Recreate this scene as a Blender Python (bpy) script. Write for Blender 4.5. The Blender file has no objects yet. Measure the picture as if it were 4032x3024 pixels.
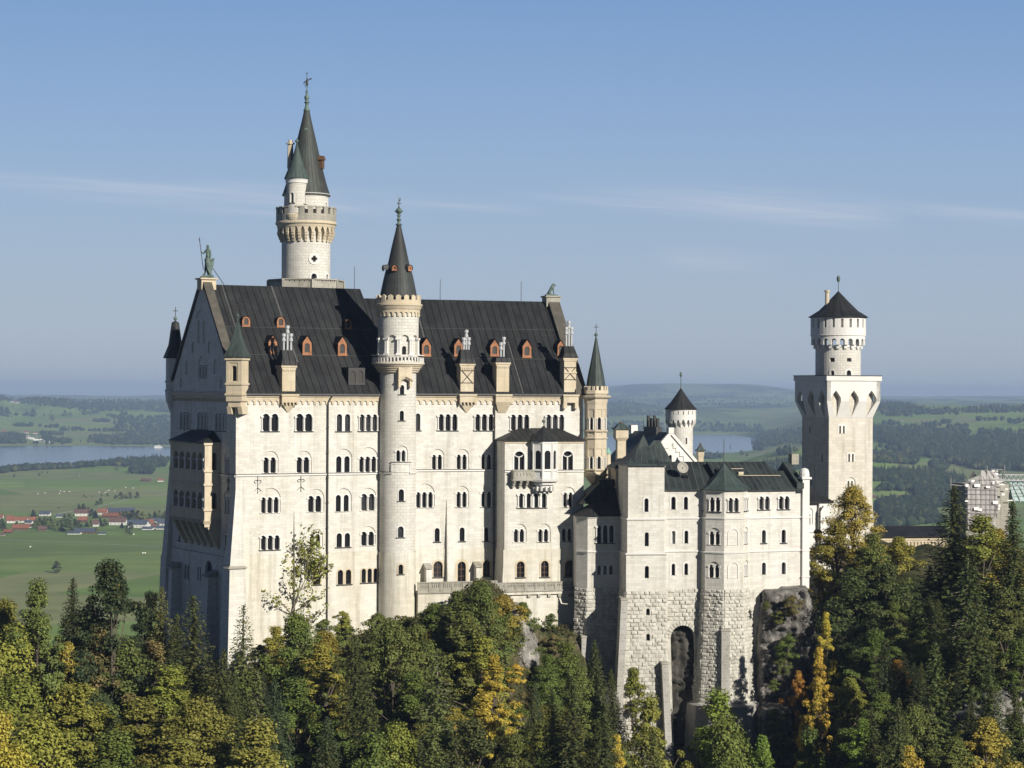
import bpy, math, random
import numpy as np
from mathutils import Vector, Matrix, geometry
R = math.radians
sc = bpy.context.scene
# ---------------------------------------------------------------- camera
FL, CX, CY, HZ, ROLL = 8600.0, 2016.0, 1512.0, 1542.0, 0.005
_p = math.atan((HZ - CY) / FL)
_f = Vector((0, math.cos(_p), math.sin(_p)))
_r0 = Vector((1, 0, 0)); _u0 = _r0.cross(_f)
_rt = (_r0 * math.cos(ROLL) + _u0 * math.sin(ROLL)).normalized()
_up = _rt.cross(_f).normalized()
cam_d = bpy.data.cameras.new('camera'); cam = bpy.data.objects.new('camera', cam_d)
sc.collection.objects.link(cam); sc.camera = cam
cam_d.sensor_width = 36; cam_d.lens = FL / 4032 * 36
cam_d.clip_start = 1; cam_d.clip_end = 90000
cam.matrix_world = Matrix((( _rt.x, _up.x, -_f.x, 0), (_rt.y, _up.y, -_f.y, 0), (_rt.z, _up.z, -_f.z, 0), (0, 0, 0, 1)))
# ---------------------------------------------------------------- sky and sun
HAZE_D = 6.3e-5
SUN_AZ, SUN_EL = 41.5, 26.0          # azimuth to the right of straight behind the camera
sx, sy = math.sin(R(SUN_AZ)), -math.cos(R(SUN_AZ))
sd = Vector((sx * math.cos(R(SUN_EL)), sy * math.cos(R(SUN_EL)), math.sin(R(SUN_EL))))
w = bpy.data.worlds.new('World'); sc.world = w; w.use_nodes = True
nt = w.node_tree; nt.nodes.clear()
def N(t, **k):
    n = nt.nodes.new(t)
    for a, b in k.items(): setattr(n, a, b)
    return n
def setin(n, **k):
    for a, b in k.items(): n.inputs[a.replace('_', ' ')].default_value = b
out = N('ShaderNodeOutputWorld'); bg = N('ShaderNodeBackground'); bg.inputs[1].default_value = 0.062
sky = N('ShaderNodeTexSky', sky_type='NISHITA', sun_disc=False, sun_elevation=R(SUN_EL),
        sun_rotation=math.atan2(sx, sy), altitude=900, air_density=1.5, dust_density=.25, ozone_density=4.5)
EXPO = .35; SKYS = .05
def mth(op, a, b=None, c=None):
    n = N('ShaderNodeMath', operation=op)
    for i, v in enumerate((a, b, c)):
        if v is None: continue
        if hasattr(v, 'is_output'): nt.links.new(v, n.inputs[i])
        else: n.inputs[i].default_value = v
    return n.outputs[0]
L = nt.links.new
bg.inputs[1].default_value = SKYS
tc = N('ShaderNodeTexCoord'); sep = N('ShaderNodeSeparateXYZ'); L(tc.outputs['Generated'], sep.inputs[0])
ev = N('ShaderNodeValToRGB'); e = ev.color_ramp.elements
e[0].position = 0; e[0].color = (.40, .475, .59, 1); e[1].position = 1; e[1].color = (.02, .05, .16, 1)
for p_, c_ in ((.03, (.41, .50, .635)), (.07, (.365, .485, .67)), (.12, (.29, .435, .69)), (.19, (.185, .34, .635)), (.30, (.075, .17, .44)), (.5, (.03, .075, .24))):
    q = e.new(p_); q.color = (*c_, 1)
L(sep.outputs[2], ev.inputs[0])
sca = N('ShaderNodeVectorMath', operation='SCALE'); sca.inputs['Scale'].default_value = 1 / SKYS / 2 ** EXPO; L(ev.outputs[0], sca.inputs[0])
fin = N('ShaderNodeMix', data_type='RGBA'); fin.inputs[0].default_value = .85; L(sky.outputs[0], fin.inputs[6]); L(sca.outputs[0], fin.inputs[7])
# sky dimmed beside and behind the camera, added to deepen the walls' shade
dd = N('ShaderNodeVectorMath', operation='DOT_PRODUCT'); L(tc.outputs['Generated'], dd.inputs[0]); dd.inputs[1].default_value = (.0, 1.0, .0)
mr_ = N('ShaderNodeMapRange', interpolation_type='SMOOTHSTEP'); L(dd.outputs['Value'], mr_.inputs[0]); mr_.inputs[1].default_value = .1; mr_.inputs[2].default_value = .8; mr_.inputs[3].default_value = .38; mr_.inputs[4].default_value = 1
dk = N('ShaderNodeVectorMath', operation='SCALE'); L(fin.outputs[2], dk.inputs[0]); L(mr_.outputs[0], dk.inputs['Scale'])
# thin streaks of high cloud, functions of direction
X_ = mth('DIVIDE', sep.outputs[0], mth('MAXIMUM', sep.outputs[1], .05)); Z_ = mth('DIVIDE', sep.outputs[2], mth('MAXIMUM', sep.outputs[1], .05)); V_ = mth('ADD', Z_, mth('MULTIPLY', X_, .07))
cmb = N('ShaderNodeCombineXYZ'); L(mth('MULTIPLY', X_, 9), cmb.inputs[0]); L(mth('MULTIPLY', V_, 210), cmb.inputs[1])
nz = N('ShaderNodeTexNoise'); setin(nz, Scale=1.0, Detail=8.0, Roughness=0.6, Distortion=0.5); L(cmb.outputs[0], nz.inputs[0])
def streak(v0, wd, x0, x1, x2, x3, k):
    g = mth('POWER', 2.718, mth('MULTIPLY', mth('POWER', mth('DIVIDE', mth('SUBTRACT', V_, v0), wd), 2), -1))
    a_ = N('ShaderNodeMapRange', interpolation_type='SMOOTHSTEP'); L(X_, a_.inputs[0]); a_.inputs[1].default_value = x0; a_.inputs[2].default_value = x1
    b_ = N('ShaderNodeMapRange', interpolation_type='SMOOTHSTEP'); L(X_, b_.inputs[0]); b_.inputs[1].default_value = x2; b_.inputs[2].default_value = x3; b_.inputs[3].default_value = 1; b_.inputs[4].default_value = 0
    return mth('MULTIPLY', mth('MULTIPLY', g, k), mth('MULTIPLY', a_.outputs[0], b_.outputs[0]))
st_ = mth('ADD', streak(.0935, .0068, .0, .13, .155, .185, .6), streak(.0795, .0035, -.4, -.2, -.10, -.03, .55))
for q in ((.0735, .002, -.25, -.13, -.09, -.07, .3), (.084, .0028, -.17, -.12, -.02, .03, .3), (.0975, .003, .13, .2, .26, .3, .4), (.066, .005, .06, .08, .10, .13, .25), (.0905, .002, -.02, .05, .1, .14, .4)): st_ = mth('ADD', st_, streak(*q))
cf = mth('MULTIPLY', st_, mth('MULTIPLY_ADD', nz.outputs[0], 3.0, -.85)); cf = mth('MINIMUM', mth('MAXIMUM', cf, 0), .8)
cl = N('ShaderNodeMix', data_type='RGBA'); k_ = 1 / SKYS / 2 ** EXPO; cl.inputs[7].default_value = (.56 * k_, .62 * k_, .72 * k_, 1)
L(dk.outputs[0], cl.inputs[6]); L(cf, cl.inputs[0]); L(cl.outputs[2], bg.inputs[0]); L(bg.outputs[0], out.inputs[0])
sl = bpy.data.lights.new('sun', 'SUN'); sl.energy = 4.9; sl.angle = R(.53); sl.color = (1, .94, .84)
so = bpy.data.objects.new('sun', sl); sc.collection.objects.link(so)
so.rotation_euler = sd.to_track_quat('Z', 'Y').to_euler(); so.location = (0, 0, 300)
sc.view_settings.view_transform = 'Standard'; sc.view_settings.look = 'None'
sc.view_settings.exposure = EXPO; sc.view_settings.gamma = 1
sc.render.engine = 'CYCLES'
sc.cycles.use_denoising = True
sc.cycles.max_bounces = 6; sc.cycles.diffuse_bounces = 3; sc.cycles.volume_bounces = 0; sc.cycles.glossy_bounces = 2
sc.cycles.transparent_max_bounces = 8; sc.cycles.caustics_reflective = False
# ---------------------------------------------------------------- photograph geometry helpers
def ray(px, py):
    d = _f + _rt * ((px - CX) / FL) - _up * ((py - CY) / FL)
    return d / d.y
def at(px, py, D): return ray(px, py) * D
def z_at(px, py, D): return ray(px, py).z * D
REG = {'R1': (600, 900, .45208), 'R2': (1400, 1100, .49729), 'R3': (600, 1500, .45208), 'R4': (1500, 1550, .45208),
       'R5': (2200, 1500, .45208), 'R6': (2200, 2150, .45208), 'R7': (3000, 1050, .31646), 'R8': (1000, 250, .54264),
       'A1': (0, 1450, .45208), 'A2': (3000, 1500, .46655), 'A3': (0, 2150, .52682), 'A4': (1000, 2150, .5425),
       'A5': (2900, 2100, .55709), 'A6': (2100, 2500, .40687), 'A7': (2350, 1450, .29385), 'A8': (600, 1550, .36166),
       'B5': (1900, 1650, .45208), 'B6': (620, 1950, .36156), 'B7': (0, 1500, .24108), 'B8': (3400, 1550, .28571),
       'B4': (1440, 740, .45775), 'B1': (3550, 1550, .36159), 'B2': (700, 900, .27125), 'B3': (2150, 1080, .24116), 'S': (0, 0, 1)}
def P(reg, a, b):
    x, y, k = REG[reg]; return x + k * a, y + k * b
class Frame:
    """horizontal frame: s along a facade, t into the building, z up"""
    def __init__(f, o, deg):
        f.o = Vector((o[0], o[1], 0)); c, s_ = math.cos(R(deg)), math.sin(R(deg))
        f.u = Vector((c, s_, 0)); f.v = Vector((-s_, c, 0)); f.deg = deg
    def w(f, s, t, z): return f.o + f.u * s + f.v * t + Vector((0, 0, z))
    def F(f, px, py, t=0.0):
        d = ray(px, py); k = (t + f.o.dot(f.v)) / d.dot(f.v); p = d * k - f.o
        return p.dot(f.u), p.z
    def G(f, px, py, s=0.0):
        d = ray(px, py); k = (s + f.o.dot(f.u)) / d.dot(f.u); p = d * k - f.o
        return p.dot(f.v), p.z
    def shift(f, s, t): q = Frame((0, 0), f.deg); q.o = f.w(s, t, 0); return q
    def plane(f, t=0.0):           # map (a, z, depth) on the front face
        return lambda a, z, d=0.0: f.w(a, t + d, z)
    def side(f, s=0.0):            # west face: a runs along t, depth goes to +s
        return lambda a, z, d=0.0: f.w(s + d, a, z)
    def eside(f, s=0.0):
        return lambda a, z, d=0.0: f.w(s - d, a, z)
def cyl(c, r):                     # a = arc length, 0 faces the camera side (-y), + to the right
    return lambda a, z, d=0.0: Vector((c[0] + (r - d) * math.sin(a / r), c[1] - (r - d) * math.cos(a / r), z))
# ---------------------------------------------------------------- mesh builder
class MB:
    def __init__(m): m.v = []; m.f = []; m.uv = []; m.marks = []
    def mark(m): m.marks.append(len(m.f)); return m
    def poly(m, pts, uv=None):
        i = len(m.v); m.v.extend(tuple(p) for p in pts); m.f.append(tuple(range(i, i + len(pts))))
        if uv is None:
            n = geometry.normal([Vector(p) for p in pts[:4]]) if len(pts) > 2 else Vector((0, 0, 1))
            if abs(n.z) > .97: h = Vector((1, 0, 0))
            else: h = Vector((0, 0, 1)).cross(n).normalized()
            k = n.cross(h)
            uv = [(Vector(p).dot(h), Vector(p).dot(k)) for p in pts]
        m.uv.extend(uv)
    def quads(m, a, b, close=False, uva=None, uvb=None):
        n = len(a)
        for i in range(n if close else n - 1):
            j = (i + 1) % n
            m.poly([a[i], a[j], b[j], b[i]], None if uva is None else [uva[i], uva[j], uvb[j], uvb[i]])
    def hexa(m, lo, hi):
        """lo, hi: 4 points each, ring order"""
        m.poly(list(reversed(lo))); m.poly(list(hi)); m.quads(lo, hi, True)
    def box(m, fr, s0, s1, t0, t1, z0, z1):
        m.hexa([fr.w(s0, t0, z0), fr.w(s1, t0, z0), fr.w(s1, t1, z0), fr.w(s0, t1, z0)],
               [fr.w(s0, t0, z1), fr.w(s1, t0, z1), fr.w(s1, t1, z1), fr.w(s0, t1, z1)])
    def mbox(m, mp_, a0, a1, z0, z1, d0, d1, n=1):
        """box in panel coordinates (d0 outer, d1 inner), bent with the wall in n steps"""
        for k in range(n):
            x, y = a0 + (a1 - a0) * k / n, a0 + (a1 - a0) * (k + 1) / n
            m.poly([mp_(x, z0, d0), mp_(y, z0, d0), mp_(y, z1, d0), mp_(x, z1, d0)], [(x, z0), (y, z0), (y, z1), (x, z1)])
            m.poly([mp_(x, z1, d0), mp_(y, z1, d0), mp_(y, z1, d1), mp_(x, z1, d1)])
            m.poly([mp_(x, z0, d1), mp_(y, z0, d1), mp_(y, z0, d0), mp_(x, z0, d0)])
        m.poly([mp_(a0, z0, d1), mp_(a0, z0, d0), mp_(a0, z1, d0), mp_(a0, z1, d1)])
        m.poly([mp_(a1, z0, d0), mp_(a1, z0, d1), mp_(a1, z1, d1), mp_(a1, z1, d0)])
    def lathe(m, c, prof, n=32, a0=0.0, a1=360.0, useam=None, cap=False, rot=0.0):
        """prof: (r, z) bottom to top"""
        full = abs(a1 - a0) >= 359.9; k = n + 1; v = 0; prev = None; pz = None; vv = 0
        for r, z in prof:
            if pz is not None: vv += math.hypot(r - pz[0], z - pz[1])
            ring, uvr = [], []
            for i in range(k):
                a = R(a0 + (a1 - a0) * i / n + rot)
                ring.append(Vector((c[0] + r * math.sin(a), c[1] - r * math.cos(a), z)))
                uu = (i / n * useam) if useam else (R((a1 - a0) * i / n) * max(p[0] for p in prof))
                uvr.append((uu, vv if useam else z + 0.0))
            if prev is not None: m.quads(prev[0], ring, False, prev[1], uvr)
            prev = (ring, uvr); pz = (r, z)
        if cap: m.poly(prev[0][:-1] if full else prev[0])
    def tube(m, a, b, r0, r1=None, n=6):
        a, b = Vector(a), Vector(b); r1 = r0 if r1 is None else r1
        d = (b - a).normalized(); x = d.orthogonal().normalized(); y = d.cross(x)
        A = [a + (x * math.cos(2 * math.pi * i / n) + y * math.sin(2 * math.pi * i / n)) * r0 for i in range(n)]
        B = [b + (x * math.cos(2 * math.pi * i / n) + y * math.sin(2 * math.pi * i / n)) * r1 for i in range(n)]
        m.quads(A, B, True); m.poly(list(reversed(A))); m.poly(B)
    def slab(m, ol, mp_, d0, d1, back=False, grid=None):
        """extruded outline in panel coordinates: front at d0, sides back to d1"""
        if grid:
            q = []
            for (xa, za), (xb, zb) in zip(ol, list(ol[1:]) + [ol[0]]):
                n = max(1, int(math.hypot(xb - xa, zb - za) / grid + .5)); q += [(xa + (xb - xa) * k / n, za + (zb - za) * k / n) for k in range(n)]
            ol = q
        panel(m, ol, [], mp_, d0, grid)
        if back: panel(m, ol, [], mp_, d1, grid, flip=True)
        a = [mp_(x, z, d0) for x, z in ol]; b = [mp_(x, z, d1) for x, z in ol]
        m.quads(b, a, True)
BASE = {}
COL = sc.collection
def link(o): COL.objects.link(o); return o
def thing(name, label, cat, loc=(0, 0, 0), group=None, kind=None):
    o = link(bpy.data.objects.new(name, None)); o.location = loc; o.empty_display_size = 1
    BASE[o.name] = Vector(loc); props(o, label, cat, group, kind); return o
def props(o, label=None, cat=None, group=None, kind=None):
    for k, x in (('label', label), ('category', cat), ('group', group), ('kind', kind)):
        if x: o[k] = x
    return o
def mesh_from(mb, name, base=Vector((0, 0, 0)), smooth=None):
    me = bpy.data.meshes.new(name); V = np.array(mb.v, dtype=np.float64) - np.array(base)
    nv, nf = len(mb.v), len(mb.f); ln = np.array([len(f) for f in mb.f], dtype=np.int32)
    me.vertices.add(nv); me.vertices.foreach_set('co', V.astype(np.float32).ravel())
    idx = np.concatenate([np.array(f, dtype=np.int32) for f in mb.f]) if nf else np.zeros(0, np.int32)
    me.loops.add(len(idx)); me.loops.foreach_set('vertex_index', idx)
    me.polygons.add(nf); st = np.concatenate([[0], np.cumsum(ln)[:-1]]).astype(np.int32)
    me.polygons.foreach_set('loop_start', st); me.polygons.foreach_set('loop_total', ln)
    uvl = me.uv_layers.new(name='UVMap'); uvl.data.foreach_set('uv', np.array(mb.uv, dtype=np.float32).ravel())
    me.update(calc_edges=True)
    if smooth:
        import bmesh
        bm = bmesh.new(); bm.from_mesh(me); bmesh.ops.remove_doubles(bm, verts=bm.verts, dist=.001); bm.to_mesh(me); bm.free()
        me.polygons.foreach_set('use_smooth', [True] * len(me.polygons)); me.set_sharp_from_angle(angle=R(smooth))
    return me
def part(name, mb, mat, parent=None, label=None, smooth=None, loc=None, **pr):
    if not mb.f: return None
    if mb.marks:      # each marked run of faces becomes a part of its own
        cuts = sorted(set([0] + mb.marks + [len(mb.f)])); o = None
        for a, b in zip(cuts[:-1], cuts[1:]):
            q = MB(); q.f = mb.f[a:b]; i0, i1 = q.f[0][0], q.f[-1][-1] + 1; q.v = mb.v[i0:i1]; q.uv = mb.uv[i0:i1]; q.f = [tuple(k - i0 for k in f) for f in q.f]
            o = part(name, q, mat, parent, label, smooth, loc, **pr) or o
        return o
    if parent is None: base = Vector(loc) if loc is not None else Vector(np.array(mb.v).mean(axis=0))
    else: base = BASE[parent.name]
    o = bpy.data.objects.new(name, mesh_from(mb, name, base, smooth))
    if isinstance(mat, (list, tuple)):
        for x in mat: o.data.materials.append(x)
    else: o.data.materials.append(mat)
    link(o); BASE[o.name] = base
    if parent is None: o.location = base
    else: o.parent = parent
    if label: o['label'] = label
    for k, x in pr.items():
        if x: o[k] = x
    return o
def inside(x, y, poly):
    c = False; j = len(poly) - 1
    for i in range(len(poly)):
        xi, yi = poly[i]; xj, yj = poly[j]
        if (yi > y) != (yj > y) and x < (xj - xi) * (y - yi) / (yj - yi) + xi: c = not c
        j = i
    return c
def panel(m, ol, holes, mp_, d=0.0, grid=None, flip=False):
    """wall sheet with openings; hole = dict(o=outline, d=depth, ch=None (open) or list of nested holes)"""
    vs, es = [], []
    def add(loop):
        i = len(vs); vs.extend(Vector((float(x), float(y))) for x, y in loop); n = len(loop)
        es.extend((i + k, i + (k + 1) % n) for k in range(n))
    add(ol)
    for h in holes: add(h['o'])
    if grid:
        xs = [p[0] for p in ol]; zs = [p[1] for p in ol]; x0, x1, z0, z1 = min(xs), max(xs), min(zs), max(zs)
        n = max(1, int((x1 - x0) / grid))
        for k in range(1, n):
            x = x0 + (x1 - x0) * k / n + 1e-4; i = len(vs)
            vs.append(Vector((x, z0 - .01))); vs.append(Vector((x, z1 + .01))); es.append((i, i + 1))
    r = geometry.delaunay_2d_cdt(vs, es, [], 0, 1e-6)
    co = [(p.x, p.y) for p in r[0]]
    bb = [(min(p[0] for p in h['o']), max(p[0] for p in h['o']), min(p[1] for p in h['o']), max(p[1] for p in h['o'])) for h in holes]
    for f in r[2]:
        cx_ = sum(co[i][0] for i in f) / len(f); cy_ = sum(co[i][1] for i in f) / len(f)
        if not inside(cx_, cy_, ol): continue
        if any(b[0] < cx_ < b[1] and b[2] < cy_ < b[3] and inside(cx_, cy_, h['o']) for h, b in zip(holes, bb)): continue
        q = [co[i] for i in f]
        if flip: q.reverse()
        m.poly([mp_(x, y, d) for x, y in q], q)
    for h in holes:
        o = h['o']; a = [mp_(x, z, d) for x, z in o]; b = [mp_(x, z, h['d']) for x, z in o]
        m.quads(a, b, True)
        if h.get('ch') is not None: panel(m, o, h['ch'], mp_, h['d'], grid)
def arch(x0, x1, z0, z1, n=10, pointed=False):
    """outline of an arched opening, top at z1"""
    r = (x1 - x0) / 2; c = (x0 + x1) / 2
    if pointed:
        zs = z1 - min((z1 - z0) * .6, r * 1.7); pts = [(x0, z0), (x1, z0)]
        for k in range(n + 1):
            f = k / n; pts.append((x1 - r * (1 - math.cos(f * math.pi / 2)), zs + (z1 - zs) * math.sin(f * math.pi / 2)))
        for k in range(1, n + 1):
            f = 1 - k / n; pts.append((x0 + r * (1 - math.cos(f * math.pi / 2)), zs + (z1 - zs) * math.sin(f * math.pi / 2)))
        return pts
    zs = z1 - r
    if zs < z0: zs = z0
    k_ = (z1 - zs) / r
    return [(x0, z0), (x1, z0)] + [(c + r * math.cos(a), zs + k_ * r * math.sin(a)) for a in (math.pi * i / n for i in range(n + 1))]
def rect(x0, x1, z0, z1): return [(x0, z0), (x1, z0), (x1, z1), (x0, z1)]
def lombard(x0, x1, zb, zt, n, pier=.3, rise=None):
    """outline of a band whose lower edge is a row of n small arches"""
    w_ = (x1 - x0) / n; pts = [(x0, zt)]; 
    for k in range(n):
        a = x0 + w_ * k; hw = w_ * pier / 2; r = w_ / 2 - hw; c = a + w_ / 2; zc = zb + (zt - zb) * .35 if rise is None else zb + rise
        pts += [(a, zb), (a + hw, zb)] + [(c - r * math.cos(math.pi * i / 6), zc + min(r, (zt - zc) * .8) * math.sin(math.pi * i / 6)) for i in range(7)] + [(a + w_ - hw, zb)]
    pts += [(x1, zb), (x1, zt)]
    q = [pts[0]]
    for p in pts[1:]:
        if abs(p[0] - q[-1][0]) + abs(p[1] - q[-1][1]) > 1e-5: q.append(p)
    return list(reversed(q))
def crenel(x0, x1, z0, z1, n, merlon=.6, zc=None, pointed=0.0):
    zc = z0 + (z1 - z0) * .5 if zc is None else zc
    w_ = (x1 - x0) / n; pts = [(x0, z0), (x1, z0)]; up_ = []
    for k in range(n):
        a = x0 + w_ * (k + (1 - merlon) / 2); b = a + w_ * merlon
        up_ += [(a, zc), (a, z1 - pointed)] + ([((a + b) / 2, z1)] if pointed else []) + [(b, z1 - pointed), (b, zc)]
    pts += [(x1, zc)] + list(reversed(up_)) + [(x0, zc)]
    return pts
# ---------------------------------------------------------------- materials (all procedural)
class M_:
    def __init__(s, name, rough=.8, spec=.3):
        s.m = bpy.data.materials.new(name); s.m.use_nodes = True; s.t = s.m.node_tree
        s.b = s.t.nodes['Principled BSDF']; s.b.inputs['Roughness'].default_value = rough
        s.b.inputs['Specular IOR Level'].default_value = spec
    def n(s, t, ins=None, **k):
        x = s.t.nodes.new(t)
        for a, b in k.items(): setattr(x, a, b)
        for a, b in (ins or {}).items(): x.inputs[a].default_value = b
        return x
    def l(s, a, b): s.t.links.new(a, b)
    def ramp(s, src, stops):
        x = s.n('ShaderNodeValToRGB'); e = x.color_ramp.elements
        while len(e) > 1: e.remove(e[-1])
        for i, (p, c) in enumerate(stops):
            q = e[0] if i == 0 else e.new(p)
            q.position = p; q.color = (c if len(c) == 4 else (*c, 1)) if isinstance(c, tuple) else (c, c, c, 1)
        s.l(src, x.inputs[0]); return x.outputs[0]
    def mix(s, f, a, b, mode='MIX'):
        x = s.n('ShaderNodeMix', data_type='RGBA', blend_type=mode)
        for v, i in ((f, 0), (a, 6), (b, 7)):
            if hasattr(v, 'is_output'): s.l(v, x.inputs[i])
            else: x.inputs[i].default_value = v if i == 0 else (*v, 1)
        return x.outputs[2]
    def noise(s, scale, detail=5, coord=None, rough=.55, vec=None):
        x = s.n('ShaderNodeTexNoise', {'Scale': scale, 'Detail': detail, 'Roughness': rough})
        if vec is not None: s.l(vec, x.inputs[0])
        return x.outputs[0]
    def pos(s, scale=None):
        g = s.n('ShaderNodeNewGeometry').outputs['Position']
        if scale is None: return g
        m = s.n('ShaderNodeMapping'); m.inputs['Scale'].default_value = scale; s.l(g, m.inputs[0]); return m.outputs[0]
    def uv(s, scale=None):
        g = s.n('ShaderNodeTexCoord').outputs['UV']
        if scale is None: return g
        m = s.n('ShaderNodeMapping'); m.inputs['Scale'].default_value = scale; s.l(g, m.inputs[0]); return m.outputs[0]
    def bump(s, h, strength=.3, dist=.05):
        x = s.n('ShaderNodeBump', {'Strength': strength, 'Distance': dist}); s.l(h, x.inputs['Height']); s.l(x.outputs[0], s.b.inputs['Normal'])
    def col(s, c):
        if hasattr(c, 'is_output'): s.l(c, s.b.inputs['Base Color'])
        else: s.b.inputs['Base Color'].default_value = (*c, 1)
        return s
def stone(name, c1, c2, mortar, bw=.95, bh=.45, ms=.012, var=.5, stain=(.86, .84, .78), bumpd=.02, bs=.35, moist=0):
    m = M_(name, .85, .25)
    br = m.n('ShaderNodeTexBrick', {'Scale': 1.0, 'Mortar Size': ms, 'Mortar Smooth': .2, 'Bias': 0.0, 'Brick Width': bw, 'Row Height': bh})
    br.inputs['Color1'].default_value = (*c1, 1); br.inputs['Color2'].default_value = (*c2, 1); br.inputs['Mortar'].default_value = (*mortar, 1)
    m.l(m.uv(), br.inputs[0])
    f = m.ramp(m.noise(.22, 7, vec=m.pos((1, 1, .45))), [(.36, 0.0), (.68, 1.0)])
    c = m.mix(f, br.outputs[0], stain, 'MULTIPLY')
    g = m.ramp(m.noise(3.2, 4, vec=m.pos()), [(.25, (.90, .90, .90)), (.75, (1.0, 1.0, 1.0))])
    c = m.mix(1.0, c, g, 'MULTIPLY')
    if moist:      # rain streaks running down
        st = m.ramp(m.noise(1.0, 6, vec=m.pos((1.1, 1.1, .07))), [(.50, (1, 1, 1)), (.72, (.66, .64, .59))])
        c = m.mix(moist, c, st, 'MULTIPLY')
    m.col(c)
    h = m.n('ShaderNodeMath', operation='MULTIPLY_ADD'); m.l(br.outputs[1], h.inputs[0]); h.inputs[1].default_value = -1
    m.l(m.noise(5, 5, vec=m.pos()), h.inputs[2]); m.bump(h.outputs[0], bs, bumpd)
    return m.m
M = {}
M['wall'] = stone('white_limestone', (.70, .685, .635), (.595, .583, .54), (.52, .505, .46), 1.15, .44, .014, moist=.6, stain=(.90, .88, .83))
M['wall_low'] = stone('cream_limestone', (.675, .655, .585), (.60, .582, .52), (.54, .525, .465), 1.3, .55, .010, moist=.9, stain=(.90, .87, .80))
M['wall_sq'] = stone('big_block_ashlar', (.665, .63, .56), (.575, .545, .485), (.50, .475, .42), 1.5, .62, .02, moist=.6, stain=(.90, .88, .83))
M['tower'] = stone('tower_ashlar', (.665, .65, .60), (.585, .57, .525), (.50, .485, .445), 1.0, .5, .022, moist=.3, stain=(.92, .90, .86), bs=.6, bumpd=.05)
M['trim'] = stone('cream_sandstone', (.61, .535, .41), (.55, .485, .37), (.50, .44, .335), 1.2, .8, .008, moist=.5, stain=(.88, .84, .76))
M['white'] = stone('white_dressed_stone', (.72, .71, .68), (.68, .67, .64), (.65, .64, .61), 1.4, .9, .006, stain=(.93, .92, .90))
M['greystone'] = stone('weathered_parapet_stone', (.42, .40, .35), (.35, .34, .30), (.27, .26, .24), .9, .5, .015, moist=.8)
M['coping'] = stone('dark_weathered_coping', (.115, .105, .09), (.085, .08, .07), (.06, .055, .05), 1.2, .9, .01, moist=.8)
def rusticm():
    m = M_('rough_rusticated_stone', .9, .2); sp = m.n('ShaderNodeSeparateXYZ'); m.l(m.uv(), sp.inputs[0]); wn = m.n('ShaderNodeTexWhiteNoise', noise_dimensions='2D'); m.l(m.uv(), wn.inputs[0])
    c = m.ramp(wn.outputs[0], [(0.0, (.25, .245, .225)), (.25, (.40, .39, .35)), (.55, (.53, .515, .46)), (1.0, (.62, .60, .53))]); lt = m.n('ShaderNodeMath', operation='LESS_THAN'); m.l(sp.outputs[0], lt.inputs[0]); lt.inputs[1].default_value = -1
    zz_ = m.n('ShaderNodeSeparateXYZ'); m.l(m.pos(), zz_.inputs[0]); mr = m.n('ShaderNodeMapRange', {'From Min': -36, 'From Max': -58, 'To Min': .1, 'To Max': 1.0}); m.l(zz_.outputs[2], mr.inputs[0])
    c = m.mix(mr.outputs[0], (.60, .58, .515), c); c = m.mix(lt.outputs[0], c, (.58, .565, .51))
    f = m.ramp(m.noise(1.4, 7, vec=m.pos((1, 1, .6))), [(.35, (.62, .61, .58)), (.6, (1.0, 1.0, 1.0))]); m.col(m.mix(.75, c, f, 'MULTIPLY')); m.bump(m.noise(3.5, 8, vec=m.pos(), rough=.7), .9, .15); return m.m
M['rustic'] = rusticm()
M['buttress'] = stone('grey_buttress_blocks', (.43, .42, .40), (.34, .335, .32), (.52, .50, .46), .6, .5, .03, moist=.4)
def roofm(name, c, c2, seam, patina=None, amount=.5, rough=.62, sw=.045, spec=.3):
    m = M_(name, rough, spec); sp = m.n('ShaderNodeSeparateXYZ'); m.l(m.uv(), sp.inputs[0])
    fr = m.n('ShaderNodeMath', operation='FRACT'); m.l(sp.outputs[0], fr.inputs[0])
    ln = m.ramp(fr.outputs[0], [(0.0, 1.0), (sw, 1.0), (sw * 1.6, 0.0), (1 - sw * .5, 0.0), (1.0, 1.0)])
    fl = m.n('ShaderNodeMath', operation='FLOOR'); m.l(sp.outputs[0], fl.inputs[0])
    wn = m.n('ShaderNodeTexWhiteNoise', noise_dimensions='1D'); m.l(fl.outputs[0], wn.inputs[1])
    a = m.mix(wn.outputs[0], c, c2)
    big = m.ramp(m.noise(.16, 6, vec=m.pos()), [(.35, (.78, .78, .78)), (.65, (1.3, 1.3, 1.3))]); a = m.mix(1.0, a, big, 'MULTIPLY')
    if patina:
        pf = m.ramp(m.noise(.5, 7, vec=m.pos((1, 1, .35))), [(.5 - .25 * amount, 0.0), (.75 - .2 * amount, 1.0)]); a = m.mix(pf, a, patina)
    fine = m.ramp(m.noise(2.5, 6, vec=m.pos((1, 1, .3))), [(.3, (.82, .82, .82)), (.7, (1.18, 1.18, 1.18))]); a = m.mix(1.0, a, fine, 'MULTIPLY')
    m.col(m.mix(ln, a, seam)); m.bump(ln, .8, .06); return m.m
M['roof'] = roofm('dark_sheet_roof', (.0150, .0155, .0165), (.0215, .022, .0225), (.006, .006, .0065), (.028, .030, .030), .18, .62, .075, .25)
M['copper'] = roofm('patinated_copper_roof', (.019, .026, .026), (.027, .034, .034), (.06, .075, .07), (.05, .072, .066), .15, .6, .08)
M['copper_d'] = roofm('dark_slate_green_roof', (.016, .019, .0195), (.023, .027, .0275), (.060, .070, .068), (.034, .048, .045), .15, .6, .08)
M['spire'] = roofm('dark_spire_sheeting', (.030, .032, .031), (.037, .039, .037), (.012, .013, .013), (.048, .058, .053), .12)
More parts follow.
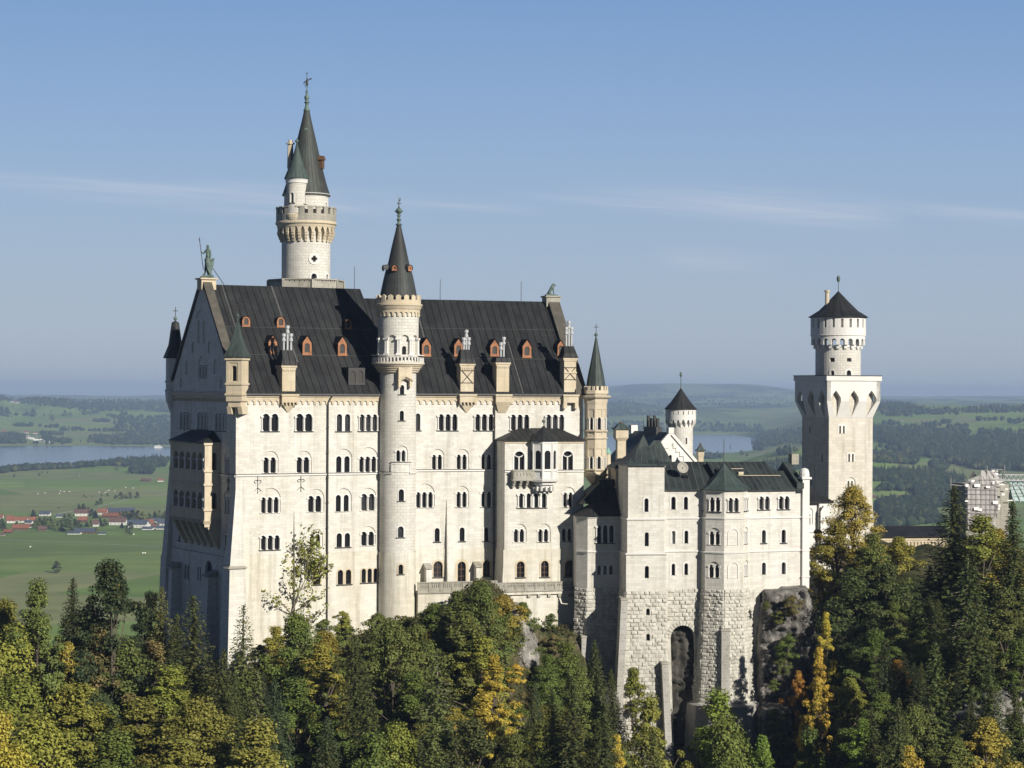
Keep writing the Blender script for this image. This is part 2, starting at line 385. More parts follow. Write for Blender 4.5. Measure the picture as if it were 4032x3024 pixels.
M['spire_g'] = roofm('weathered_copper_spire', (.036, .038, .034), (.046, .047, .042), (.014, .016, .015), (.048, .060, .052), .3)
M['copper_l'] = roofm('grey_green_turret_roof', (.036, .052, .048), (.044, .062, .057), (.02, .029, .027), (.066, .092, .084), .3)
M['green'] = roofm('green_copper_roof', (.034, .045, .041), (.042, .054, .048), (.016, .021, .020), (.066, .092, .082), .3)
M['bronze'] = M_('green_bronze', .55, .4).col((.16, .24, .20)).m
def plain(name, c, rough=.7, spec=.3, n=.0, sc_=2.0, metal=0):
    m = M_(name, rough, spec); m.b.inputs['Metallic'].default_value = metal
    if n:
        g = m.ramp(m.noise(sc_, 5, vec=m.pos()), [(.3, tuple(x * (1 - n) for x in c)), (.7, tuple(x * (1 + n) for x in c))]); m.col(g)
    else: m.col(c)
    return m.m
M['bronze'] = plain('green_bronze', (.085, .125, .105), .6, .4, .5, 1.5)
M['lead'] = plain('dark_lead', (.045, .045, .045), .6, .3, .2)
M['glass'] = plain('dark_window_glass', (.008, .008, .010), .25, .35)
M['glass_b'] = plain('greyish_window_glass', (.035, .036, .038), .12, .6, .4, 2.0)
M['pane_w'] = plain('window_with_pale_blind', (.33, .34, .33), .2, .5, .25, 1.0)
M['brown'] = plain('brown_window_wood', (.11, .06, .035), .6)
M['orange'] = plain('orange_painted_dormer_wood', (.30, .14, .072), .7, .2, .25, 1.6)
M['steel'] = plain('bright_steel_flue', (.40, .41, .42), .45, .5, .1)
M['iron'] = plain('dark_iron', (.05, .045, .04), .6)
M['pipe'] = plain('dark_drainpipe', (.06, .055, .05), .6)
M['white_p'] = plain('white_paint', (.78, .77, .74), .6)
M['bark'] = plain('tree_bark', (.11, .09, .07), .9, .1, .3, 3)
M['bark_pale'] = plain('pale_bark', (.24, .21, .17), .9, .1, .3, 3)
def leafm():
    m = M_('foliage', .65, .25); oi = m.n('ShaderNodeObjectInfo'); g = m.n('ShaderNodeNewGeometry')
    hs = m.n('ShaderNodeHueSaturation'); m.l(oi.outputs['Color'], hs.inputs['Color'])
    mr = m.n('ShaderNodeMapRange', {'To Min': .72, 'To Max': 1.3}); m.l(g.outputs['Random Per Island'], mr.inputs[0]); m.l(mr.outputs[0], hs.inputs['Value'])
    tc = m.n('ShaderNodeTexCoord'); nz = m.noise(.33, 3, vec=tc.outputs['Object'])
    hr = m.n('ShaderNodeMapRange', {'From Min': .3, 'From Max': .7, 'To Min': .482, 'To Max': .506}); m.l(nz, hr.inputs[0]); m.l(hr.outputs[0], hs.inputs['Hue'])
    wn = m.n('ShaderNodeTexWhiteNoise', noise_dimensions='1D'); m.l(g.outputs['Random Per Island'], wn.inputs[1])
    f = m.n('ShaderNodeMath', operation='MULTIPLY'); m.l(m.ramp(wn.outputs[0], [(.80, 0.0), (.95, 1.0)]), f.inputs[0]); f.inputs[1].default_value = .5
    al = m.n('ShaderNodeMath', operation='MULTIPLY'); m.l(f.outputs[0], al.inputs[0]); m.l(oi.outputs['Alpha'], al.inputs[1])
    c = m.mix(al.outputs[0], hs.outputs[0], (.30, .22, .04))
    m.col(c)
    tr = m.n('ShaderNodeBsdfTranslucent'); m.l(c, tr.inputs[0]); ms = m.n('ShaderNodeMixShader', {0: .22})
    m.l(m.b.outputs[0], ms.inputs[1]); m.l(tr.outputs[0], ms.inputs[2])
    m.l(ms.outputs[0], m.t.nodes['Material Output'].inputs[0]); return m.m
M['leaf'] = leafm()
def rockm(name, c1, c2, c3, sc_=.35, bd=.5):
    m = M_(name, .9, .2)
    a = m.ramp(m.noise(sc_, 9, vec=m.pos((1, 1, .6)), rough=.65), [(.32, c1), (.5, c2), (.66, c3)])
    st = m.ramp(m.noise(.9, 7, vec=m.pos((1.4, 1.4, .12))), [(.46, (1, 1, 1)), (.62, (.30, .29, .28))]); a = m.mix(.6, a, st, 'MULTIPLY')
    m.col(a); m.bump(m.noise(1.3, 9, vec=m.pos(), rough=.7), 1.0, bd); return m.m
M['rock'] = rockm('grey_limestone_cliff', (.06, .057, .052), (.22, .208, .19), (.40, .38, .345), .6, .9)
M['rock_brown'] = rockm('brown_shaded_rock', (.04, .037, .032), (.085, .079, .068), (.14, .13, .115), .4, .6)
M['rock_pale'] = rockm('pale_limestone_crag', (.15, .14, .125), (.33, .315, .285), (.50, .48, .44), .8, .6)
def groundm():
    m = M_('valley_ground', .95, .1); pos = m.pos(); sp = m.n('ShaderNodeSeparateXYZ'); m.l(pos, sp.inputs[0])
    # fields: cells stretched across the view of the valley, each its own green
    vo = m.n('ShaderNodeTexVoronoi', {'Scale': 1.0, 'Randomness': .9}); mpn = m.n('ShaderNodeMapping'); mpn.inputs['Scale'].default_value = (1 / 420, 1 / 300, 0); mpn.inputs['Rotation'].default_value = (0, 0, .35)
    m.l(pos, mpn.inputs[0]); m.l(mpn.outputs[0], vo.inputs[0])
    s2 = m.n('ShaderNodeSeparateColor'); m.l(vo.outputs['Color'], s2.inputs[0])
    fld = m.ramp(s2.outputs[0], [(0.0, (.125, .195, .042)), (.3, (.165, .25, .055)), (.55, (.195, .265, .07)), (.75, (.13, .185, .05)), (.92, (.215, .235, .095))])
    st = m.ramp(m.noise(1.0, 4, vec=m.pos((1 / 900, 1 / 38, 0))), [(.35, (.82, .85, .8)), (.65, (1.15, 1.12, 1.1))]); fld = m.mix(.8, fld, st, 'MULTIPLY')
    fn = m.ramp(m.noise(1 / 60, 6, vec=m.pos((1, .5, 0))), [(.3, (.85, .87, .85)), (.7, (1.12, 1.1, 1.1))]); fld = m.mix(1.0, fld, fn, 'MULTIPLY')
    und = m.ramp(m.noise(.25, 8, vec=pos), [(.35, (.02, .026, .010)), (.5, (.05, .055, .022)), (.62, (.085, .075, .04)), (.72, (.20, .185, .16))])
    nf = m.n('ShaderNodeMapRange', {'From Min': 700, 'From Max': 900}); m.l(sp.outputs[1], nf.inputs[0])
    fw = m.ramp(m.noise(1.0, 8, vec=m.pos((1 / 520, 1 / 1500, 0)), rough=.6), [(.47, 0.0), (.53, 1.0)]); fy = m.n('ShaderNodeMapRange', {'From Min': 10500, 'From Max': 13500, 'To Max': .9}); m.l(sp.outputs[1], fy.inputs[0])
    ff = m.n('ShaderNodeMath', operation='MULTIPLY'); m.l(fw, ff.inputs[0]); m.l(fy.outputs[0], ff.inputs[1]); fld = m.mix(ff.outputs[0], fld, (.018, .03, .018))
    m.col(m.mix(nf.outputs[0], und, fld)); return m.m
M['ground'] = groundm()
def waterm():
    m = M_('lake_water', .12, .5); m.b.inputs['IOR'].default_value = 1.33
    c = m.ramp(m.noise(1.0, 4, vec=m.pos((1 / 700, 1 / 160, 0))), [(.35, (.035, .06, .085)), (.65, (.05, .08, .11))]); m.col(c)
    m.bump(m.noise(.06, 3, vec=m.pos((1, .3, 1))), .12, 1.0); return m.m
M['water'] = waterm()
def fieldm(name, c, c2):
    m = M_(name, .95, .1); m.col(m.ramp(m.noise(1.0, 6, vec=m.pos((1 / 50, 1 / 12, 0))), [(.3, c), (.7, c2)])); return m.m
def farleaf():
    m = M_('distant_foliage', .85, .1); g = m.n('ShaderNodeNewGeometry')
    c = m.ramp(g.outputs['Random Per Island'], [(0.0, (.012, .022, .011)), (.5, (.020, .034, .015)), (.85, (.034, .05, .02)), (.98, (.08, .08, .03))])
    m.col(m.mix(1.0, c, m.ramp(m.noise(.35, 3, vec=m.pos()), [(.35, (.6, .6, .6)), (.65, (1.3, 1.3, 1.3))]), 'MULTIPLY')); return m.m
M['farleaf'] = farleaf()
M['tile'] = plain('red_roof_tiles', (.24, .095, .055), .85, .1, .3, .4)
M['tile_b'] = plain('brown_roof_tiles', (.13, .075, .06), .85, .1, .3, .4)
M['slate'] = plain('blue_grey_barn_roof', (.07, .085, .11), .5, .4, .2, .2)
M['plaster'] = plain('white_house_plaster', (.58, .57, .54), .9, .1)
M['timber'] = plain('brown_timber', (.12, .075, .045), .9, .1)
M['dark_win'] = plain('dark_house_window', (.03, .03, .035), .3)
# ================================================================ CASTLE
A = Frame(at(930, 1540, 340), 29)
LA = 27.7
B = Frame(A.w(LA, 0, 0), 18)
LB = 32.1; WD = 29.3
def fz(fr, reg, b, a, t=0.0): return fr.F(*P(reg, a, b), t)[1]
def fs(fr, reg, a, b, t=0.0): return fr.F(*P(reg, a, b), t)[0]
RW = random.Random(2)
def light_outlines(x0, x1, z0, z1, n, cw, pointed=False):
    lw = (x1 - x0 - cw * (n - 1)) / n
    return [arch(x0 + k * (lw + cw), x0 + k * (lw + cw) + lw, z0, z1, 8, pointed) for k in range(n)], lw
def window(holes, parent, mp_, x0, x1, z0, z1, n=1, gap=None, blind=None, deep=.42, col=True, ends=None, sill=True, sur=.2,
           rd=.16, colmat=None, glass=None, muntin=False, d=0.0, square=False, label=None, surm=None):
    """adds its opening(s) to holes and makes window > column, surround, sill"""
    gap = (.34 if col else .5) if gap is None else gap
    if n == 1: gap = 0
    outs, lw = light_outlines(x0, x1, z0, z1, n, gap)
    if square: outs = [rect(x0 + k * (lw + gap), x0 + k * (lw + gap) + lw, z0, z1) for k in range(n)]
    base = d
    if blind:
        bx0, bx1, bz = blind
        bx0 = min(bx0, x0 - .1); bx1 = max(bx1, x1 + .1)
        holes.append(dict(o=arch(bx0, bx1, z0 - .001, bz, 14), d=d + rd, ch=[dict(o=[(x, max(z, z0 + .02)) for x, z in q], d=d + rd + deep, ch=None) for q in outs]))
        base = d + rd
    else:
        holes.extend(dict(o=q, d=d + deep, ch=None) for q in outs)
    if glass is None and RW.random() < .3: glass = M['glass_b']
    g = MB(); pd = base + deep - .04
    for q in outs:
        a0 = q[0][0]; a1 = q[1][0]; g.poly([mp_(a0 - .05, z0 - .05, pd), mp_(a1 + .05, z0 - .05, pd), mp_(a1 + .05, z1 + .05, pd), mp_(a0 - .05, z1 + .05, pd)])
    wo = part('window', g, glass or M['glass'], parent, label=label)
    if muntin:
        f = MB()
        for q in outs:
            a0 = q[0][0]; a1 = q[1][0]; c = (a0 + a1) / 2
            f.mbox(mp_, c - .05, c + .05, z0, z1, pd - .08, pd)
            for k in (.28, .62): f.mbox(mp_, a0, a1, z0 + (z1 - z0) * k - .04, z0 + (z1 - z0) * k + .04, pd - .06, pd)
            for e_ in (a0, a1 - .1): f.mbox(mp_, e_, e_ + .1, z0, z1 - lw * .3, pd - .1, pd)
        part('frame', f, M['brown'], wo)
    if sur:
        m = MB(); xs = [x0 - sur + (x1 - x0 + 2 * sur) * i / 26 for i in range(27)]; top = []
        for x in xs:
            h = z0
            for q in outs:
                c = (q[0][0] + q[1][0]) / 2; r = lw / 2 + sur; zc = z1 - lw / 2
                if square: h = z1 + sur
                elif abs(x - c) <= r: h = max(h, zc + math.sqrt(max(0, r * r - (x - c) ** 2)))
            top.append((x, max(h, z1 - lw / 2)))
        ol = [(x0 - sur, z0), (x1 + sur, z0)] + list(reversed(top))
        ol2 = [ol[0]]
        for p in ol[1:]:
            if abs(p[0] - ol2[-1][0]) + abs(p[1] - ol2[-1][1]) > 1e-4: ol2.append(p)
        pr = .055
        panel(m, ol2, [dict(o=[(x, max(z, z0 + .004)) for x, z in q], d=base, ch=None) for q in outs], mp_, base - pr, .5)
        m.quads([mp_(x, z, base) for x, z in ol2], [mp_(x, z, base - pr) for x, z in ol2], True)
        part('surround', m, surm or M['white'], wo)
    if col and n > 1:
        xs = [x0 + (k + 1) * lw + k * gap + gap / 2 for k in range(n - 1)]
        if ends is None or ends: xs += [x0 - gap * .28, x1 + gap * .28]
        for x in xs:
            m = MB(); zc = z1 - lw * .52; r = min(.16, gap * .42)
            a = mp_(x, z0 + .1, base - .10); b = mp_(x, zc, base - .10)
            m.tube(a, b, r * .85, r * .75, 8)
            m.mbox(mp_, x - r * 1.5, x + r * 1.5, zc - .02, zc + .22, base - .28, base); m.mbox(mp_, x - r * 1.4, x + r * 1.4, z0, z0 + .16, base - .26, base)
            part('column', m, colmat or M['white'], wo)
    if sill:
        m = MB(); m.mbox(mp_, x0 - .25, x1 + .25, z0 - .14, z0 + .002, base - .16, base + .1); part('sill', m, M['lead'], wo)
    return wo
def pw(fr, reg, a0, b0, a1, b1, t=0.0, mode='F', s=0.0):
    """pixel box -> (x0, x1, z0, z1) on a plane, pixel y downwards"""
    pa, pb = P(reg, a0, (b0 + b1) / 2), P(reg, a1, (b0 + b1) / 2); c = P(reg, (a0 + a1) / 2, b0), P(reg, (a0 + a1) / 2, b1)
    g = (lambda x, y: fr.F(x, y, t)) if mode == 'F' else (lambda x, y: fr.G(x, y, s))
    x0, x1 = g(*pa)[0], g(*pb)[0]
    return min(x0, x1), max(x0, x1), g(*c[1])[1], g(*c[0])[1]
def awin(holes, parent, fr, mp_, reg, a0, b0, a1, b1, n=1, arch_=None, t=0.0, mode='F', s=0.0, **k):
    x0, x1, z0, z1 = pw(fr, reg, a0, b0, a1, b1, t, mode, s); bl = None
    if arch_:
        q = pw(fr, reg, arch_[0], arch_[2], arch_[1], b1, t, mode, s); bl = (q[0], q[1], q[3])
    return window(holes, parent, mp_, x0, x1, z0, z1, n, blind=bl, **k)
def band(mb, mp_, x0, x1, z0, z1, pr, n=1): mb.mbox(mp_, x0, x1, z0, z1, -pr, .05, n)
def strip(parent, mp_, x0, x1, z, h=.26, pr=.2, n=1, mat='white'):
    m = MB(); band(m, mp_, x0, x1, z - h, z, pr, n); o = part('string_course', m, M[mat], parent)
    m = MB(); band(m, mp_, x0, x1, z + .003, z + .09, pr + .05, n); part('string_cap', m, M['lead'], parent); return o  # thin dark cap along the top of the course
class Tower:
    """round tower on the axis seen at pixel column px, at depth D"""
    def __init__(q, px, D):
        p = at(px, 1540, D); q.c = (p.x, p.y); q.D = D; q.px = px; q.phi = math.degrees(math.atan2(p.x, p.y))
    def z(q, py): return z_at(q.px, py, q.D)
    def r(q, pxw): return pxw * q.D / FL
    def mp(q, r):   # a = 0 faces the camera
        f0 = -R(q.phi)
        return lambda a, z, d=0.0: Vector((q.c[0] + (r - d) * math.sin(a / r + f0), q.c[1] - (r - d) * math.cos(a / r + f0), z))
    def a(q, px, r):  # pixel column -> arc length on radius r
        return r * math.asin(max(-.999, min(.999, q.r(px - q.px) / r)))
    def win(q, holes, parent, r, reg, a0, b0, a1, b1, n=1, arch_=None, **k):
        xa, ya = P(reg, a0, b1); xb, yb = P(reg, a1, b0); Df = q.D - r * .9
        z0, z1 = z_at(q.px, ya, Df), z_at(q.px, yb, Df); bl = None
        x0, x1 = q.a(xa, r), q.a(xb, r)
        if arch_: c = P(reg, arch_[0], arch_[2]); e_ = P(reg, arch_[1], 0); bl = (q.a(c[0], r), q.a(e_[0], r), z_at(q.px, c[1], Df))
        return window(holes, parent, q.mp(r), x0, x1, z0, z1, n, blind=bl, **k)
def cylwall(tw, r, z0, z1, holes, mat, parent, name='wall', back=True):
    m = MB(); panel(m, rect(-math.pi * r, math.pi * r, z0, z1), holes, tw.mp(r), 0, r * R(7.5)); return part(name, m, mat, parent)
def ringband(m, tw, r, z0, z1, dout, n=48):   # solid ring between r and r+dout
    m.lathe(tw.c, [(r, z0), (r + dout, z0), (r + dout, z1), (r, z1)], n)
def finial(tw_c, z, prof, mat, parent, name='finial', n=12):
    m = MB(); m.lathe(tw_c, [(r, z + h) for r, h in prof], n); return part(name, m, mat, parent, smooth=50)
def cross(m, c, z, h, w_=.5, r=.05):
    m.tube((c[0], c[1], z), (c[0], c[1], z + h), r); m.tube((c[0] - w_, c[1], z + h * .62), (c[0] + w_, c[1], z + h * .62), r)
# ---------------------------------------------------------------- the palace (one building, both wings)
PAL = thing('palace', 'huge white limestone palace with black steep roofs, orange dormers and rows of arched windows', 'castle building', A.w(0, 0, -48))
def facade(fr, mp_, x0, x1, zt, zm, zb, holes_hi, holes_lo, lowd=-.12, t=0.0):
    m = MB(); panel(m, rect(x0, x1, zm, zt), holes_hi, mp_); part('wall', m, M['wall'], PAL)
    m = MB(); panel(m, rect(x0, x1, zb, zm), holes_lo, lambda a, z, d=0: mp_(a, z, d + lowd))
    m.poly([mp_(x0, zm, lowd), mp_(x1, zm, lowd), mp_(x1, zm, 0), mp_(x0, zm, 0)]); part('wall', m, M['wall_low'], PAL)
# west wing, south front
mA = A.plane(); H, HL = [], []
zAe = fz(A, 'R1', 1437, 1400); zAs = fz(A, 'R3', 810, 1200); zAl = fz(A, 'R3', 1497, 1300)
def wA(*a, **k): return awin(H, PAL, A, mA, 'R3', *a, **k)
wA(958, 285, 1095, 437, 2); wA(1250, 285, 1390, 437, 2); wA(1605, 288, 1722, 438, 2, col=False); wA(1803, 290, 1955, 436, 3)
wA(968, 665, 1075, 803, 2, (958, 1098, 610)); wA(1257, 663, 1365, 801, 2, (1248, 1387, 608))
wA(1603, 655, 1720, 797, 2, (1596, 1740, 592), col=False); wA(1803, 658, 1948, 795, 3, (1796, 1966, 578))
wA(948, 1012, 1098, 1152, 3, (938, 1117, 932)); wA(1357, 1000, 1470, 1143, 2, (1349, 1497, 940))
wA(1600, 992, 1712, 1138, 2, (1594, 1736, 935), col=False); wA(1820, 982, 1935, 1130, 2, (1812, 1950, 932))
wA(943, 1345, 1105, 1470, 3); wA(1370, 1335, 1460, 1453, 2, (1363, 1484, 1290)); wA(1603, 1325, 1720, 1447, 2, col=False)
wA(1820, 1312, 1930, 1435, 2, (1812, 1945, 1265))
mAl = lambda a, z, d=0: mA(a, z, d - .12)
def wAl(*a, **k): return awin(HL, PAL, A, mAl, 'A4', *a, surm=M['trim'], **k)
wAl(425, 160, 478, 280, 1, muntin=True); wAl(605, 172, 702, 278, 2, col=False); wAl(778, 163, 895, 265, 3, gap=.3, col=False)
facade(A, mA, 0, LA + 1.2, zAe - .3, zAl, -48, H, HL)
strip(PAL, mA, 0, LA, zAs)
# west wing, west front with gable
mW = A.side(0); H, HL = [], []
zWl = A.G(*P('B6', 300, 590), 0)[1]
def wW(reg, *a, **k): return awin(H, PAL, A, mW, reg, *a, mode='G', **k)
for q in ((310, 195, 405, 378), (500, 200, 597, 385), (692, 210, 795, 405)): wW('A8', *q, 3, gap=.42)
wW('A8', 790, 690, 838, 860, 2, (778, 846, 628), gap=.42); wW('A8', 786, 1120, 838, 1300, 2, (776, 842, 1058), gap=.42)
wW('A8', 793, 1540, 817, 1690, 1, square=True); wW('A8', 283, 1535, 305, 1600, 1, square=True, sur=0)
HLw = []
for q in ((172, 715, 203, 885, 1), (310, 755, 360, 915, 2), (450, 780, 490, 930, 2), (535, 710, 612, 1062, 1)):
    awin(HLw, PAL, A, mW, 'B6', *q[:4], q[4], mode='G', col=False)
# gable
zr = A.G(*P('R1', 430, 470), 0)[1]; zR = 17.1; tr = WD / 2
H2 = []
awin(H2, PAL, A, mW, 'R1', 408, 1185, 475, 1308, 3, (398, 482, 1105), mode='G', gap=.42)
def niche(reg, a0, b0, a1, b1, d=.22):
    x0, x1, z0, z1 = pw(A, reg, a0, b0, a1, b1, 0, 'G'); H2.append(dict(o=arch(x0, x1, z0, z1), d=d, ch=[]))
for q in ((395, 795, 424, 1000), (440, 795, 468, 1000), (345, 985, 375, 1080), (485, 980, 515, 1080), (290, 1148, 320, 1270), (535, 1145, 566, 1265), (240, 1305, 266, 1385), (590, 1310, 620, 1390)): niche('R1', *q)
x0, x1, z0, z1 = pw(A, 'R1', 385, 705, 475, 790, 0, 'G'); H2.append(dict(o=arch(x0, x1, z0 + .3, z1), d=.15, ch=[]))
ga = [(0, zAe), (WD, zAe), (tr + .9, zR - .4), (tr - .9, zR - .4)]
m = MB(); panel(m, ga, H2, lambda a, z, d=0: mW(a, z, d - .05)); part('gable_wall', m, M['wall'], PAL)
m = MB(); panel(m, rect(0, WD, zWl, zAe), H, mW); panel(m, rect(0, WD, -50, zWl), HLw, lambda a, z, d=0: mW(a, z, d - .25)); part('wall', m, M['wall'], PAL)
m = MB(); m.box(A, -.5, .1, -.3, WD + .3, zAe - .35, zAe + .1); part('cornice', m, M['trim'], PAL)
m = MB(); z1 = A.G(*P('R1', 400, 1475), 0)[1]; m.slab(lombard(.3, WD - .3, z1 - .55, z1 + .1, 30), mW, -.22, 0); part('arched_frieze', m, M['trim'], PAL)
strip(PAL, mW, 0, WD, zAs - .1)
# gable coping
m = MB()
for s_ in (0, 1):
    f = lambda t: t if s_ == 0 else WD - t
    lo = [A.w(-.35, f(-.6), zAe - .2), A.w(1.15, f(-.6), zAe - .2), A.w(1.15, f(tr - .2), zR + .55), A.w(-.35, f(tr - .2), zR + .55)]
    hi = [p + Vector((0, 0, .75)) for p in lo]; m.hexa(lo, hi)
part('gable_coping', m, M['coping'], PAL)
m = MB(); m.box(A, -.6, 1.9, tr - 1.0, tr + 1.0, zR - .9, zR + .75); m.box(A, -.85, 2.1, tr - 1.25, tr + 1.25, zR + .75, zR + 1.0); part('statue_plinth', m, M['trim'], PAL)
# roofs
def roofslab(fr, s0, s1, te, ze, tr_, zr_, mat='roof', seam=1.2, name='roof', th=.25, parent=None, s1b=None, s0b=None):
    m = MB(); s1b = s1 if s1b is None else s1b; s0b = s0 if s0b is None else s0b; sl = math.hypot(tr_ - te, zr_ - ze)
    m.poly([fr.w(s0, te, ze), fr.w(s1, te, ze), fr.w(s1b, tr_, zr_), fr.w(s0b, tr_, zr_)], [(s0 / seam, 0), (s1 / seam, 0), (s1b / seam, sl), (s0b / seam, sl)])
    m.poly([fr.w(s0, te, ze - th), fr.w(s1, te, ze - th), fr.w(s1, te, ze), fr.w(s0, te, ze)])
    m.poly([fr.w(s0, te, ze - th), fr.w(s1, te, ze - th), fr.w(s1b, tr_, zr_ - th * 2), fr.w(s0b, tr_, zr_ - th * 2)])
    for a, b in ((s0, s0b), (s1, s1b)): m.poly([fr.w(a, te, ze - th), fr.w(a, te, ze), fr.w(b, tr_, zr_), fr.w(b, tr_, zr_ - th * 2)])
    return part(name, m, M[mat], parent or PAL)
zBr = 15.55; zBe = fz(B, 'R2', 905, 1200)
roofslab(A, .9, LA + .3, -.65, zAe, tr, zR); roofslab(A, .9, LA + .3, WD + .65, zAe, tr, zR)
m = MB(); m.poly([A.w(LA + .2, 0, zAe), A.w(LA + .2, WD, zAe), A.w(LA + .2, tr, zR - .1)]); part('gable_wall', m, M['lead'], PAL)
# flashing lines up the roof, and the flared eave strip
def flash(fr, s, te, ze, tr_, zr_, k0=0, k1=1, w_=.16, ds=0):
    m = MB(); a = [(s - w_, k0), (s + w_, k0), (s + w_, k1), (s - w_, k1)]
    m.poly([fr.w(x + ds * k, te + (tr_ - te) * k - .06, ze + (zr_ - ze) * k + .06) for x, k in a]); part('roof_flashing', m, M['lead_l'], PAL)
M['lead_l'] = plain('pale_flashing', (.075, .075, .073), .55, .4, .2)
def chain(fr, s0, s1, te, ze, tr_, zr_, k, w_=.06):
    m = MB(); t, z = te + (tr_ - te) * k, ze + (zr_ - ze) * k
    m.poly([fr.w(s0, t - .05, z + .05), fr.w(s1, t - .05, z + .05), fr.w(s1, t - .05 + w_, z + .05 + w_), fr.w(s0, t - .05 + w_, z + .05 + w_)]); part('roof_seam', m, M['lead_l'], PAL)
flash(A, 11.9, -.65, zAe, tr, zR, .28, 1); flash(A, 3.2, -.65, zAe, tr, zR, .35, 1, .10)
chain(A, 1.5, LA, -.65, zAe, tr, zR, .6); chain(A, 1.5, LA, -.65, zAe, tr, zR, .345)
# the west wing gutter line and arched frieze
def eaves(fr, x0, x1, ze, nb, reg=None):
    mp_ = fr.plane()
    m = MB(); m.mbox(mp_, x0, x1, ze - .62, ze - .30, -.42, .0); m.mbox(mp_, x0, x1, ze - .95, ze - .623, -.24, 0); part('cornice', m, M['trim'], PAL)
    m = MB(); m.slab(lombard(x0, x1, ze - 1.75, ze - .953, nb, .34), mp_, -.2, 0); part('arched_frieze', m, M['trim'], PAL)
    m = MB(); m.mbox(mp_, x0, x1, ze - .296, ze - .05, -.78, -.55); part('gutter', m, M['lead_l'], PAL)
eaves(A, 1.0, LA, zAe, 26)
# east wing
mB = B.plane(); H, HL = [], []
zBs = fz(B, 'R4', 662, 600); zBl = fz(B, 'R4', 1350, 450)
def wB(*a, **k): return awin(H, PAL, B, mB, 'R4', *a, **k)
wB(300, 172, 343, 320, 1); wB(502, 178, 663, 320, 3); wB(820, 178, 978, 320, 3); wB(1130, 182, 1288, 320, 3); wB(1438, 182, 1592, 320, 3)
wB(445, 532, 530, 662, 2, (438, 551, 483)); wB(660, 530, 745, 660, 2, (652, 767, 482)); wB(875, 530, 960, 660, 2, (868, 986, 484))
wB(307, 857, 450, 993, 3, (300, 468, 785)); wB(658, 855, 745, 990, 2, (650, 767, 806)); wB(875, 852, 960, 988, 2, (868, 978, 806))
wB(467, 1170, 511, 1290); wB(684, 1165, 728, 1285); wB(897, 1165, 937, 1283)
mBl = lambda a, z, d=0: mB(a, z, d - .12)
def wBl(*a, **k): return awin(HL, PAL, B, mBl, 'R4', *a, surm=M['trim'], **k)
wBl(455, 1458, 535, 1598, muntin=True, sur=.3); wBl(666, 1462, 737, 1640, muntin=True, sur=.45); wBl(888, 1450, 950, 1590, muntin=True, sur=.3)
facade(B, mB, -1.0, LB, zBe - .3, zBl, -44, H, HL)
strip(PAL, mB, .5, LB, zBs); eaves(B, 1.0, LB - 1.0, zBe, 29)
roofslab(B, -3.5, LB - 1.2, -.65, zBe, tr, zBr); roofslab(B, -6.5, LB - 1.2, WD + .65, zBe, tr, zBr)
flash(B, 6.9, -.65, zBe, tr, zBr, .55, 1); flash(B, 21.4, -.65, zBe, tr, zBr, 0, .55, .12)
chain(B, 1, LB - 1.5, -.65, zBe, tr, zBr, .68); chain(B, 1, LB - 1.5, -.65, zBe, tr, zBr, .36)
m = MB(); panel(m, [(0, -40), (WD, -40), (WD, zBe), (tr, zBr), (0, zBe)], [], B.eside(LB)); m.poly([B.w(-1, WD, -40), B.w(LB, WD, -40), B.w(LB, WD, zBe), B.w(-1, WD, zBe)]); m.poly([A.w(0, WD, -48), A.w(LA, WD, -48), A.w(LA, WD, zAe), A.w(0, WD, zAe)]); part('wall', m, M['wall'], PAL)
m = MB()
for s_ in (0, 1):
    f = lambda t: t if s_ == 0 else WD - t
    lo = [B.w(LB - 1.5, f(-.6), zBe - .2), B.w(LB + .5, f(-.6), zBe - .2), B.w(LB + .5, f(tr - .2), zBr + .2), B.w(LB - 1.5, f(tr - .2), zBr + .2)]
    m.hexa(lo, [p + Vector((0, 0, .8)) for p in lo])
part('gable_coping', m, M['coping'], PAL)
m = MB(); m.box(B, LB - 1.9, LB + .6, tr - 1.2, tr + 1.2, zBr - .9, zBr + .75); m.box(B, LB - 2.1, LB + .8, tr - 1.4, tr + 1.4, zBr + .75, zBr + 1.0); part('statue_plinth', m, M['greystone'], PAL)
# buttresses
def buttress(fr, reg, a0, a1, b0, b1, d0, d1, t=0.0, mat='wall', cap=False, parent=None, wid=0.0):
    x0, x1, z0, z1 = pw(fr, reg, a0, b0, a1, b1, t); m = MB()
    lo = [fr.w(x0 - wid, t - d1, z0), fr.w(x1 + wid, t - d1, z0), fr.w(x1 + wid, t + .1, z0), fr.w(x0 - wid, t + .1, z0)]
    hi = [fr.w(x0, t - d0, z1), fr.w(x1, t - d0, z1), fr.w(x1, t + .1, z1), fr.w(x0, t + .1, z1)]; m.hexa(lo, hi)
    o = part('buttress', m, M[mat], parent or PAL)
    if cap:
        m = MB(); lo = [fr.w(x0 - .15, t - d0 - .25, z1 + .003), fr.w(x1 + .15, t - d0 - .25, z1 + .003), fr.w(x1 + .15, t, z1 + .003), fr.w(x0 - .15, t, z1 + .003)]
        hi = [fr.w(x0 - .15, t - d0 - .2, z1 + .15), fr.w(x1 + .15, t - d0 - .2, z1 + .15), fr.w(x1 + .15, t, z1 + cap), fr.w(x0 - .15, t, z1 + cap)]
        m.hexa(lo, hi); part('buttress_cap', m, M['greystone'], o)
    return o
buttress(A, 'R3', 1230, 1306, 1135, 2300, .10, 1.1, wid=.1)
buttress(B, 'R4', 568, 626, 925, 1900, .10, 1.5, wid=.1)
buttress(B, 'R4', 372, 420, 1520, 1900, 1.5, 1.9, cap=.9); buttress(B, 'R4', 805, 853, 1505, 1900, 1.5, 1.9, cap=.9)
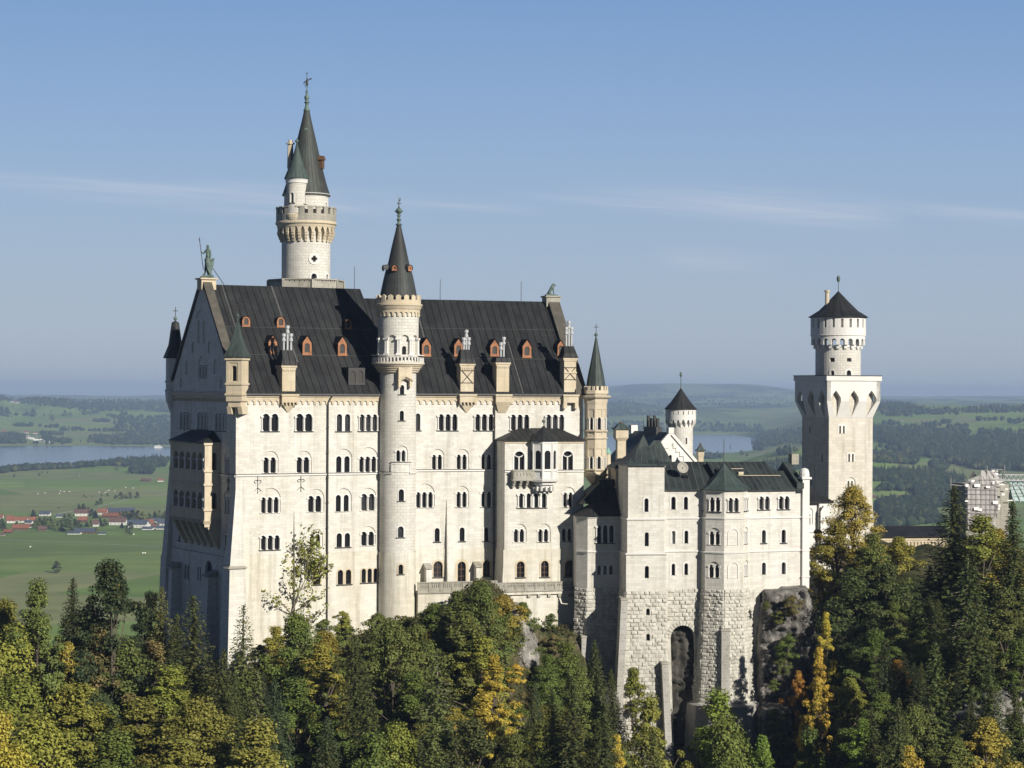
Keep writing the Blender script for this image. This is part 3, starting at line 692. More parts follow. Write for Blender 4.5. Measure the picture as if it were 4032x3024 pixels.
m = MB(); zt, zm_, zb = A.F(*P('R3', 745, 960))[1], A.F(*P('R3', 720, 1630))[1], -52
m.hexa([A.w(-1.25, -.9, zm_), A.w(1.3, -.9, zm_), A.w(1.3, 2, zm_), A.w(-1.25, 2, zm_)], [A.w(-.02, -.03, zt), A.w(.9, -.03, zt), A.w(.9, 1.2, zt), A.w(-.02, 1.2, zt)])
m.hexa([A.w(-2.1, -1.9, zb), A.w(1.4, -1.9, zb), A.w(1.4, 2, zb), A.w(-2.1, 2, zb)], [A.w(-1.35, -1.1, zm_), A.w(1.35, -1.1, zm_), A.w(1.35, 2, zm_), A.w(-1.35, 2, zm_)])
o = part('corner_buttress', m, M['wall'], PAL)
m = MB(); m.hexa([A.w(-1.7, -1.4, zm_), A.w(1.6, -1.4, zm_), A.w(1.6, 1, zm_), A.w(-1.7, 1, zm_)], [A.w(-1.2, -.8, zm_ + .45), A.w(1.3, -.8, zm_ + .45), A.w(1.3, 1, zm_ + .45), A.w(-1.2, 1, zm_ + .45)]); part('buttress_cap', m, M['greystone'], o)
for (ta, zc) in (((A.G(*P('B6', 255, 780), 0)[0]), A.G(*P('B6', 265, 790), 0)[1]), (A.G(*P('B6', 650, 870), 0)[0], A.G(*P('B6', 650, 880), 0)[1])):
    m = MB(); m.hexa([A.w(-2.6, ta - 1.0, -50), A.w(0, ta - 1.0, -50), A.w(0, ta + 1.0, -50), A.w(-2.6, ta + 1.0, -50)], [A.w(-1.8, ta - .8, zc), A.w(0, ta - .8, zc), A.w(0, ta + .8, zc), A.w(-1.8, ta + .8, zc)]); o = part('buttress', m, M['wall'], PAL)
    m = MB(); m.hexa([A.w(-2.2, ta - 1.0, zc), A.w(0, ta - 1.0, zc), A.w(0, ta + 1.0, zc), A.w(-2.2, ta + 1.0, zc)], [A.w(-2.2, ta - 1.0, zc + .2), A.w(0, ta - 1.0, zc + 1.1), A.w(0, ta + 1.0, zc + 1.1), A.w(-2.2, ta + 1.0, zc + .2)]); part('buttress_cap', m, M['greystone'], o)
# north-west corner buttress (steps out towards the valley)
m = MB(); zc = A.G(*P('B6', 60, 640), 0)[1]
m.hexa([A.w(-1.5, WD - 1, -52), A.w(1, WD - 1, -52), A.w(1, WD + 2.6, -52), A.w(-1.5, WD + 2.6, -52)], [A.w(-1.0, WD - 1, zc), A.w(1, WD - 1, zc), A.w(1, WD + 1.6, zc), A.w(-1.0, WD + 1.6, zc)])
m.hexa([A.w(-.9, WD - 1, zc), A.w(1, WD - 1, zc), A.w(1, WD + 1.4, zc), A.w(-.9, WD + 1.4, zc)], [A.w(0, WD - 1, -12), A.w(1, WD - 1, -12), A.w(1, WD + .1, -12), A.w(0, WD + .1, -12)]); part('corner_buttress', m, M['wall'], PAL)
# iron wall anchors
def anchor(fr, reg, a, b, mode='F'):
    m = MB(); x, z = fr.F(*P(reg, a, b)) if mode == 'F' else fr.G(*P(reg, a, b))
    q = (lambda u_, v_: fr.w(x + u_, -.08, z + v_)) if mode == 'F' else (lambda u_, v_: fr.w(-.08, x + u_, z + v_))
    m.tube(q(0, -1.3), q(0, 1.3), .05, .05, 5)
    for sgn in (-1, 1):
        pr = None
        for k in range(10):
            an = k / 9 * 5.2; rr = .38 - .028 * k; p = q(sgn * (.34 - rr * math.cos(an)), .35 + rr * math.sin(an) + .1)
            if pr is not None: m.tube(pr, p, .045, .045, 4)
            pr = p
        m.tube(q(0, -.45), q(sgn * .3, -.7), .045, .045, 4); m.tube(q(sgn * .3, -.7), q(sgn * .62, -.95), .045, .045, 4)
    part('wall_anchor', m, M['iron'], PAL)
anchor(A, 'R3', 917, 905); anchor(A, 'R3', 1293, 895); anchor(A, 'A8', 830, 985, 'G')
def pipe(fr, reg, a, b0, b1, t=-.28, parent=None, r=.13):
    s, z1 = fr.F(*P(reg, a, b0), t); _, z0 = fr.F(*P(reg, a, b1), t); m = MB(); m.tube(fr.w(s, t, z0), fr.w(s, t, z1), r); m.tube(fr.w(s, t, z1), fr.w(s + .5, t - .3, z1 + 1.0), r)
    for k in range(1, 9): z = z0 + (z1 - z0) * k / 9; m.tube(fr.w(s, t, z - .08), fr.w(s, t, z + .08), r * 1.5)
    part('drainpipe', m, M['pipe'], parent or PAL)
pipe(A, 'R3', 1531, 190, 2150); pipe(B, 'R4', 990, 120, 1640)
# the projecting bay of the east wing
tb = -4.7; Bb = B.shift(0, tb); mBb = Bb.plane(); bx0, bx1 = fs(B, 'R4', 1078, 700, tb), fs(B, 'R4', 1766, 700, tb)
zbe = fz(B, 'R4', 405, 1300, tb); zbl = fz(B, 'R4', 1355, 1300, tb); H, HL = [], []
def wb(*a, **k): return awin(H, PAL, Bb, mBb, 'R4', *a, **k)
for a0, a1, b in ((1160, 1250, 502), (1583, 1672, 500)):
    wb(a0, b, a1, 662, 1, muntin=False, sur=.28, deep=.55)
    q = pw(Bb, 'R4', a0, b, a1, 662); c = (q[0] + q[1]) / 2; m = MB(); m.tube(mBb(c, q[2], .25), mBb(c, q[3] - .9, .25), .13, .13, 8)
    for sg in (-1, 1):
        pr = mBb(c, q[3] - .95, .25)
        for k in range(1, 6): p = mBb(c + sg * .85 * math.sin(k * .3), q[3] - .95 + .8 * (1 - math.cos(k * .3)), .25); m.tube(pr, p, .09, .09, 5); pr = p
    part('tracery', m, M['white'], PAL)
    m = MB(); m.slab(lombard(q[0] - .5, q[1] + 1.1, q[3] + 1.35, q[3] + 1.85, 9, .4), mBb, -.09, 0); part('arched_frieze', m, M['white'], PAL)
wb(1202, 867, 1437, 993, 4, gap=.62); wb(1588, 860, 1668, 990, 2, (1577, 1690, 812))
wb(1158, 1180, 1245, 1295, 2, (1150, 1268, 1135)); wb(1370, 1180, 1455, 1293, 2, (1362, 1478, 1133)); wb(1575, 1175, 1660, 1285, 2, (1568, 1685, 1130))
mBc = lambda a, z, d=0: mBb(a, z, d - .15)
for q in ((1180, 1460, 1248, 1600), (1391, 1455, 1458, 1597), (1600, 1450, 1680, 1595)): awin(HL, PAL, Bb, mBc, 'R4', *q, 1, muntin=True, sur=.28, surm=M['trim'])
m = MB(); panel(m, rect(bx0, bx1, zbl, zbe), H, mBb); m.box(B, bx0, bx0 + .01, tb, 0, zbl, zbe); m.box(B, bx1 - .01, bx1, tb, 0, zbl, zbe); part('wall', m, M['wall'], PAL)
m = MB(); panel(m, rect(bx0 - .2, bx1, -40, zbl), HL, mBc); m.poly([B.w(bx0 - .2, tb - .15, zbl), B.w(bx1, tb - .15, zbl), B.w(bx1, tb, zbl), B.w(bx0, tb, zbl)])
m.hexa([B.w(bx0 - .75, tb - .15, -40), B.w(bx0 + .2, tb - .15, -40), B.w(bx0 + .2, 0, -40), B.w(bx0 - .75, 0, -40)], [B.w(bx0 - .1, tb - .14, zbl), B.w(bx0 + .2, tb - .14, zbl), B.w(bx0 + .2, 0, zbl), B.w(bx0 - .1, 0, zbl)]); part('wall', m, M['wall_low'], PAL)
strip(PAL, mBb, bx0, bx1, zBs - .05); m = MB(); m.mbox(mBb, bx0 - .05, bx1, zbe - .5, zbe - .02, -.12, 0); part('cornice', m, M['trim'], PAL)
# lean-to roof over the bay
zb2 = zbe + 1.9; s_a, s_b = bx0 - .35, bx1 + .3
m = MB(); e = [B.w(s_a, tb - .4, zbe), B.w(s_b, tb - .4, zbe), B.w(s_b - 3.2, 0, zb2), B.w(s_a + 4.3, 0, zb2)]
m.poly(e, [(0, 0), ((s_b - s_a), 0), (s_b - s_a - 3.2, 3), (4.3, 3)]); m.poly([B.w(s_a, 0, zbe), e[0], e[3]], [(0, 0), (3, 0), (3, 4)]); m.poly([e[1], B.w(s_b, 0, zbe), e[2]], [(0, 0), (3, 0), (0, 4)])
m.poly([B.w(s_a, tb - .4, zbe - .15), B.w(s_b, tb - .4, zbe - .15), e[1], e[0]]); m.poly([B.w(s_a, 0, zbe - .15), B.w(s_a, tb - .4, zbe - .15), e[0], B.w(s_a, 0, zbe)]); m.poly([B.w(s_a, 0, zbe - .15), B.w(s_b, 0, zbe - .15), B.w(s_b, tb - .4, zbe - .15), B.w(s_a, tb - .4, zbe - .15)])
part('roof', m, M['roof'], PAL)

# polygonal oriel
oc_s = fs(B, 'R4', 1418, 600, tb - .4); oz1 = fz(B, 'R4', 408, 1418, tb - 1.2); oz0 = fz(B, 'R4', 742, 1418, tb - 1.2)
oc = B.w(oc_s, tb - .25, 0); OR = 2.22
def ngon_pts(c, r, z, n=8, rot=22.5, deg=18): return [Vector((c[0] + r * math.sin(R(rot + 360 / n * k + deg)), c[1] - r * math.cos(R(rot + 360 / n * k + deg)), z)) for k in range(n)]
ol_lo, ol_hi = ngon_pts(oc, OR, oz0), ngon_pts(oc, OR, oz1)
wallo = None
m = MB(); og = []
for k in range(8):
    a, b = ol_lo[k], ol_lo[(k + 1) % 8]; mid = (a + b) / 2
    if (mid - Vector((oc.x, oc.y, oz0))).dot(B.v) > .9: continue
    dv = (b - a); Lk = dv.length; u_ = dv / Lk; nrm = Vector((u_.y, -u_.x, 0))
    if nrm.dot(mid - Vector((oc.x, oc.y, mid.z))) < 0: nrm = -nrm
    fmp = (lambda a_, u2, n2: lambda x, z, d=0.0: a_ + u2 * x - n2 * d + Vector((0, 0, z - a_.z)))(a.copy(), u_.copy(), nrm.copy())
    hs = []; og.append((hs, fmp, Lk))
WO = part('oriel', (lambda q: (q.lathe(oc, [(OR - .12, oz0 + .1), (OR - .12, oz1 - .1)], 8, rot=22.5 + 18), q)[1])(MB()), M['glass'], PAL)
for hs, fmp, Lk in og:
    za, zb_ = oz0 + 1.6, oz1 - 1.6; hs.append(dict(o=arch(Lk * .2, Lk * .8, za, zb_), d=.16, ch=None)); hs.append(dict(o=rect(Lk * .2, Lk * .8, oz0 + .35, za - .35), d=.06, ch=[]))
    panel(m, rect(0, Lk, oz0, oz1), hs, fmp)
    m.mbox(fmp, -.08, .10, oz0, oz1, -.1, .05); m.mbox(fmp, Lk - .1, Lk + .08, oz0, oz1, -.1, .05); m.mbox(fmp, .1, Lk - .1, oz1 - .5, oz1 - .2, -.1, .02); m.mbox(fmp, .1, Lk - .1, za - .3, za - .12, -.12, .02)
m.lathe(oc, [(1.05, oz0 - 1.75), (1.15, oz0 - 1.5), (1.5, oz0 - 1.45), (1.6, oz0 - 1.0), (2.0, oz0 - .95), (2.1, oz0 - .5), (2.6, oz0 - .4), (2.7, oz0 - .05), (2.45, oz0 + .02)], 8, rot=40.5)
for k in range(7):
    an = R(18 - 80 + k * 26); p = Vector((oc.x + 1.55 * math.sin(an), oc.y - 1.55 * math.cos(an), 0)); m.box(Frame((p.x, p.y), math.degrees(an)), -.13, .13, -.35, .2, oz0 - 1.95, oz0 - 1.25)
part('wall', m, M['white'], WO)
m = MB(); m.lathe(oc, [(OR + .45, oz1 - .05), (OR + .5, oz1), (OR * .55, oz1 + 1.2), (.1, oz1 + 2.35)], 8, rot=40.5, useam=16); part('roof', m, M['roof'], WO)
finial(oc, oz1 + 2.3, [(.06, 0), (.06, .5), (.3, .75), (.28, .95), (.06, 1.1), (.03, 1.5)], M['bronze'], WO)
# balcony beside the oriel
q0, q1 = fs(B, 'R4', 1150, 700, tb - 1.2), fs(B, 'R4', 1345, 700, tb - 1.2); zt, zb = fz(B, 'R4', 672, 1240, tb - 1.3), fz(B, 'R4', 745, 1240, tb - 1.3)
m = MB(); mt = Bb.shift(0, -1.35).plane(); hs = [dict(o=arch(q0 + .35 + k * .55, q0 + .72 + k * .55, zb + .5, zt - .3, 6), d=.1, ch=[]) for k in range(int((q1 - q0 - .6) / .55))]
panel(m, rect(q0, q1, zb, zt), hs, mt); m.box(B, q0, q0 + .2, tb - 1.35, tb, zb, zt); m.box(B, q0 - .12, q1, tb - 1.5, tb, zb - .25, zb - .003); m.box(B, q0 - .12, q1, tb - 1.48, tb - 1.1, zt, zt + .15); m.box(B, q0 + .2, q1, tb - 1.1, tb - 1.05, zb, zt)
for k in range(4):
    x = q0 + .1 + k * (q1 - q0 - .5) / 3
    for j in range(3): m.box(B, x, x + .4, tb - 1.3 + j * .35, tb, zb - .55 - j * .4, zb - .25 - j * .4 - .002 * j)
part('balcony', m, M['greystone'], PAL)
# corner turrets
def oct_turret(c, r, z0, z1, deg, n=8, rot=22.5, mat='trim', parent=PAL, name='corner_turret', wins=()):
    pts = ngon_pts(c, r, z0, n, rot, deg); root = None; m = MB(); wd = []
    for k in range(n):
        a, b = pts[k], pts[(k + 1) % n]; dv = b - a; Lk = dv.length; u_ = dv / Lk; mid = (a + b) / 2; nrm = Vector((u_.y, -u_.x, 0))
        if nrm.dot(mid - Vector((c[0], c[1], mid.z))) < 0: nrm = -nrm
        fmp = (lambda a_, u2, n2: lambda x, z, d=0.0: a_ + u2 * x - n2 * d + Vector((0, 0, z - a_.z)))(a.copy(), u_.copy(), nrm.copy())
        hs = []
        if nrm.y < .35:
            for (wz0, wz1, ww) in wins:
                hs.append(dict(o=rect(Lk * .14, Lk * .86, wz0 - .9, wz1 + 1.3), d=.09, ch=[dict(o=arch(Lk / 2 - ww / 2, Lk / 2 + ww / 2, wz0, wz1), d=.5, ch=None)]))
                wd.append((fmp, Lk, wz0, wz1, ww))
        panel(m, rect(0, Lk, z0, z1), hs, fmp)
    root = part(name, m, M[mat], parent)
    for fmp, Lk, a, b, ww in wd:
        g = MB(); g.poly([fmp(Lk / 2 - ww / 2, a, .42), fmp(Lk / 2 + ww / 2, a, .42), fmp(Lk / 2 + ww / 2, b, .42), fmp(Lk / 2 - ww / 2, b, .42)]); part('window', g, M['glass'], root)
        g = MB()
        for x in (Lk / 2 - ww / 2 - .1, Lk / 2 + ww / 2 + .1): g.mark(); g.tube(fmp(x, a, .0), fmp(x, b - ww / 2, .0), .09, .09, 6); g.mbox(fmp, x - .14, x + .14, b - ww / 2, b - ww / 2 + .18, -.1, .1)
        part('column', g, M['white'], root)
    return root
# east turret
c5 = B.w(LB + .15, -.5, 0); c5D = c5.y; T5 = Tower(2346, c5D); c5 = T5.c; r5 = T5.r(41) / .94
ztp = T5.z(P('R2', 0, 905)[1]); z5b = T5.z(P('R4', 0, 700)[1])
TU = oct_turret(c5, r5, z5b, ztp, 18, wins=[(T5.z(P('R4', 0, 312)[1]), T5.z(P('R4', 0, 205)[1]), .55), (T5.z(P('R4', 0, 652)[1]), T5.z(P('R4', 0, 545)[1]), .55)])
m = MB()
for yy, h, e_ in ((318, .35, .22), (382, .3, .2), (655, .35, .22), (700, .4, .25)): z = T5.z(P('R4', 0, yy)[1]); m.mark(); m.lathe(c5, [(r5, z - h), (r5 + e_, z - h * .5), (r5 + e_, z), (r5, z + .05)], 8, rot=40.5)
zc = T5.z(P('R2', 0, 925)[1]); m.mark(); m.lathe(c5, [(r5, zc - 1.5), (r5 + .12, zc - .9), (r5 + .15, zc - .5), (r5 + .6, zc - .2), (r5 + .7, zc + .1), (r5 + .1, zc + .15)], 8, rot=40.5)
part('string_course', m, M['trim'], TU)
m = MB(); m.lathe(c5, [(.08, T5.z(P('R4', 0, 862)[1])), (.35, T5.z(P('R4', 0, 830)[1])), (.95, T5.z(P('R4', 0, 775)[1])), (1.9, z5b - .3), (r5 + .1, z5b)], 8, rot=40.5); part('corbel', m, M['trim'], TU)
m = MB(); rp5 = r5 + .25
for k in range(8):
    a, b = ngon_pts(c5, rp5, ztp, 8, 22.5, 18)[k], ngon_pts(c5, rp5, ztp, 8, 22.5, 18)[(k + 1) % 8]; dv = b - a; Lk = dv.length; u_ = dv / Lk
    nn = Vector((u_.y, -u_.x, 0)); nn = nn if nn.dot(a - Vector((c5[0], c5[1], a.z))) > 0 else -nn
    fmp = (lambda a_, u2, n2: lambda x, z, d=0.0: a_ + u2 * x - n2 * d + Vector((0, 0, z - a_.z)))(a.copy(), u_.copy(), nn.copy())
    m.slab(crenel(0, Lk, ztp, ztp + 1.25, 2, .55, ztp + .55), fmp, 0, .3, back=True)
part('battlement', m, M['trim'], TU)
m = MB(); m.lathe(c5, [(r5 - .05, ztp + .2), (r5 - .1, ztp + .5), (r5 * .72, ztp + 3.1), (r5 * .45, T5.z(P('R2', 0, 640)[1])), (.16, T5.z(P('R2', 0, 465)[1]))], 8, rot=40.5, useam=16); part('spire', m, M['green'], TU)
zf = T5.z(P('R2', 0, 465)[1]); fo = finial(c5, zf, [(.14, 0), (.12, .3), (.3, .4), (.32, .6), (.12, .8), (.05, .95)], M['bronze'], TU); m = MB(); cross(m, c5, zf + .9, 1.5, .4); part('cross', m, M['iron'], fo)
# south-west turret: square, set diagonally on the corner
TS = Tower(934, 340.2); c6 = TS.c; w6 = 2.62; F6 = Frame(TS.c, -16.5 - 0); zb6, zt6 = TS.z(P('R1', 0, 1440)[1]), TS.z(P('R1', 0, 1130)[1])
m = MB(); hs = []
mp6 = F6.shift(-w6 / 2, -w6 / 2).plane(); panel(m, rect(0, w6, zb6, zt6), [dict(o=rect(.5, w6 - .7, zb6 + 1.9, zt6 - .7), d=.1, ch=[dict(o=arch(w6 / 2 - .4, w6 / 2 + .4, zb6 + 2.0, zb6 + 4.4), d=.6, ch=None)])], mp6)
m.poly([F6.w(w6 / 2, -w6 / 2, zb6), F6.w(w6 / 2, w6 / 2, zb6), F6.w(w6 / 2, w6 / 2, zt6), F6.w(w6 / 2, -w6 / 2, zt6)]); m.poly([F6.w(-w6 / 2, w6 / 2, zb6), F6.w(-w6 / 2, -w6 / 2, zb6), F6.w(-w6 / 2, -w6 / 2, zt6), F6.w(-w6 / 2, w6 / 2, zt6)]); m.poly([F6.w(-w6 / 2, w6 / 2, zb6), F6.w(w6 / 2, w6 / 2, zb6), F6.w(w6 / 2, w6 / 2, zt6), F6.w(-w6 / 2, w6 / 2, zt6)])
TSo = part('corner_turret', m, M['trim'], PAL)
m = MB(); m.poly([mp6(w6 / 2 - .4, zb6 + 2, .5), mp6(w6 / 2 + .4, zb6 + 2, .5), mp6(w6 / 2 + .4, zb6 + 4.4, .5), mp6(w6 / 2 - .4, zb6 + 4.4, .5)]); part('window', m, M['glass'], TSo)
m = MB(); h = w6 / 2
for z, e_, hh in ((zt6, .18, .3), (TS.z(P('R1', 0, 1345)[1]), .14, .3), (zb6 + .1, .16, .35)): m.mark(); m.box(F6, -h - e_, h + e_, -h - e_, h + e_, z - hh, z)
part('string_course', m, M['trim'], TSo)
m = MB(); z1 = zb6 - .25
for k, (e0, dz) in enumerate(((0, .0), (.25, .9))): m.box(F6, -h + e0, h - e0, -h + e0, h, z1 - dz - .9, z1 - dz)
for x in (-h + .05, h - .75): m.hexa([F6.w(x, -h + .55, z1 - 2.9), F6.w(x + .7, -h + .55, z1 - 2.9), F6.w(x + .7, h, z1 - 2.9), F6.w(x, h, z1 - 2.9)], [F6.w(x, -h + .1, z1 - 1.7), F6.w(x + .7, -h + .1, z1 - 1.7), F6.w(x + .7, h, z1 - 1.7), F6.w(x, h, z1 - 1.7)])
part('corbel', m, M['trim'], TSo)
m = MB(); zz = TS.z(P('R1', 0, 1120)[1]); hh = TS.z(P('R1', 0, 790)[1])
m.lathe(c6, [(h * 1.414 + .45, zz - .02), (h * 1.414 + .45, zz + .1), (h * 1.1, zz + 1.6), (h * .62, zz + (hh - zz) * .52), (.1, hh)], 4, rot=45 - 16.5 + 0, useam=16); part('spire', m, M['green'], TSo)
fo = finial(c6, hh, [(.1, 0), (.1, .25), (.34, .45), (.1, .65), (.06, .9)], M['bronze'], TSo); m = MB(); cross(m, c6, hh + .8, 1.5, .42, .06); part('cross', m, M['iron'], fo)
# north-west turret
pz = A.w(.4, WD + .2, 0); T7 = Tower(689, pz.y); r7 = T7.r(36); zb7, zt7 = T7.z(P('R1', 0, 1420)[1]), T7.z(P('R1', 0, 1130)[1])
m = MB(); m.lathe(T7.c, [(r7 * .5, zb7 - 3.5), (r7, zb7 - 1.4), (r7 + .1, zb7), (r7 + .2, zb7 + .3), (r7, zb7 + .35), (r7, T7.z(P('R1', 0, 1345)[1])), (r7 + .2, T7.z(P('R1', 0, 1335)[1])), (r7, T7.z(P('R1', 0, 1320)[1])), (r7, zt7), (r7 + .2, zt7 + .05)], 8, rot=10); TU7 = part('corner_turret', m, M['wall'], PAL)
m = MB(); m.lathe(T7.c, [(r7 + .5, zt7), (r7 * .75, zt7 + 2.2), (r7 * .4, zt7 + 6), (.12, T7.z(P('R1', 0, 805)[1]))], 8, rot=10, useam=16); part('spire', m, M['spire'], TU7)
fo = finial(T7.c, T7.z(P('R1', 0, 805)[1]), [(.1, 0), (.3, .3), (.32, .5), (.08, .8)], M['bronze'], TU7); m = MB(); cross(m, T7.c, T7.z(P('R1', 0, 805)[1]) + .7, 1.6, .42, .06); part('cross', m, M['iron'], fo)
# ---------------------------------------------------------------- loggia bay on the west front
dL = 2.63; fL = lambda reg, a, b, s=-dL: A.G(*P(reg, a, b), s)
tS = fL('A8', 570, 800)[0]; tN = fL('A8', 197, 800)[0]
mL = A.side(-dL); zt = fL('A8', 560, 530)[1]; zb = fL('A8', 560, 1385)[1]
LOG = None; H = []
ltS = fL('A8', 555, 800)[0]; ltN = fL('A8', 232, 800)[0]
def lwin(za, zb_, mp_, t0, t1, n, hs, par, s_):
    outs, lw = light_outlines(t0, t1, za, zb_, n, .62)
    for q in outs: hs.append(dict(o=q, d=.9, ch=None))
    return outs, lw
zu = (fL('A8', 540, 832)[1], fL('A8', 540, 642)[1]); zl = (fL('A8', 540, 1255)[1], fL('A8', 540, 1075)[1])
ou, lw = lwin(zu[0], zu[1], mL, ltS + .3, ltN, 5, H, None, 0); olw, _ = lwin(zl[0], zl[1], mL, ltS + .3, ltN, 5, H, None, 0)
m = MB(); panel(m, rect(tS, tN, zb, zt), H, mL)
m.poly([A.w(-dL, tS, zb), A.w(0, tS, zb), A.w(0, tS, zt), A.w(-dL, tS, zt)]); m.poly([A.w(-dL, tN, zb), A.w(0, tN, zb), A.w(0, tN, zt), A.w(-dL, tN, zt)]); m.poly([A.w(-dL, tS, zb), A.w(-dL, tN, zb), A.w(0, tN, zb), A.w(0, tS, zb)])
Hs = []; mLs = A.shift(-dL, tS).plane()
for b0, b1 in ((642, 856), (1080, 1283)):
    (xa, z1_), (xb, z0_) = A.F(*P('A8', 650, b0), tS), A.F(*P('A8', 702, b1), tS); Hs.append(dict(o=arch(xa + dL, xb + dL, z0_, z1_), d=.8, ch=None))
m.v = m.v[:-12]; m.f = m.f[:-3]; m.uv = m.uv[:-12]
panel(m, rect(0, dL, zb - 1.0, zt), Hs, mLs); m.poly([A.w(-dL, tN, zb), A.w(0, tN, zb), A.w(0, tN, zt), A.w(-dL, tN, zt)]); m.poly([A.w(-dL, tS, zb), A.w(-dL, tN, zb), A.w(0, tN, zb), A.w(0, tS, zb)])
LOG = part('loggia', m, M['trim'], PAL)
g = MB(); g.poly([A.w(-dL + .86, tS + .8, zb + .1), A.w(-dL + .86, tN, zb + .1), A.w(-dL + .86, tN, zt), A.w(-dL + .86, tS + .8, zt)]); g.poly([A.w(-dL + .86, tS + .76, zb), A.w(0, tS + .76, zb), A.w(0, tS + .76, zt), A.w(-dL + .86, tS + .76, zt)]); part('window', g, M['glass'], LOG)  # dark sheet stands in for the shade inside the open loggia
for outs, (z0, z1) in ((ou, zu), (olw, zl)):
    m = MB(); xs = [(outs[k][1][0] + outs[k + 1][0][0]) / 2 for k in range(4)] + [outs[0][0][0] - .25, outs[4][1][0] + .25]
    for x in xs:
        m.mark()
        for dd in (.05, .45): m.tube(mL(x, z0, dd), mL(x, z1 - lw * .6, dd), .19, .17, 8)
        m.mbox(mL, x - .33, x + .33, z1 - lw * .6, z1 - lw * .6 + .4, -.15, .7); m.mbox(mL, x - .3, x + .3, z0, z0 + .25, -.12, .7)
    part('column', m, M['white'], LOG)
m = MB()
for zz, h in ((zt + .02, .45), (zu[0], .3), (zu[0] - 2.1, .35), (zl[0], .3), (zl[0] - 1.9, .35), (zb, .3)):
    m.mark(); m.box(A, -dL - .22, 0, tS - .2, tN, zz - h, zz)
part('string_course', m, M['trim'], LOG)
m = MB()
nJ = 8
for k in range(6):
    m.mark(); t = tS + .1 + k * (tN - tS - .95) / 5
    for j in range(nJ):
        a, b = -dL * (1 - j / nJ) ** .8, zb - .55 * j
        m.hexa([A.w(a * .8, t, b - .6), A.w(.05, t, b - .6), A.w(.05, t + .75, b - .6), A.w(a * .8, t + .75, b - .6)], [A.w(a, t - .08, b - .02), A.w(.05, t - .08, b - .02), A.w(.05, t + .83, b - .02), A.w(a, t + .83, b - .02)])
part('corbel', m, M['trim'], LOG)
m = MB(); zr_ = A.G(*P('A8', 640, 400), 0)[1]; tr0, tr1 = A.G(*P('A8', 668, 402), 0)[0], A.G(*P('A8', 430, 392), 0)[0]
e = [A.w(-dL - .5, tS - .4, zt), A.w(-dL - .5, tN + .3, zt), A.w(0, tr1, zr_), A.w(0, tr0, zr_)]; f2 = A.w(0, tS - .4, zt)
m.poly(e, [(0, 0), (16, 0), (13, 4), (2, 4)]); m.poly([A.w(0, tN + .3, zt), e[1], e[2]]); m.poly([f2, e[0], e[3]], [(0, 0), (3, 0), (0, 3)]); m.poly([e[0], A.w(-dL - .5, tN + .3, zt - .2), A.w(-dL - .5, tS - .4, zt - .2)]); part('roof', m, M['roof'], LOG)
# ---------------------------------------------------------------- dormers
def roofhit(fr, reg, a, b, te, ze, tr_, zr_):
    k = (zr_ - ze) / (tr_ - te); d = ray(*P(reg, a, b)); o = fr.o
    # z = ze + k (t - te)
    lam = (ze - k * te - k * (-o.dot(fr.v)) * -1 * -1) if False else None
    lam = (ze - k * te - k * o.dot(fr.v)) / (d.z - k * d.dot(fr.v))
    p = d * lam - o; return p.dot(fr.u), p.dot(fr.v), p.z
def dormer(fr, pl, reg, a0, b0, a1, b1, kind, par=PAL, mat='orange', two=False):
    """front face given by its pixel box; sits on the roof plane pl"""
    s, t, z = roofhit(fr, reg, (a0 + a1) / 2, b1, *pl); t -= .15
    x0, x1, z0, z1 = pw(fr, reg, a0, b0, a1, b1, t); k = (pl[3] - pl[1]) / (pl[2] - pl[0]); h = z1 - z0; w_ = x1 - x0; c = (x0 + x1) / 2
    fr2 = fr.shift(0, t); mp_ = fr2.plane(); H = []
    if kind == 'round':
        ol = arch(x0, x1, z0, z1); o = arch(x0 + w_ * .22, x1 - w_ * .22, z0 + h * .2, z1 - h * .16); prof = [p for p in ol[2:]]
    elif kind == 'flat':
        ol = rect(x0, x1, z0, z1); prof = [(x1, z1), (x0, z1)]; o = None
    else:
        zs = z1 - w_ * .68; ol = [(x0, z0), (x1, z0), (x1, zs), (c, z1), (x0, zs)]; o = arch(x0 + w_ * .22, x1 - w_ * .22, z0 + h * .12, zs - h * .02); prof = [(x1 + .18, zs - .2), (c, z1 + .12), (x0 - .18, zs - .2)]
    hs = [o] if o else [arch(x0 + w_ * .1, x0 + w_ * .42, z0 + h * .12, z1 - h * .2), arch(x0 + w_ * .56, x0 + w_ * .88, z0 + h * .12, z1 - h * .2)]
    m = MB(); panel(m, ol, [dict(o=q, d=.16, ch=None) for q in hs], mp_)
    if kind == 'gable': m.mbox(mp_, x0 - .06, x1 + .06, z0 - .1, z0 + h * .07, -.07, .1)
    root = part('dormer', m, M[mat], par)
    g = MB()
    for q in hs: g.poly([mp_(q[0][0], q[0][1], .13), mp_(q[1][0], q[0][1], .13), mp_(q[1][0], max(p[1] for p in q), .13), mp_(q[0][0], max(p[1] for p in q), .13)])
    wi = part('window', g, M['latt'], root)
    m = MB()
    for x in (x0, x1): m.poly([fr2.w(x, 0.01, z0), fr2.w(x, 0.01, prof[0][1]), fr2.w(x, (prof[0][1] - z) / k + .6, prof[0][1])])
    part('cheek', m, M['roof'], root)
    m = MB(); n = len(prof); ext = -.15
    for i in range(n - 1):
        (xa, za), (xb, zb_) = prof[i], prof[i + 1]; m.poly([fr2.w(xa, ext, za + .04), fr2.w(xb, ext, zb_ + .04), fr2.w(xb, (zb_ - z) / k + .6, zb_ + .04), fr2.w(xa, (za - z) / k + .6, za + .04)], [(0, 0), (0, 1), (2, 1), (2, 0)])
    part('roof', m, M['roof'], root); return root
M['latt'] = plain('lattice_glass', (.05, .045, .04), .3, .5, .5, 6)
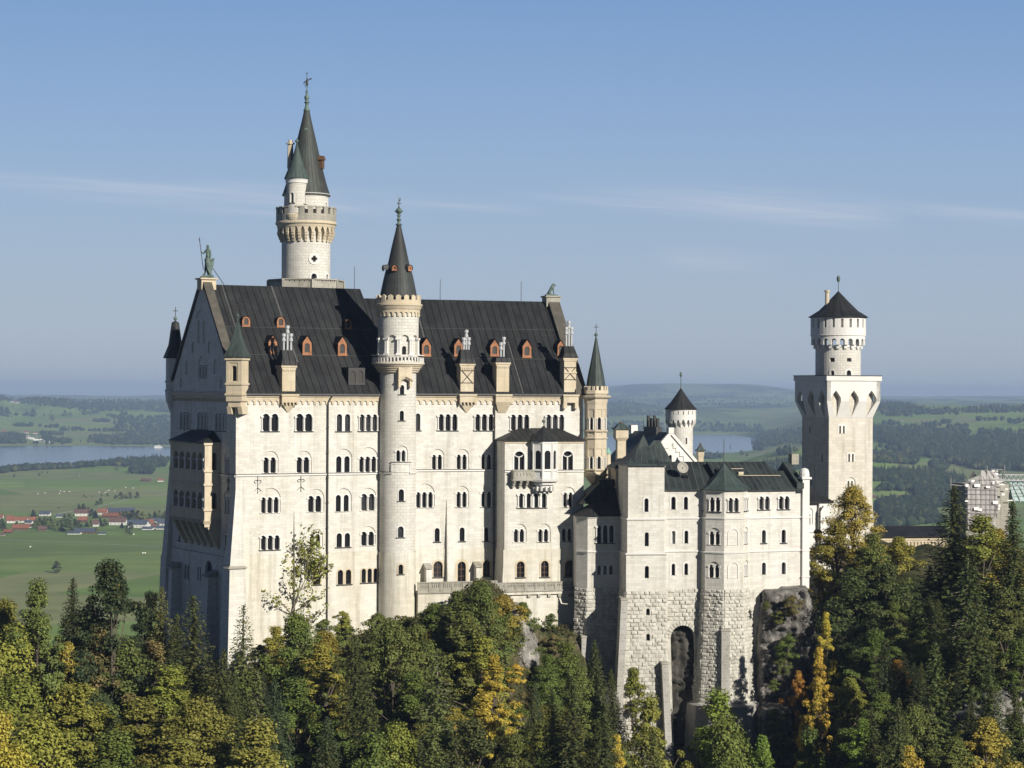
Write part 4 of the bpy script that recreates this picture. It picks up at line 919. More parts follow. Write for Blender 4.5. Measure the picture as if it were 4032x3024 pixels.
PA = (-.65, zAe, tr, zR); PB = (-.65, zBe, tr, zBr)
for q in ((783, 765, 852, 855), (1085, 770, 1153, 861), (1678, 788, 1735, 880)): dormer(A, PA, 'R1', *q, 'round')
for q in ((1012, 935, 1087, 1087), (1309, 938, 1387, 1098), (1617, 945, 1693, 1104)): dormer(A, PA, 'R1', *q, 'gable')
dormer(A, PA, 'R1', 1708, 1210, 1852, 1362, 'flat', mat='lead')
for q in ((526, 467, 597, 607), (782, 472, 850, 606), (1068, 478, 1136, 606), (1323, 481, 1392, 618), (1600, 487, 1650, 600)): dormer(B, PB, 'R2', *q, 'gable')
# ---------------------------------------------------------------- chimneys
def chimney(fr, reg, a0, a1, bt, bb, t0, t1, roof=None, flues=(), corb=None, anchors=False, par=PAL, mat='trim', arches=False):
    t = t0; x0, x1, z0, z1 = pw(fr, reg, a0, bt, a1, bb, t); m = MB(); fr2 = fr.shift(0, t); mp_ = fr2.plane(); hs = []
    if arches: hs = [dict(o=arch(x0 + (x1 - x0) * (.08 + .31 * k), x0 + (x1 - x0) * (.30 + .31 * k), z1 - 2.0, z1 - .45), d=.2, ch=[]) for k in range(3)]
    e_ = .18 if arches else 0
    panel(m, rect(x0, x1, z0, z1), hs, mp_); m.box(fr, x0, x1, t + .004, t1, z0, z1)
    m.box(fr, x0 - .22, x1 + .22, t - .2, t1 + .2, z1 - .35, z1); m.box(fr, x0 - .1, x1 + .1, t - .1, t1 + .1, z1 - .6, z1 - .353)
    o = part('chimney', m, M[mat], par)
    m = MB(); m.slab(lombard(x0, x1, z1 - 1.0, z1 - .6, 6, .4), mp_, -.1, 0) if not arches else m.mbox(mp_, x0 - .1, x1 + .1, z1 - 2.6, z1 - 2.35, -.15, 0); part('frieze', m, M[mat], o)
    if roof:
        zt = pw(fr, reg, a0, roof, a1, bt, t)[3]; c = (x0 + x1) / 2; w_ = (x1 - x0) / 2 + .32; q = .62
        lo = [fr.w(c - w_, t - .35, z1 + .01), fr.w(c + w_, t - .35, z1 + .01), fr.w(c + w_, t1 + .35, z1 + .01), fr.w(c - w_, t1 + .35, z1 + .01)]
        mid = [fr.w(c - w_ * .8, t - .1, z1 + .7), fr.w(c + w_ * .8, t - .1, z1 + .7), fr.w(c + w_ * .8, t1 + .1, z1 + .7), fr.w(c - w_ * .8, t1 + .1, z1 + .7)]
        hi = [fr.w(c - w_ * q, (t + t1) / 2 - .4, zt), fr.w(c + w_ * q, (t + t1) / 2 - .4, zt), fr.w(c + w_ * q, (t + t1) / 2 + .4, zt), fr.w(c - w_ * q, (t + t1) / 2 + .4, zt)]
        m = MB(); m.hexa(lo, mid); m.hexa(mid, hi); part('chimney_roof', m, M['roof'], o)
        for fa, fb in flues:
            sx, zz = fr.F(*P(reg, fa, fb), (t + t1) / 2); m = MB(); cc = fr.w(sx, (t + t1) / 2, 0)
            m.lathe(cc, [(.17, zt - .3), (.17, zz - 1.25), (.32, zz - 1.2), (.32, zz - .8), (.22, zz - .75), (.22, zz - .5), (.34, zz - .45), (.34, zz), (.05, zz + .05)], 8); part('flue', m, M['steel'], o)
    if corb:
        m = MB(); ze_ = zAe if fr is A else zBe; w_ = (x1 - x0) / 2 + .25; c = (x0 + x1) / 2; za = fr.F(*P(corb[0], 0, corb[1]), 0)[1]; zc = fr.F(*P(corb[0], 0, corb[2]), 0)[1]
        zt_ = ze_ - .1
        m.box(fr, c - w_, c + w_, -.95, 0, za + .35, zt_ - .3); m.box(fr, c - w_ - .12, c + w_ + .12, -1.1, 0, zt_ - .3, zt_)
        if corb[3] == 'teeth':
            for k in range(5): x = c - w_ + .05 + k * (2 * w_ - .3) / 4; m.box(fr, x, x + .22, -.92, 0, za, za + .35)
            m.hexa([fr.w(c - .1, -.1, zc), fr.w(c + .1, -.1, zc), fr.w(c + .1, 0, zc), fr.w(c - .1, 0, zc)], [fr.w(c - w_ + .35, -.6, za - .003), fr.w(c + w_ - .35, -.6, za - .003), fr.w(c + w_ - .35, 0, za - .003), fr.w(c - w_ + .35, 0, za - .003)])
        elif corb[3] == 'plain':
            m.hexa([fr.w(c - w_ * .5, -.1, zc), fr.w(c + w_ * .5, -.1, zc), fr.w(c + w_ * .5, 0, zc), fr.w(c - w_ * .5, 0, zc)], [fr.w(c - w_, -.9, za + .34), fr.w(c + w_, -.9, za + .34), fr.w(c + w_, 0, za + .34), fr.w(c - w_, 0, za + .34)])
        else:
            for x in (c - w_, c + w_ - .6): m.box(fr, x, x + .6, -.9, 0, zc, za + .345)
        part('corbel', m, M[mat], o)
    if anchors:
        m = MB(); c = (x0 + x1) / 2; zc = z0 + (z1 - z0) * .55
        for s_ in (-1, 1):
            m.tube(mp_(c - 1.0 * s_, zc - 1.1, -.08), mp_(c + 1.0 * s_, zc + 1.1, -.08), .06, .06, 5)
        for zz in (zc - 1.0, zc + 1.0): m.tube(mp_(x0 - .1, zz, -.08), mp_(x1 + .1, zz, -.08), .05, .05, 5)
        part('wall_anchor', m, M['iron'], o)
    return o
cpy = -.35
chimney(A, 'R1', 1131, 1245, 1190, 1420, cpy, 1.9, 1058, ((1144, 915), (1177, 845), (1207, 915)), ('R3', 1, 205, 275, 'teeth')[:1] + (205, 275, 'teeth'))
chimney(B, 'R2', 832, 936, 665, 900, cpy, 1.9, 555, ((857, 460), (877, 400), (896, 460)), ('R4', 92, 165, 'teeth'), anchors=True)
chimney(B, 'R2', 1117, 1216, 655, 900, cpy, 1.9, 612, ((1150, 500), (1173, 457)), ('R4', 92, 165, 'plain'))
chimney(B, 'R2', 1652, 1746, 620, 900, cpy, 1.9, 528, ((1668, 377), (1689, 330), (1710, 377)), ('R4', 92, 125, 'legs'), anchors=True, arches=True)
# metal skirts where the shafts leave the roof
# ---------------------------------------------------------------- terrace
zb_ = fz(B, 'A4', 330, 1500, -3.4); zt_ = fz(B, 'A4', 263, 1500, -3.4); x0 = fs(B, 'A4', 1192, 300, -3.6); x1 = fs(B, 'A4', 1762, 300, -3.6)
TER = None; m = MB()
def para(m, fr, x0, x1, t, z0, z1, n):
    mp_ = fr.shift(0, t).plane(); w_ = (x1 - x0) / n; hs = []
    for k in range(n):
        for j in range(4): a = x0 + w_ * k + w_ * (.16 + .18 * j); hs.append(dict(o=arch(a, a + w_ * .11, z0 + (z1 - z0) * .45, z1 - .22, 5), d=.12, ch=[]))
    panel(m, rect(x0, x1, z0, z1), hs, mp_)
    for k in range(n + 1): m.mbox(mp_, x0 + w_ * k - .14, x0 + w_ * k + .14, z0 + .002, z1 - .002, -.1, .05)
    m.mbox(mp_, x0 - .1, x1 + .1, z1, z1 + .16, -.14, .35); m.mbox(mp_, x0 - .1, x1 + .1, z0 - .2, z0, -.16, .3)
    m.poly([mp_(x0, z0, .3), mp_(x1, z0, .3), mp_(x1, z1, .3), mp_(x0, z1, .3)])
para(m, B, x0, x1, -3.6, zb_, zt_, 7)
x2 = fs(B, 'B5', 115, 1450, -5.3); x3 = fs(B, 'B5', 806, 1450, -5.3); z2, z3 = fz(B, 'B5', 1490, 450, -5.3), fz(B, 'B5', 1428, 450, -5.3)
para(m, B, x2, x3, -5.3, z2, z3, 8)
m.poly([B.w(x2, -5.3, z2 - .2), B.w(x2, -3.0, z2 - .2), B.w(x2, -3.0, z3), B.w(x2, -5.3, z3)]); m.box(B, x3 - .25, x3, -5.3, -1.0, z2, z3)
TERo = part('balustrade', m, M['greystone'], PAL)
m = MB(); m.box(B, x0, x1 + .3, -3.55, 0, zb_ - 14, zb_ - .21); m.box(B, x2, x3, -5.25, 0, z2 - .7, z2 - .21)
m.box(B, x2, x3 - .2, -4.0, 0, z2 - 16, z2 - .701); part('terrace_wall', m, M['wall_low'], PAL)
m = MB(); nb = 6
for k in range(nb):
    x = fs(B, 'B5', 405 + (k) * 88, 1500, -5.0) - .25 if k < 5 else x3 - .5
    m.mark()
    for j, (dd, h) in enumerate(((1.15, .55), (.8, .5), (.45, .5))): m.box(B, x, x + .5, -4.0 - dd, -4.0, z2 - .702 - .5 * (j + 1) + .003 * j, z2 - .702 - .5 * j)
part('corbel', m, M['greystone'], PAL)
m = MB(); sq = fs(B, 'B5', 548, 1635, -4.0); zq = fz(B, 'B5', 1635, 548, -4.0); m.box(B, sq - .45, sq + .45, -4.03, -3.8, zq - .4, zq + .4); part('window', m, M['glass'], PAL)
m = MB(); m.lathe(ray(1845, 1540) * 0 + B.w(fs(B, 'B5', 185, 1545, -4), -3.9, 0), [(.28, z2 - 3.4), (.28, z2 - 2.2), (.02, z2 - 1.9)], 8)
# ================================================================ round stair tower on the south front
TW = Tower(1567, 352.6); RT = thing('round_stair_tower', 'slender round white tower with balcony, battlements and dark cone roof in front of the palace', 'tower', (TW.c[0], TW.c[1], -46))
r0 = TW.r(71.5); zY = lambda reg, b: z_at(1567, P(reg, 0, b)[1], TW.D - 2.7); H = []
k3 = dict(col=False, sur=.18)
TW.win(H, RT, r0, 'R4', 164, 148, 200, 233, 1, **k3); TW.win(H, RT, r0, 'R2', 350, 836, 385, 910, 1, **k3)
TW.win(H, RT, r0, 'R4', 135, 492, 215, 592, 2, (128, 237, 452), gap=.3)
TW.win(H, RT, r0, 'R4', 159, 832, 204, 935, 1, **k3); TW.win(H, RT, r0, 'R4', 153, 1155, 203, 1252, 1, **k3)
zlo = zY('R4', 1385); HL = []; TW.win(HL, RT, r0 + .12, 'R4', 161, 1487, 200, 1572, 1, col=False, sur=.25, surm=M['trim'])
z1 = zY('R2', 690)
cylwall(TW, r0, zlo, z1, H, M['tower'], RT); cylwall(TW, r0 + .12, -48, zlo, HL, M['wall_low'], RT)
m = MB(); mp_ = TW.mp(r0); rb = TW.r(103); zB0, zB1 = zY('R2', 668), zY('R2', 603)
# stepped string course
a1, a2 = TW.a(P('R4', 98, 0)[0], r0), TW.a(P('R4', 252, 0)[0], r0); zs0, zs1 = zY('R4', 690) + .1, zY('R4', 603) + .05
for x0_, x1_, z_ in ((-6, a1, zs0), (a1, a2, zs1), (a2, 6, zs0)): m.mbox(mp_, x0_, x1_, z_ - .25, z_, -.2, .05, 8)
for x in (a1, a2): m.mbox(mp_, x - .1, x + .1, zs0 - .25, zs1 - .25, -.19, .05)
m.mbox(mp_, a1, a2, zs0, zs1 - .25, -.12, .05, 4); ss = part('string_course', m, M['wall'], RT)
m = MB(); m.mbox(mp_, a1 - .1, a2 + .1, zs1 + .003, zs1 + .1, -.26, .05, 6); m.mbox(mp_, -6, a1, zs0 + .003, zs0 + .08, -.24, .05, 8); part('string_cap', m, M['lead'], RT)
# balcony
m = MB(); pr = [(r0, zY('R2', 742)), (r0 + .12, zY('R2', 738))]
for k in range(5): f = k / 4; rr = r0 + .15 + (rb - r0 - .2) * (.18 + .82 * f); zz = zY('R2', 735) + (zB0 - zY('R2', 735)) * f * .95; pr += [(rr, zz), (rr + .08, zz + .2), (rr, zz + .38)]
pr += [(rb, zB0 - .1), (rb, zB0), (r0, zB0)]; m.lathe(TW.c, pr, 48); part('balcony', m, M['trim'], RT)
m = MB(); mpb = TW.mp(rb - .05); nb = 44; hs = []; cir = 2 * math.pi * (rb - .05)
for k in range(nb): a = -cir / 2 + cir * (k + .2) / nb; hs.append(dict(o=arch(a, a + cir * .6 / nb, zB0 + .25, zB1 - .28, 5), d=.18, ch=None))
panel(m, rect(-cir / 2, cir / 2, zB0, zB1), hs, mpb, 0); panel(m, rect(-cir / 2, cir / 2, zB0, zB1), [dict(h, d=.2) for h in hs], mpb, .18)
m.lathe(TW.c, [(rb - .25, zB1), (rb + .06, zB1), (rb + .06, zB1 + .12), (rb - .3, zB1 + .12), (rb - .3, zB1)], 48); m.lathe(TW.c, [(rb, zB0), (rb + .08, zB0 + .02), (rb + .08, zB0 + .14), (rb, zB0 + .14)], 48)
part('balustrade', m, M['white'], RT)
# box oriel under the balcony
m = MB(); oa = TW.a(P('R2', 382, 0)[0], r0); fr9 = Frame((TW.c[0], TW.c[1]), -TW.phi + math.degrees(oa / r0)); za, zb2_ = zY('R2', 770), zY('R2', 655)
m.slab([( -1.15, za - 1.7), (-.75, za - 1.7), (-.75, za - .6), (-.4, za - .15), (0, za), (.4, za - .15), (.75, za - .6), (.75, za - 1.7), (1.15, za - 1.7), (1.15, zb2_), (-1.15, zb2_)], lambda a, z, d=0: fr9.w(a, -r0 - .75 + d, z), 0, 1.4)
for k in range(3): m.slab([(-1.25 + .1 * k, za - .75 - .1 * k), (-.6, za - .3 - .15 * k), (0, za - .02 - .15 * k), (.6, za - .3 - .15 * k), (1.25 - .1 * k, za - .75 - .1 * k), (1.25 - .1 * k, za - .45 - .1 * k), (.6, za + .0 - .15 * k), (0, za + .25 - .15 * k), (-.6, za - .15 * k), (-1.25 + .1 * k, za - .45 - .1 * k)], lambda a, z, d=0: fr9.w(a, -r0 - .95 + .15 * k + d, z), 0, 1.0)
part('box_oriel', m, M['trim'], RT)
# upper drum with blind arcade
ru = TW.r(80); zf0, zf1 = zY('R2', 292), zY('R2', 235); H = []; mpu = TW.mp(ru); az0, az1, asp = zY('R2', 600), zY('R2', 440), ru * R(36.5)
for k in range(-4, 5):
    c = ru * R(19.5 + 36.5 * k); wd = ru * R(13.5); ch = []
    if k == 0: ch = [dict(o=arch(c - .42, c + .42, az0 + .05, zY('R2', 527)), d=.75, ch=None)]
    H.append(dict(o=arch(c - wd, c + wd, az0, az1), d=.38, ch=ch))
g = MB(); g.poly([mpu(ru * R(19.5) - .5, az0, .7), mpu(ru * R(19.5) + .5, az0, .7), mpu(ru * R(19.5) + .5, az1, .7), mpu(ru * R(19.5) - .5, az1, .7)]); part('door', g, M['glass'], RT)
m = MB(); panel(m, rect(-math.pi * ru + .05, math.pi * ru - .05, zB0, zf1 + .1), H, mpu, 0, ru * R(7.5)); wu = part('wall', m, M['tower'], RT)
m = MB()
for k in range(-4, 5):
    m.mark(); c = ru * R(19.5 + 36.5 * (k + .5)); zc = az1 - ru * R(13.5)
    for e_ in (-.16, .16): m.tube(mpu(c + e_, az0, -.05), mpu(c + e_, zc, -.05), .15, .13, 8)
    m.mbox(mpu, c - .48, c + .48, zc, zc + .32, -.3, .1); m.mbox(mpu, c - .42, c + .42, az0, az0 + .3, -.25, .1)
part('column', m, M['white'], RT)
m = MB(); mpf = TW.mp(ru + .22); nn = 26; cc_ = 2 * math.pi * (ru + .22); m.slab(lombard(-cc_ / 2, cc_ / 2, zf0, zf1, nn, .36), mpf, 0, .22, grid=.5)
m.lathe(TW.c, [(ru + .1, zf1), (ru + .32, zf1), (ru + .4, zY('R2', 225)), (TW.r(92), zY('R2', 212)), (TW.r(95), zY('R2', 205)), (TW.r(95), zY('R2', 193)), (TW.r(88), zY('R2', 190)), (TW.r(60), zY('R2', 190))], 48); part('cornice', m, M['trim'], RT)
m = MB(); rc = TW.r(88.5); mpc = TW.mp(rc); cc_ = 2 * math.pi * rc; zc0, zc1 = zY('R2', 192), zY('R2', 120); m.slab(crenel(-cc_ / 2, cc_ / 2, zc0, zc1, 17, .62, zc0 + (zc1 - zc0) * .42, .22), mpc, 0, .35, back=True, grid=.5); part('battlement', m, M['trim'], RT)
m = MB(); zz = lambda b: zY('B4', b)
m.lathe(TW.c, [(TW.r(73), zz(945)), (TW.r(72.5), zz(915)), (TW.r(62), zz(800)), (TW.r(51), zz(700)), (TW.r(42), zz(640)), (TW.r(28.5), zz(500)), (TW.r(16), zz(385)), (TW.r(8.5), zz(312))], 40, useam=34); part('spire', m, M['spire'], RT)
f0 = zz(312); u_ = lambda b: zz(b) - f0
finial(TW.c, f0, [(.36, 0), (.5, .06), (.55, u_(303)), (.28, u_(292)), (.22, u_(275)), (.42, u_(262)), (.22, u_(250)), (.18, u_(238)), (.34, u_(228)), (.2, u_(215)), (.3, u_(208)), (.62, u_(192)), (.66, u_(187)), (.5, u_(175)), (.2, u_(160)), (.1, u_(150)), (.08, u_(100)), (.03, u_(62))], M['bronze'], RT)
m = MB(); cross(m, TW.c, zz(150), zz(100) - zz(150), .32, .07); m.tube((TW.c[0] + .1, TW.c[1], zz(100)), (TW.c[0] + .25, TW.c[1], zz(75)), .12, .04); part('weathervane', m, M['iron'], RT)
for an, zb_2, sz in ((-14, 728, 1.0), (46, 728, 1.0), (-72, 728, 1.0)):
    rr = TW.r(54); z0 = zz(728); z1 = zz(658); fr9 = Frame((TW.c[0], TW.c[1]), -TW.phi + an); ft = -rr - .35; mp9 = fr9.shift(0, ft).plane(); m = MB(); panel(m, arch(-.46, .46, z0 + .3, z1 - .1), [dict(o=arch(-.26, .26, z0 + .6, z1 - .4), d=.2, ch=[])], mp9); o = part('dormer', m, M['orange'], RT)
    m = MB(); q = arch(-.55, .55, z0 + .5, z1)[1:] + [(-.55, z0 + .5)]
    for (xa, za), (xb, zb9) in zip(q[:-1], q[1:]): m.poly([fr9.w(xa, ft - .12, za), fr9.w(xb, ft - .12, zb9), fr9.w(xb, -1.2, zb9 + .2), fr9.w(xa, -1.2, za)])
    part('dormer_roof', m, M['lead'], o)
# ================================================================ tallest tower behind the palace
TM = Tower(1202, 392); MT = thing('main_tower', 'tallest white round tower with arcaded gallery, side turret and green cone spire behind the palace', 'tower', (TM.c[0], TM.c[1], -40))
Y8 = lambda b: z_at(1202, P('R8', 0, b)[1], TM.D - (4.0 if b > 800 else 0)); rm = TM.r(95.5); H = []
k8 = dict(col=False, sur=.3, sill=False)
TM.win(H, MT, rm, 'R8', 411, 1523, 450, 1570, 1, deep=.6, **k8); TM.win(H, MT, rm, 'R8', 516, 1525, 531, 1570, 1, deep=.6, **k8)
ac = TM.a(P('R8', 431, 0)[0], rm); zc = Y8(1405) - .3
qf = []
for k in range(32):
    an = 2 * math.pi * k / 32; rr = .33 + .22 * abs(math.cos(2 * an)) ** .5; qf.append((ac + rr * math.cos(an), zc + rr * math.sin(an)))
H.append(dict(o=qf, d=.5, ch=None))
g = MB(); mpm = TM.mp(rm); g.poly([mpm(ac - .7, zc - .7, .45), mpm(ac + .7, zc - .7, .45), mpm(ac + .7, zc + .7, .45), mpm(ac - .7, zc + .7, .45)]); wq = part('window', g, M['glass'], MT)
m = MB(); ring = [(ac + 1.0 * math.cos(2 * math.pi * k / 28), zc + 1.0 * math.sin(2 * math.pi * k / 28)) for k in range(28)]; panel(m, ring, [dict(o=[(ac + (x - ac) * 1.12, zc + (z - zc) * 1.12) for x, z in qf], d=0, ch=None)], mpm, -.12); m.quads([mpm(x, z, -.12) for x, z in ring], [mpm(x, z, .02) for x, z in ring], True); part('surround', m, M['white'], wq)
cylwall(TM, rm, -30, Y8(1170), H, M['tower'], MT)
rg = TM.r(118); zg0, zg1, zg2 = Y8(1285), Y8(1185), Y8(1150)
m = MB(); mg = TM.mp(rg - .25); cc_ = 2 * math.pi * (rg - .25); nA = 26; wA_ = cc_ / nA
# pointed arches carried on stepped corbels
pts = [(-cc_ / 2, zg1 + .4)]
for k in range(nA):
    a = -cc_ / 2 + wA_ * k; hw = .2; c = a + wA_ / 2; zs = zg1 - .85; zp = zg1 + .05
    pts += [(a, zs), (a + hw, zs)] + [(a + hw + (wA_ / 2 - hw) * (i / 4) ** 1.0, zs + (zp - zs) * math.sin(i / 4 * math.pi / 2) ** .8) for i in range(1, 5)] + [(a + wA_ - hw - (wA_ / 2 - hw) * (1 - i / 4), zs + (zp - zs) * math.sin((1 - i / 4) * math.pi / 2) ** .8) for i in range(1, 5)]
pts += [(cc_ / 2, zg1 - .85), (cc_ / 2, zg1 + .4)]
q = [pts[0]]
for p in pts[1:]:
    if abs(p[0] - q[-1][0]) + abs(p[1] - q[-1][1]) > 1e-4: q.append(p)
m.slab(list(reversed(q)), mg, 0, .8, grid=.6)
for k in range(nA):
    a = -cc_ / 2 + wA_ * k; zs = zg1 - .85; th = rg - .25 - rm
    for j, f in enumerate((1.0, .72, .42)): m.mbox(mg, a - .24, a + .24, zs - (j + 1) * .56 + .003, zs - j * .56, (1 - f) * th, th + .1); m.mbox(mg, a - .27, a + .27, zs - j * .56 - .16, zs - j * .56 + .01, (1 - f) * th - .12, th)
part('corbel_arcade', m, M['trim'], MT)
m = MB(); m.lathe(TM.c, [(rm, Y8(1183)), (rg - .2, Y8(1183)), (rg - .1, Y8(1165)), (rg + .12, Y8(1158)), (rg + .12, Y8(1148)), (rg + .05, Y8(1143)), (rg - .05, Y8(1135)), (rm, Y8(1135))], 48); part('cornice', m, M['trim'], MT)
m = MB(); mpp = TM.mp(rg); cc_ = 2 * math.pi * rg; z0, z1 = Y8(1140), Y8(1040); m.slab(crenel(-cc_ / 2, cc_ / 2, z0, z1, 22, .6, z0 + (z1 - z0) * .52, .25), mpp, 0, .5, back=True, grid=.6)
for k in range(22): a = -cc_ / 2 + cc_ * (k + .5) / 22; m.mbox(mpp, a - .62, a + .62, z1 - .12, z1 + .12, -.1, .55)
part('battlement', m, M['greystone'], MT)
rd = TM.r(87); H = []; TM.win(H, MT, rd, 'R8', 508, 1000, 520, 1035, 1, **k8); cylwall(TM, rd, Y8(1150), Y8(930), H, M['tower'], MT)
m = MB(); m.lathe(TM.c, [(rd, Y8(955)), (rd + .25, Y8(945)), (rd + .35, Y8(935)), (rd, Y8(930))], 40); part('cornice', m, M['white'], MT)
m = MB(); q = lambda b, px: (TM.r(px), Y8(b)); m.lathe(TM.c, [q(947, 96), q(940, 94), q(860, 80), q(780, 66.5), q(670, 52), q(520, 33), q(420, 20), q(348, 11.5)], 44, useam=30); part('spire', m, M['spire_g'] if 'spire_g' in M else M['green'], MT)
f0 = Y8(348); u_ = lambda b: Y8(b) - f0
finial(TM.c, f0, [(.5, 0), (.62, .1), (.62, u_(338)), (.45, u_(330)), (.28, u_(305)), (.3, u_(290)), (.55, u_(282)), (.3, u_(276)), (.28, u_(268)), (.45, u_(255)), (.45, u_(240)), (.2, u_(228)), (.2, u_(215)), (.24, u_(205)), (.07, u_(190)), (.05, u_(75)), (.02, u_(58))], M['bronze'], MT)
m = MB()   # figure of the weathervane: a small striding knight silhouette in thin sheet with thickness
z0 = Y8(150); c = TM.c
for a, b, r_ in (((-.1, 0), (-.35, -.5), .1), ((.15, 0), (.05, -.6), .1), ((0, 0), (.0, .75), .26), ((0, .75), (.05, 1.1), .16), ((0, .6), (.75, 1.0), .09), ((0, .6), (-.5, .4), .09), ((.4, .9), (.9, 1.0), .13), ((-.6, .05), (-.3, .55), .12)): m.tube((c[0] + a[0], c[1], z0 + a[1]), (c[0] + b[0], c[1], z0 + b[1]), r_, r_ * .7, 6)
cross(m, c, Y8(90), Y8(62) - Y8(90), .22, .05); part('weathervane', m, M['iron'], MT)
# disc on the spire, dormer
fr9 = Frame(TM.c, -TM.phi + 0); m = MB(); rr = TM.r(29); m.lathe((0, 0), [(.45, 0), (.45, .15), (0.02, .16)], 14)
vv = m.v; ctr = fr9.w(0, -rr + .2, Y8(490)); m.v = [tuple(ctr + fr9.u * x + Vector((0, 0, 1)) * y - fr9.v * z) for x, y, z in vv]; part('round_hatch', m, M['bronze'], MT)
an = 66; fr9 = Frame(TM.c, -TM.phi + an); rr = TM.r(60); ft = -rr - .55; z0, z1 = Y8(768), Y8(700); m = MB(); panel(m, rect(-.5, .5, z0, z1), [dict(o=arch(-.25, .25, z0 + .3, z1 - .2), d=.2, ch=[])], fr9.shift(0, ft).plane()); m.box(fr9, -.5, .5, ft + .01, -1, z0, z1); o = part('dormer', m, M['brown'], MT)
m = MB(); m.hexa([fr9.w(-.7, ft - .2, z1 - .1), fr9.w(.7, ft - .2, z1 - .1), fr9.w(.8, -1, z1 - .1), fr9.w(-.8, -1, z1 - .1)], [fr9.w(-.1, ft - .2, z1 + .6), fr9.w(.1, ft - .2, z1 + .6), fr9.w(.1, -1, z1 + .95), fr9.w(-.1, -1, z1 + .95)]); part('dormer_roof', m, M['brown'], o)
# side turret
TT = Tower(1164, 388.6); rt = TT.r(40); Y9 = lambda b: TT.z(P('R8', 0, b)[1]); H = []
TT.win(H, MT, rt, 'R8', 258, 937, 281, 1010, 1, col=False, sur=.22); TT.win(H, MT, rt, 'R8', 358, 945, 369, 1015, 1, col=False, sur=.1)
cylwall(TT, rt, Y9(1095), Y9(845), H, M['tower'], MT, name='turret_wall')
m = MB(); m.lathe(TT.c, [(.15, Y9(1352)), (.35, Y9(1335)), (.55, Y9(1330)), (.3, Y9(1318)), (.5, Y9(1300)), (.75, Y9(1285)), (.85, Y9(1272)), (.75, Y9(1262)), (.95, Y9(1250)), (1.1, Y9(1240)), (.9, Y9(1228)), (1.1, Y9(1215)), (1.25, Y9(1205)), (1.2, Y9(1185)), (1.6, Y9(1170)), (1.7, Y9(1155)), (1.85, Y9(1135)), (1.95, Y9(1118)), (rt + .15, Y9(1100)), (rt, Y9(1090))], 28); part('corbel', m, M['trim'], MT)
m = MB(); m.lathe(TT.c, [(rt, Y9(875)), (rt + .15, Y9(870)), (rt + .2, Y9(850)), (rt + .32, Y9(840)), (rt + .1, Y9(835))], 32); part('cornice', m, M['white'], MT)
m = MB(); m.lathe(TT.c, [(TT.r(50.5), Y9(838)), (TT.r(45), Y9(815)), (TT.r(33), Y9(760)), (TT.r(23), Y9(710)), (TT.r(11), Y9(640)), (TT.r(3), Y9(585))], 32, useam=18); part('turret_roof', m, M['copper_l'] if 'copper_l' in M else M['green'], MT)
finial(TT.c, Y9(585), [(.12, 0), (.12, .2), (.36, .45), (.36, .6), (.12, .85), (.04, 1.1)], M['bronze'], MT)
m = MB(); c9 = at(*P('R8', 264, 700), 393); m.tube((c9.x, c9.y, TM.z(P('R8', 0, 760)[1])), (c9.x, c9.y, TM.z(P('R8', 0, 580)[1])), .62, .52, 6); m.tube((c9.x, c9.y, TM.z(P('R8', 0, 582)[1])), (c9.x, c9.y, TM.z(P('R8', 0, 572)[1])), .75, .75, 8); m.tube((c9.x, c9.y, TM.z(P('R8', 0, 572)[1])), (c9.x, c9.y, TM.z(P('R8', 0, 552)[1])), .35, .4, 8); part('chimney', m, M['trim'], MT)
# terrace gallery round its foot
m = MB(); ro = TM.r(144) / .96; zo0, zo1 = Y8(1640), Y8(1572)
for k in range(8):
    a, b = ngon_pts(TM.c, ro, zo0, 8, 10, -TM.phi)[k], ngon_pts(TM.c, ro, zo0, 8, 10, -TM.phi)[(k + 1) % 8]; dv = b - a; Lk = dv.length; u_ = dv / Lk; nn = Vector((u_.y, -u_.x, 0)); nn = nn if nn.dot(a - Vector((*TM.c, a.z))) > 0 else -nn
    fmp = (lambda a_, u2, n2: lambda x, z, d=0.0: a_ + u2 * x - n2 * d + Vector((0, 0, z - a_.z)))(a.copy(), u_.copy(), nn.copy()); hs = []; n9 = 5
    for j in range(n9 * 2):
        w9 = (Lk - .8) / n9 / 2; x = .4 + w9 * j; tri = [(x + .1, zo0 + 1.75), (x + w9 - .1, zo0 + 1.75), (x + w9 / 2, zo1 - .35)] if j % 2 == 0 else [(x + w9 / 2, zo0 + 1.75), (x + w9 - .08, zo1 - .35), (x + .08, zo1 - .35)]
        hs.append(dict(o=tri, d=.2, ch=[]))
    panel(m, rect(0, Lk, zo0 - 4, zo1), hs, fmp); m.mbox(fmp, -.25, .25, zo0 - 4, zo1 + .05, -.15, .1); m.mbox(fmp, .25, Lk - .25, zo1, zo1 + .2, -.2, .4)
m.poly(ngon_pts(TM.c, ro - .1, zo0 + 1, 8, 10, -TM.phi)); part('gallery', m, M['greystone'], MT)
# ---------------------------------------------------------------- statues and rods on the ridge
def blob(m, pts, n=8):    # chain of (x,y,z,r) joined smoothly
    for a, b in zip(pts[:-1], pts[1:]): m.tube(a[:3], b[:3], a[3], b[3], n)
def skin(name, mat, verts, edges, label, cat, base, parent=None, sub=2):
    me = bpy.data.meshes.new(name); me.from_pydata([v[:3] for v in verts], edges, []); o = link(bpy.data.objects.new(name, me)); o.location = base
    me.materials.append(mat); mo = o.modifiers.new('skin', 'SKIN'); mo.use_smooth_shade = True
    for i, v in enumerate(verts): me.skin_vertices[0].data[i].radius = (v[3], v[4] if len(v) > 4 else v[3])
    me.skin_vertices[0].data[0].use_root = True; s_ = o.modifiers.new('sub', 'SUBSURF'); s_.levels = s_.render_levels = sub
    BASE[o.name] = Vector(base)
    if parent: o.parent = parent; o.location = (0, 0, 0)
    elif label: props(o, label, cat)
    return o
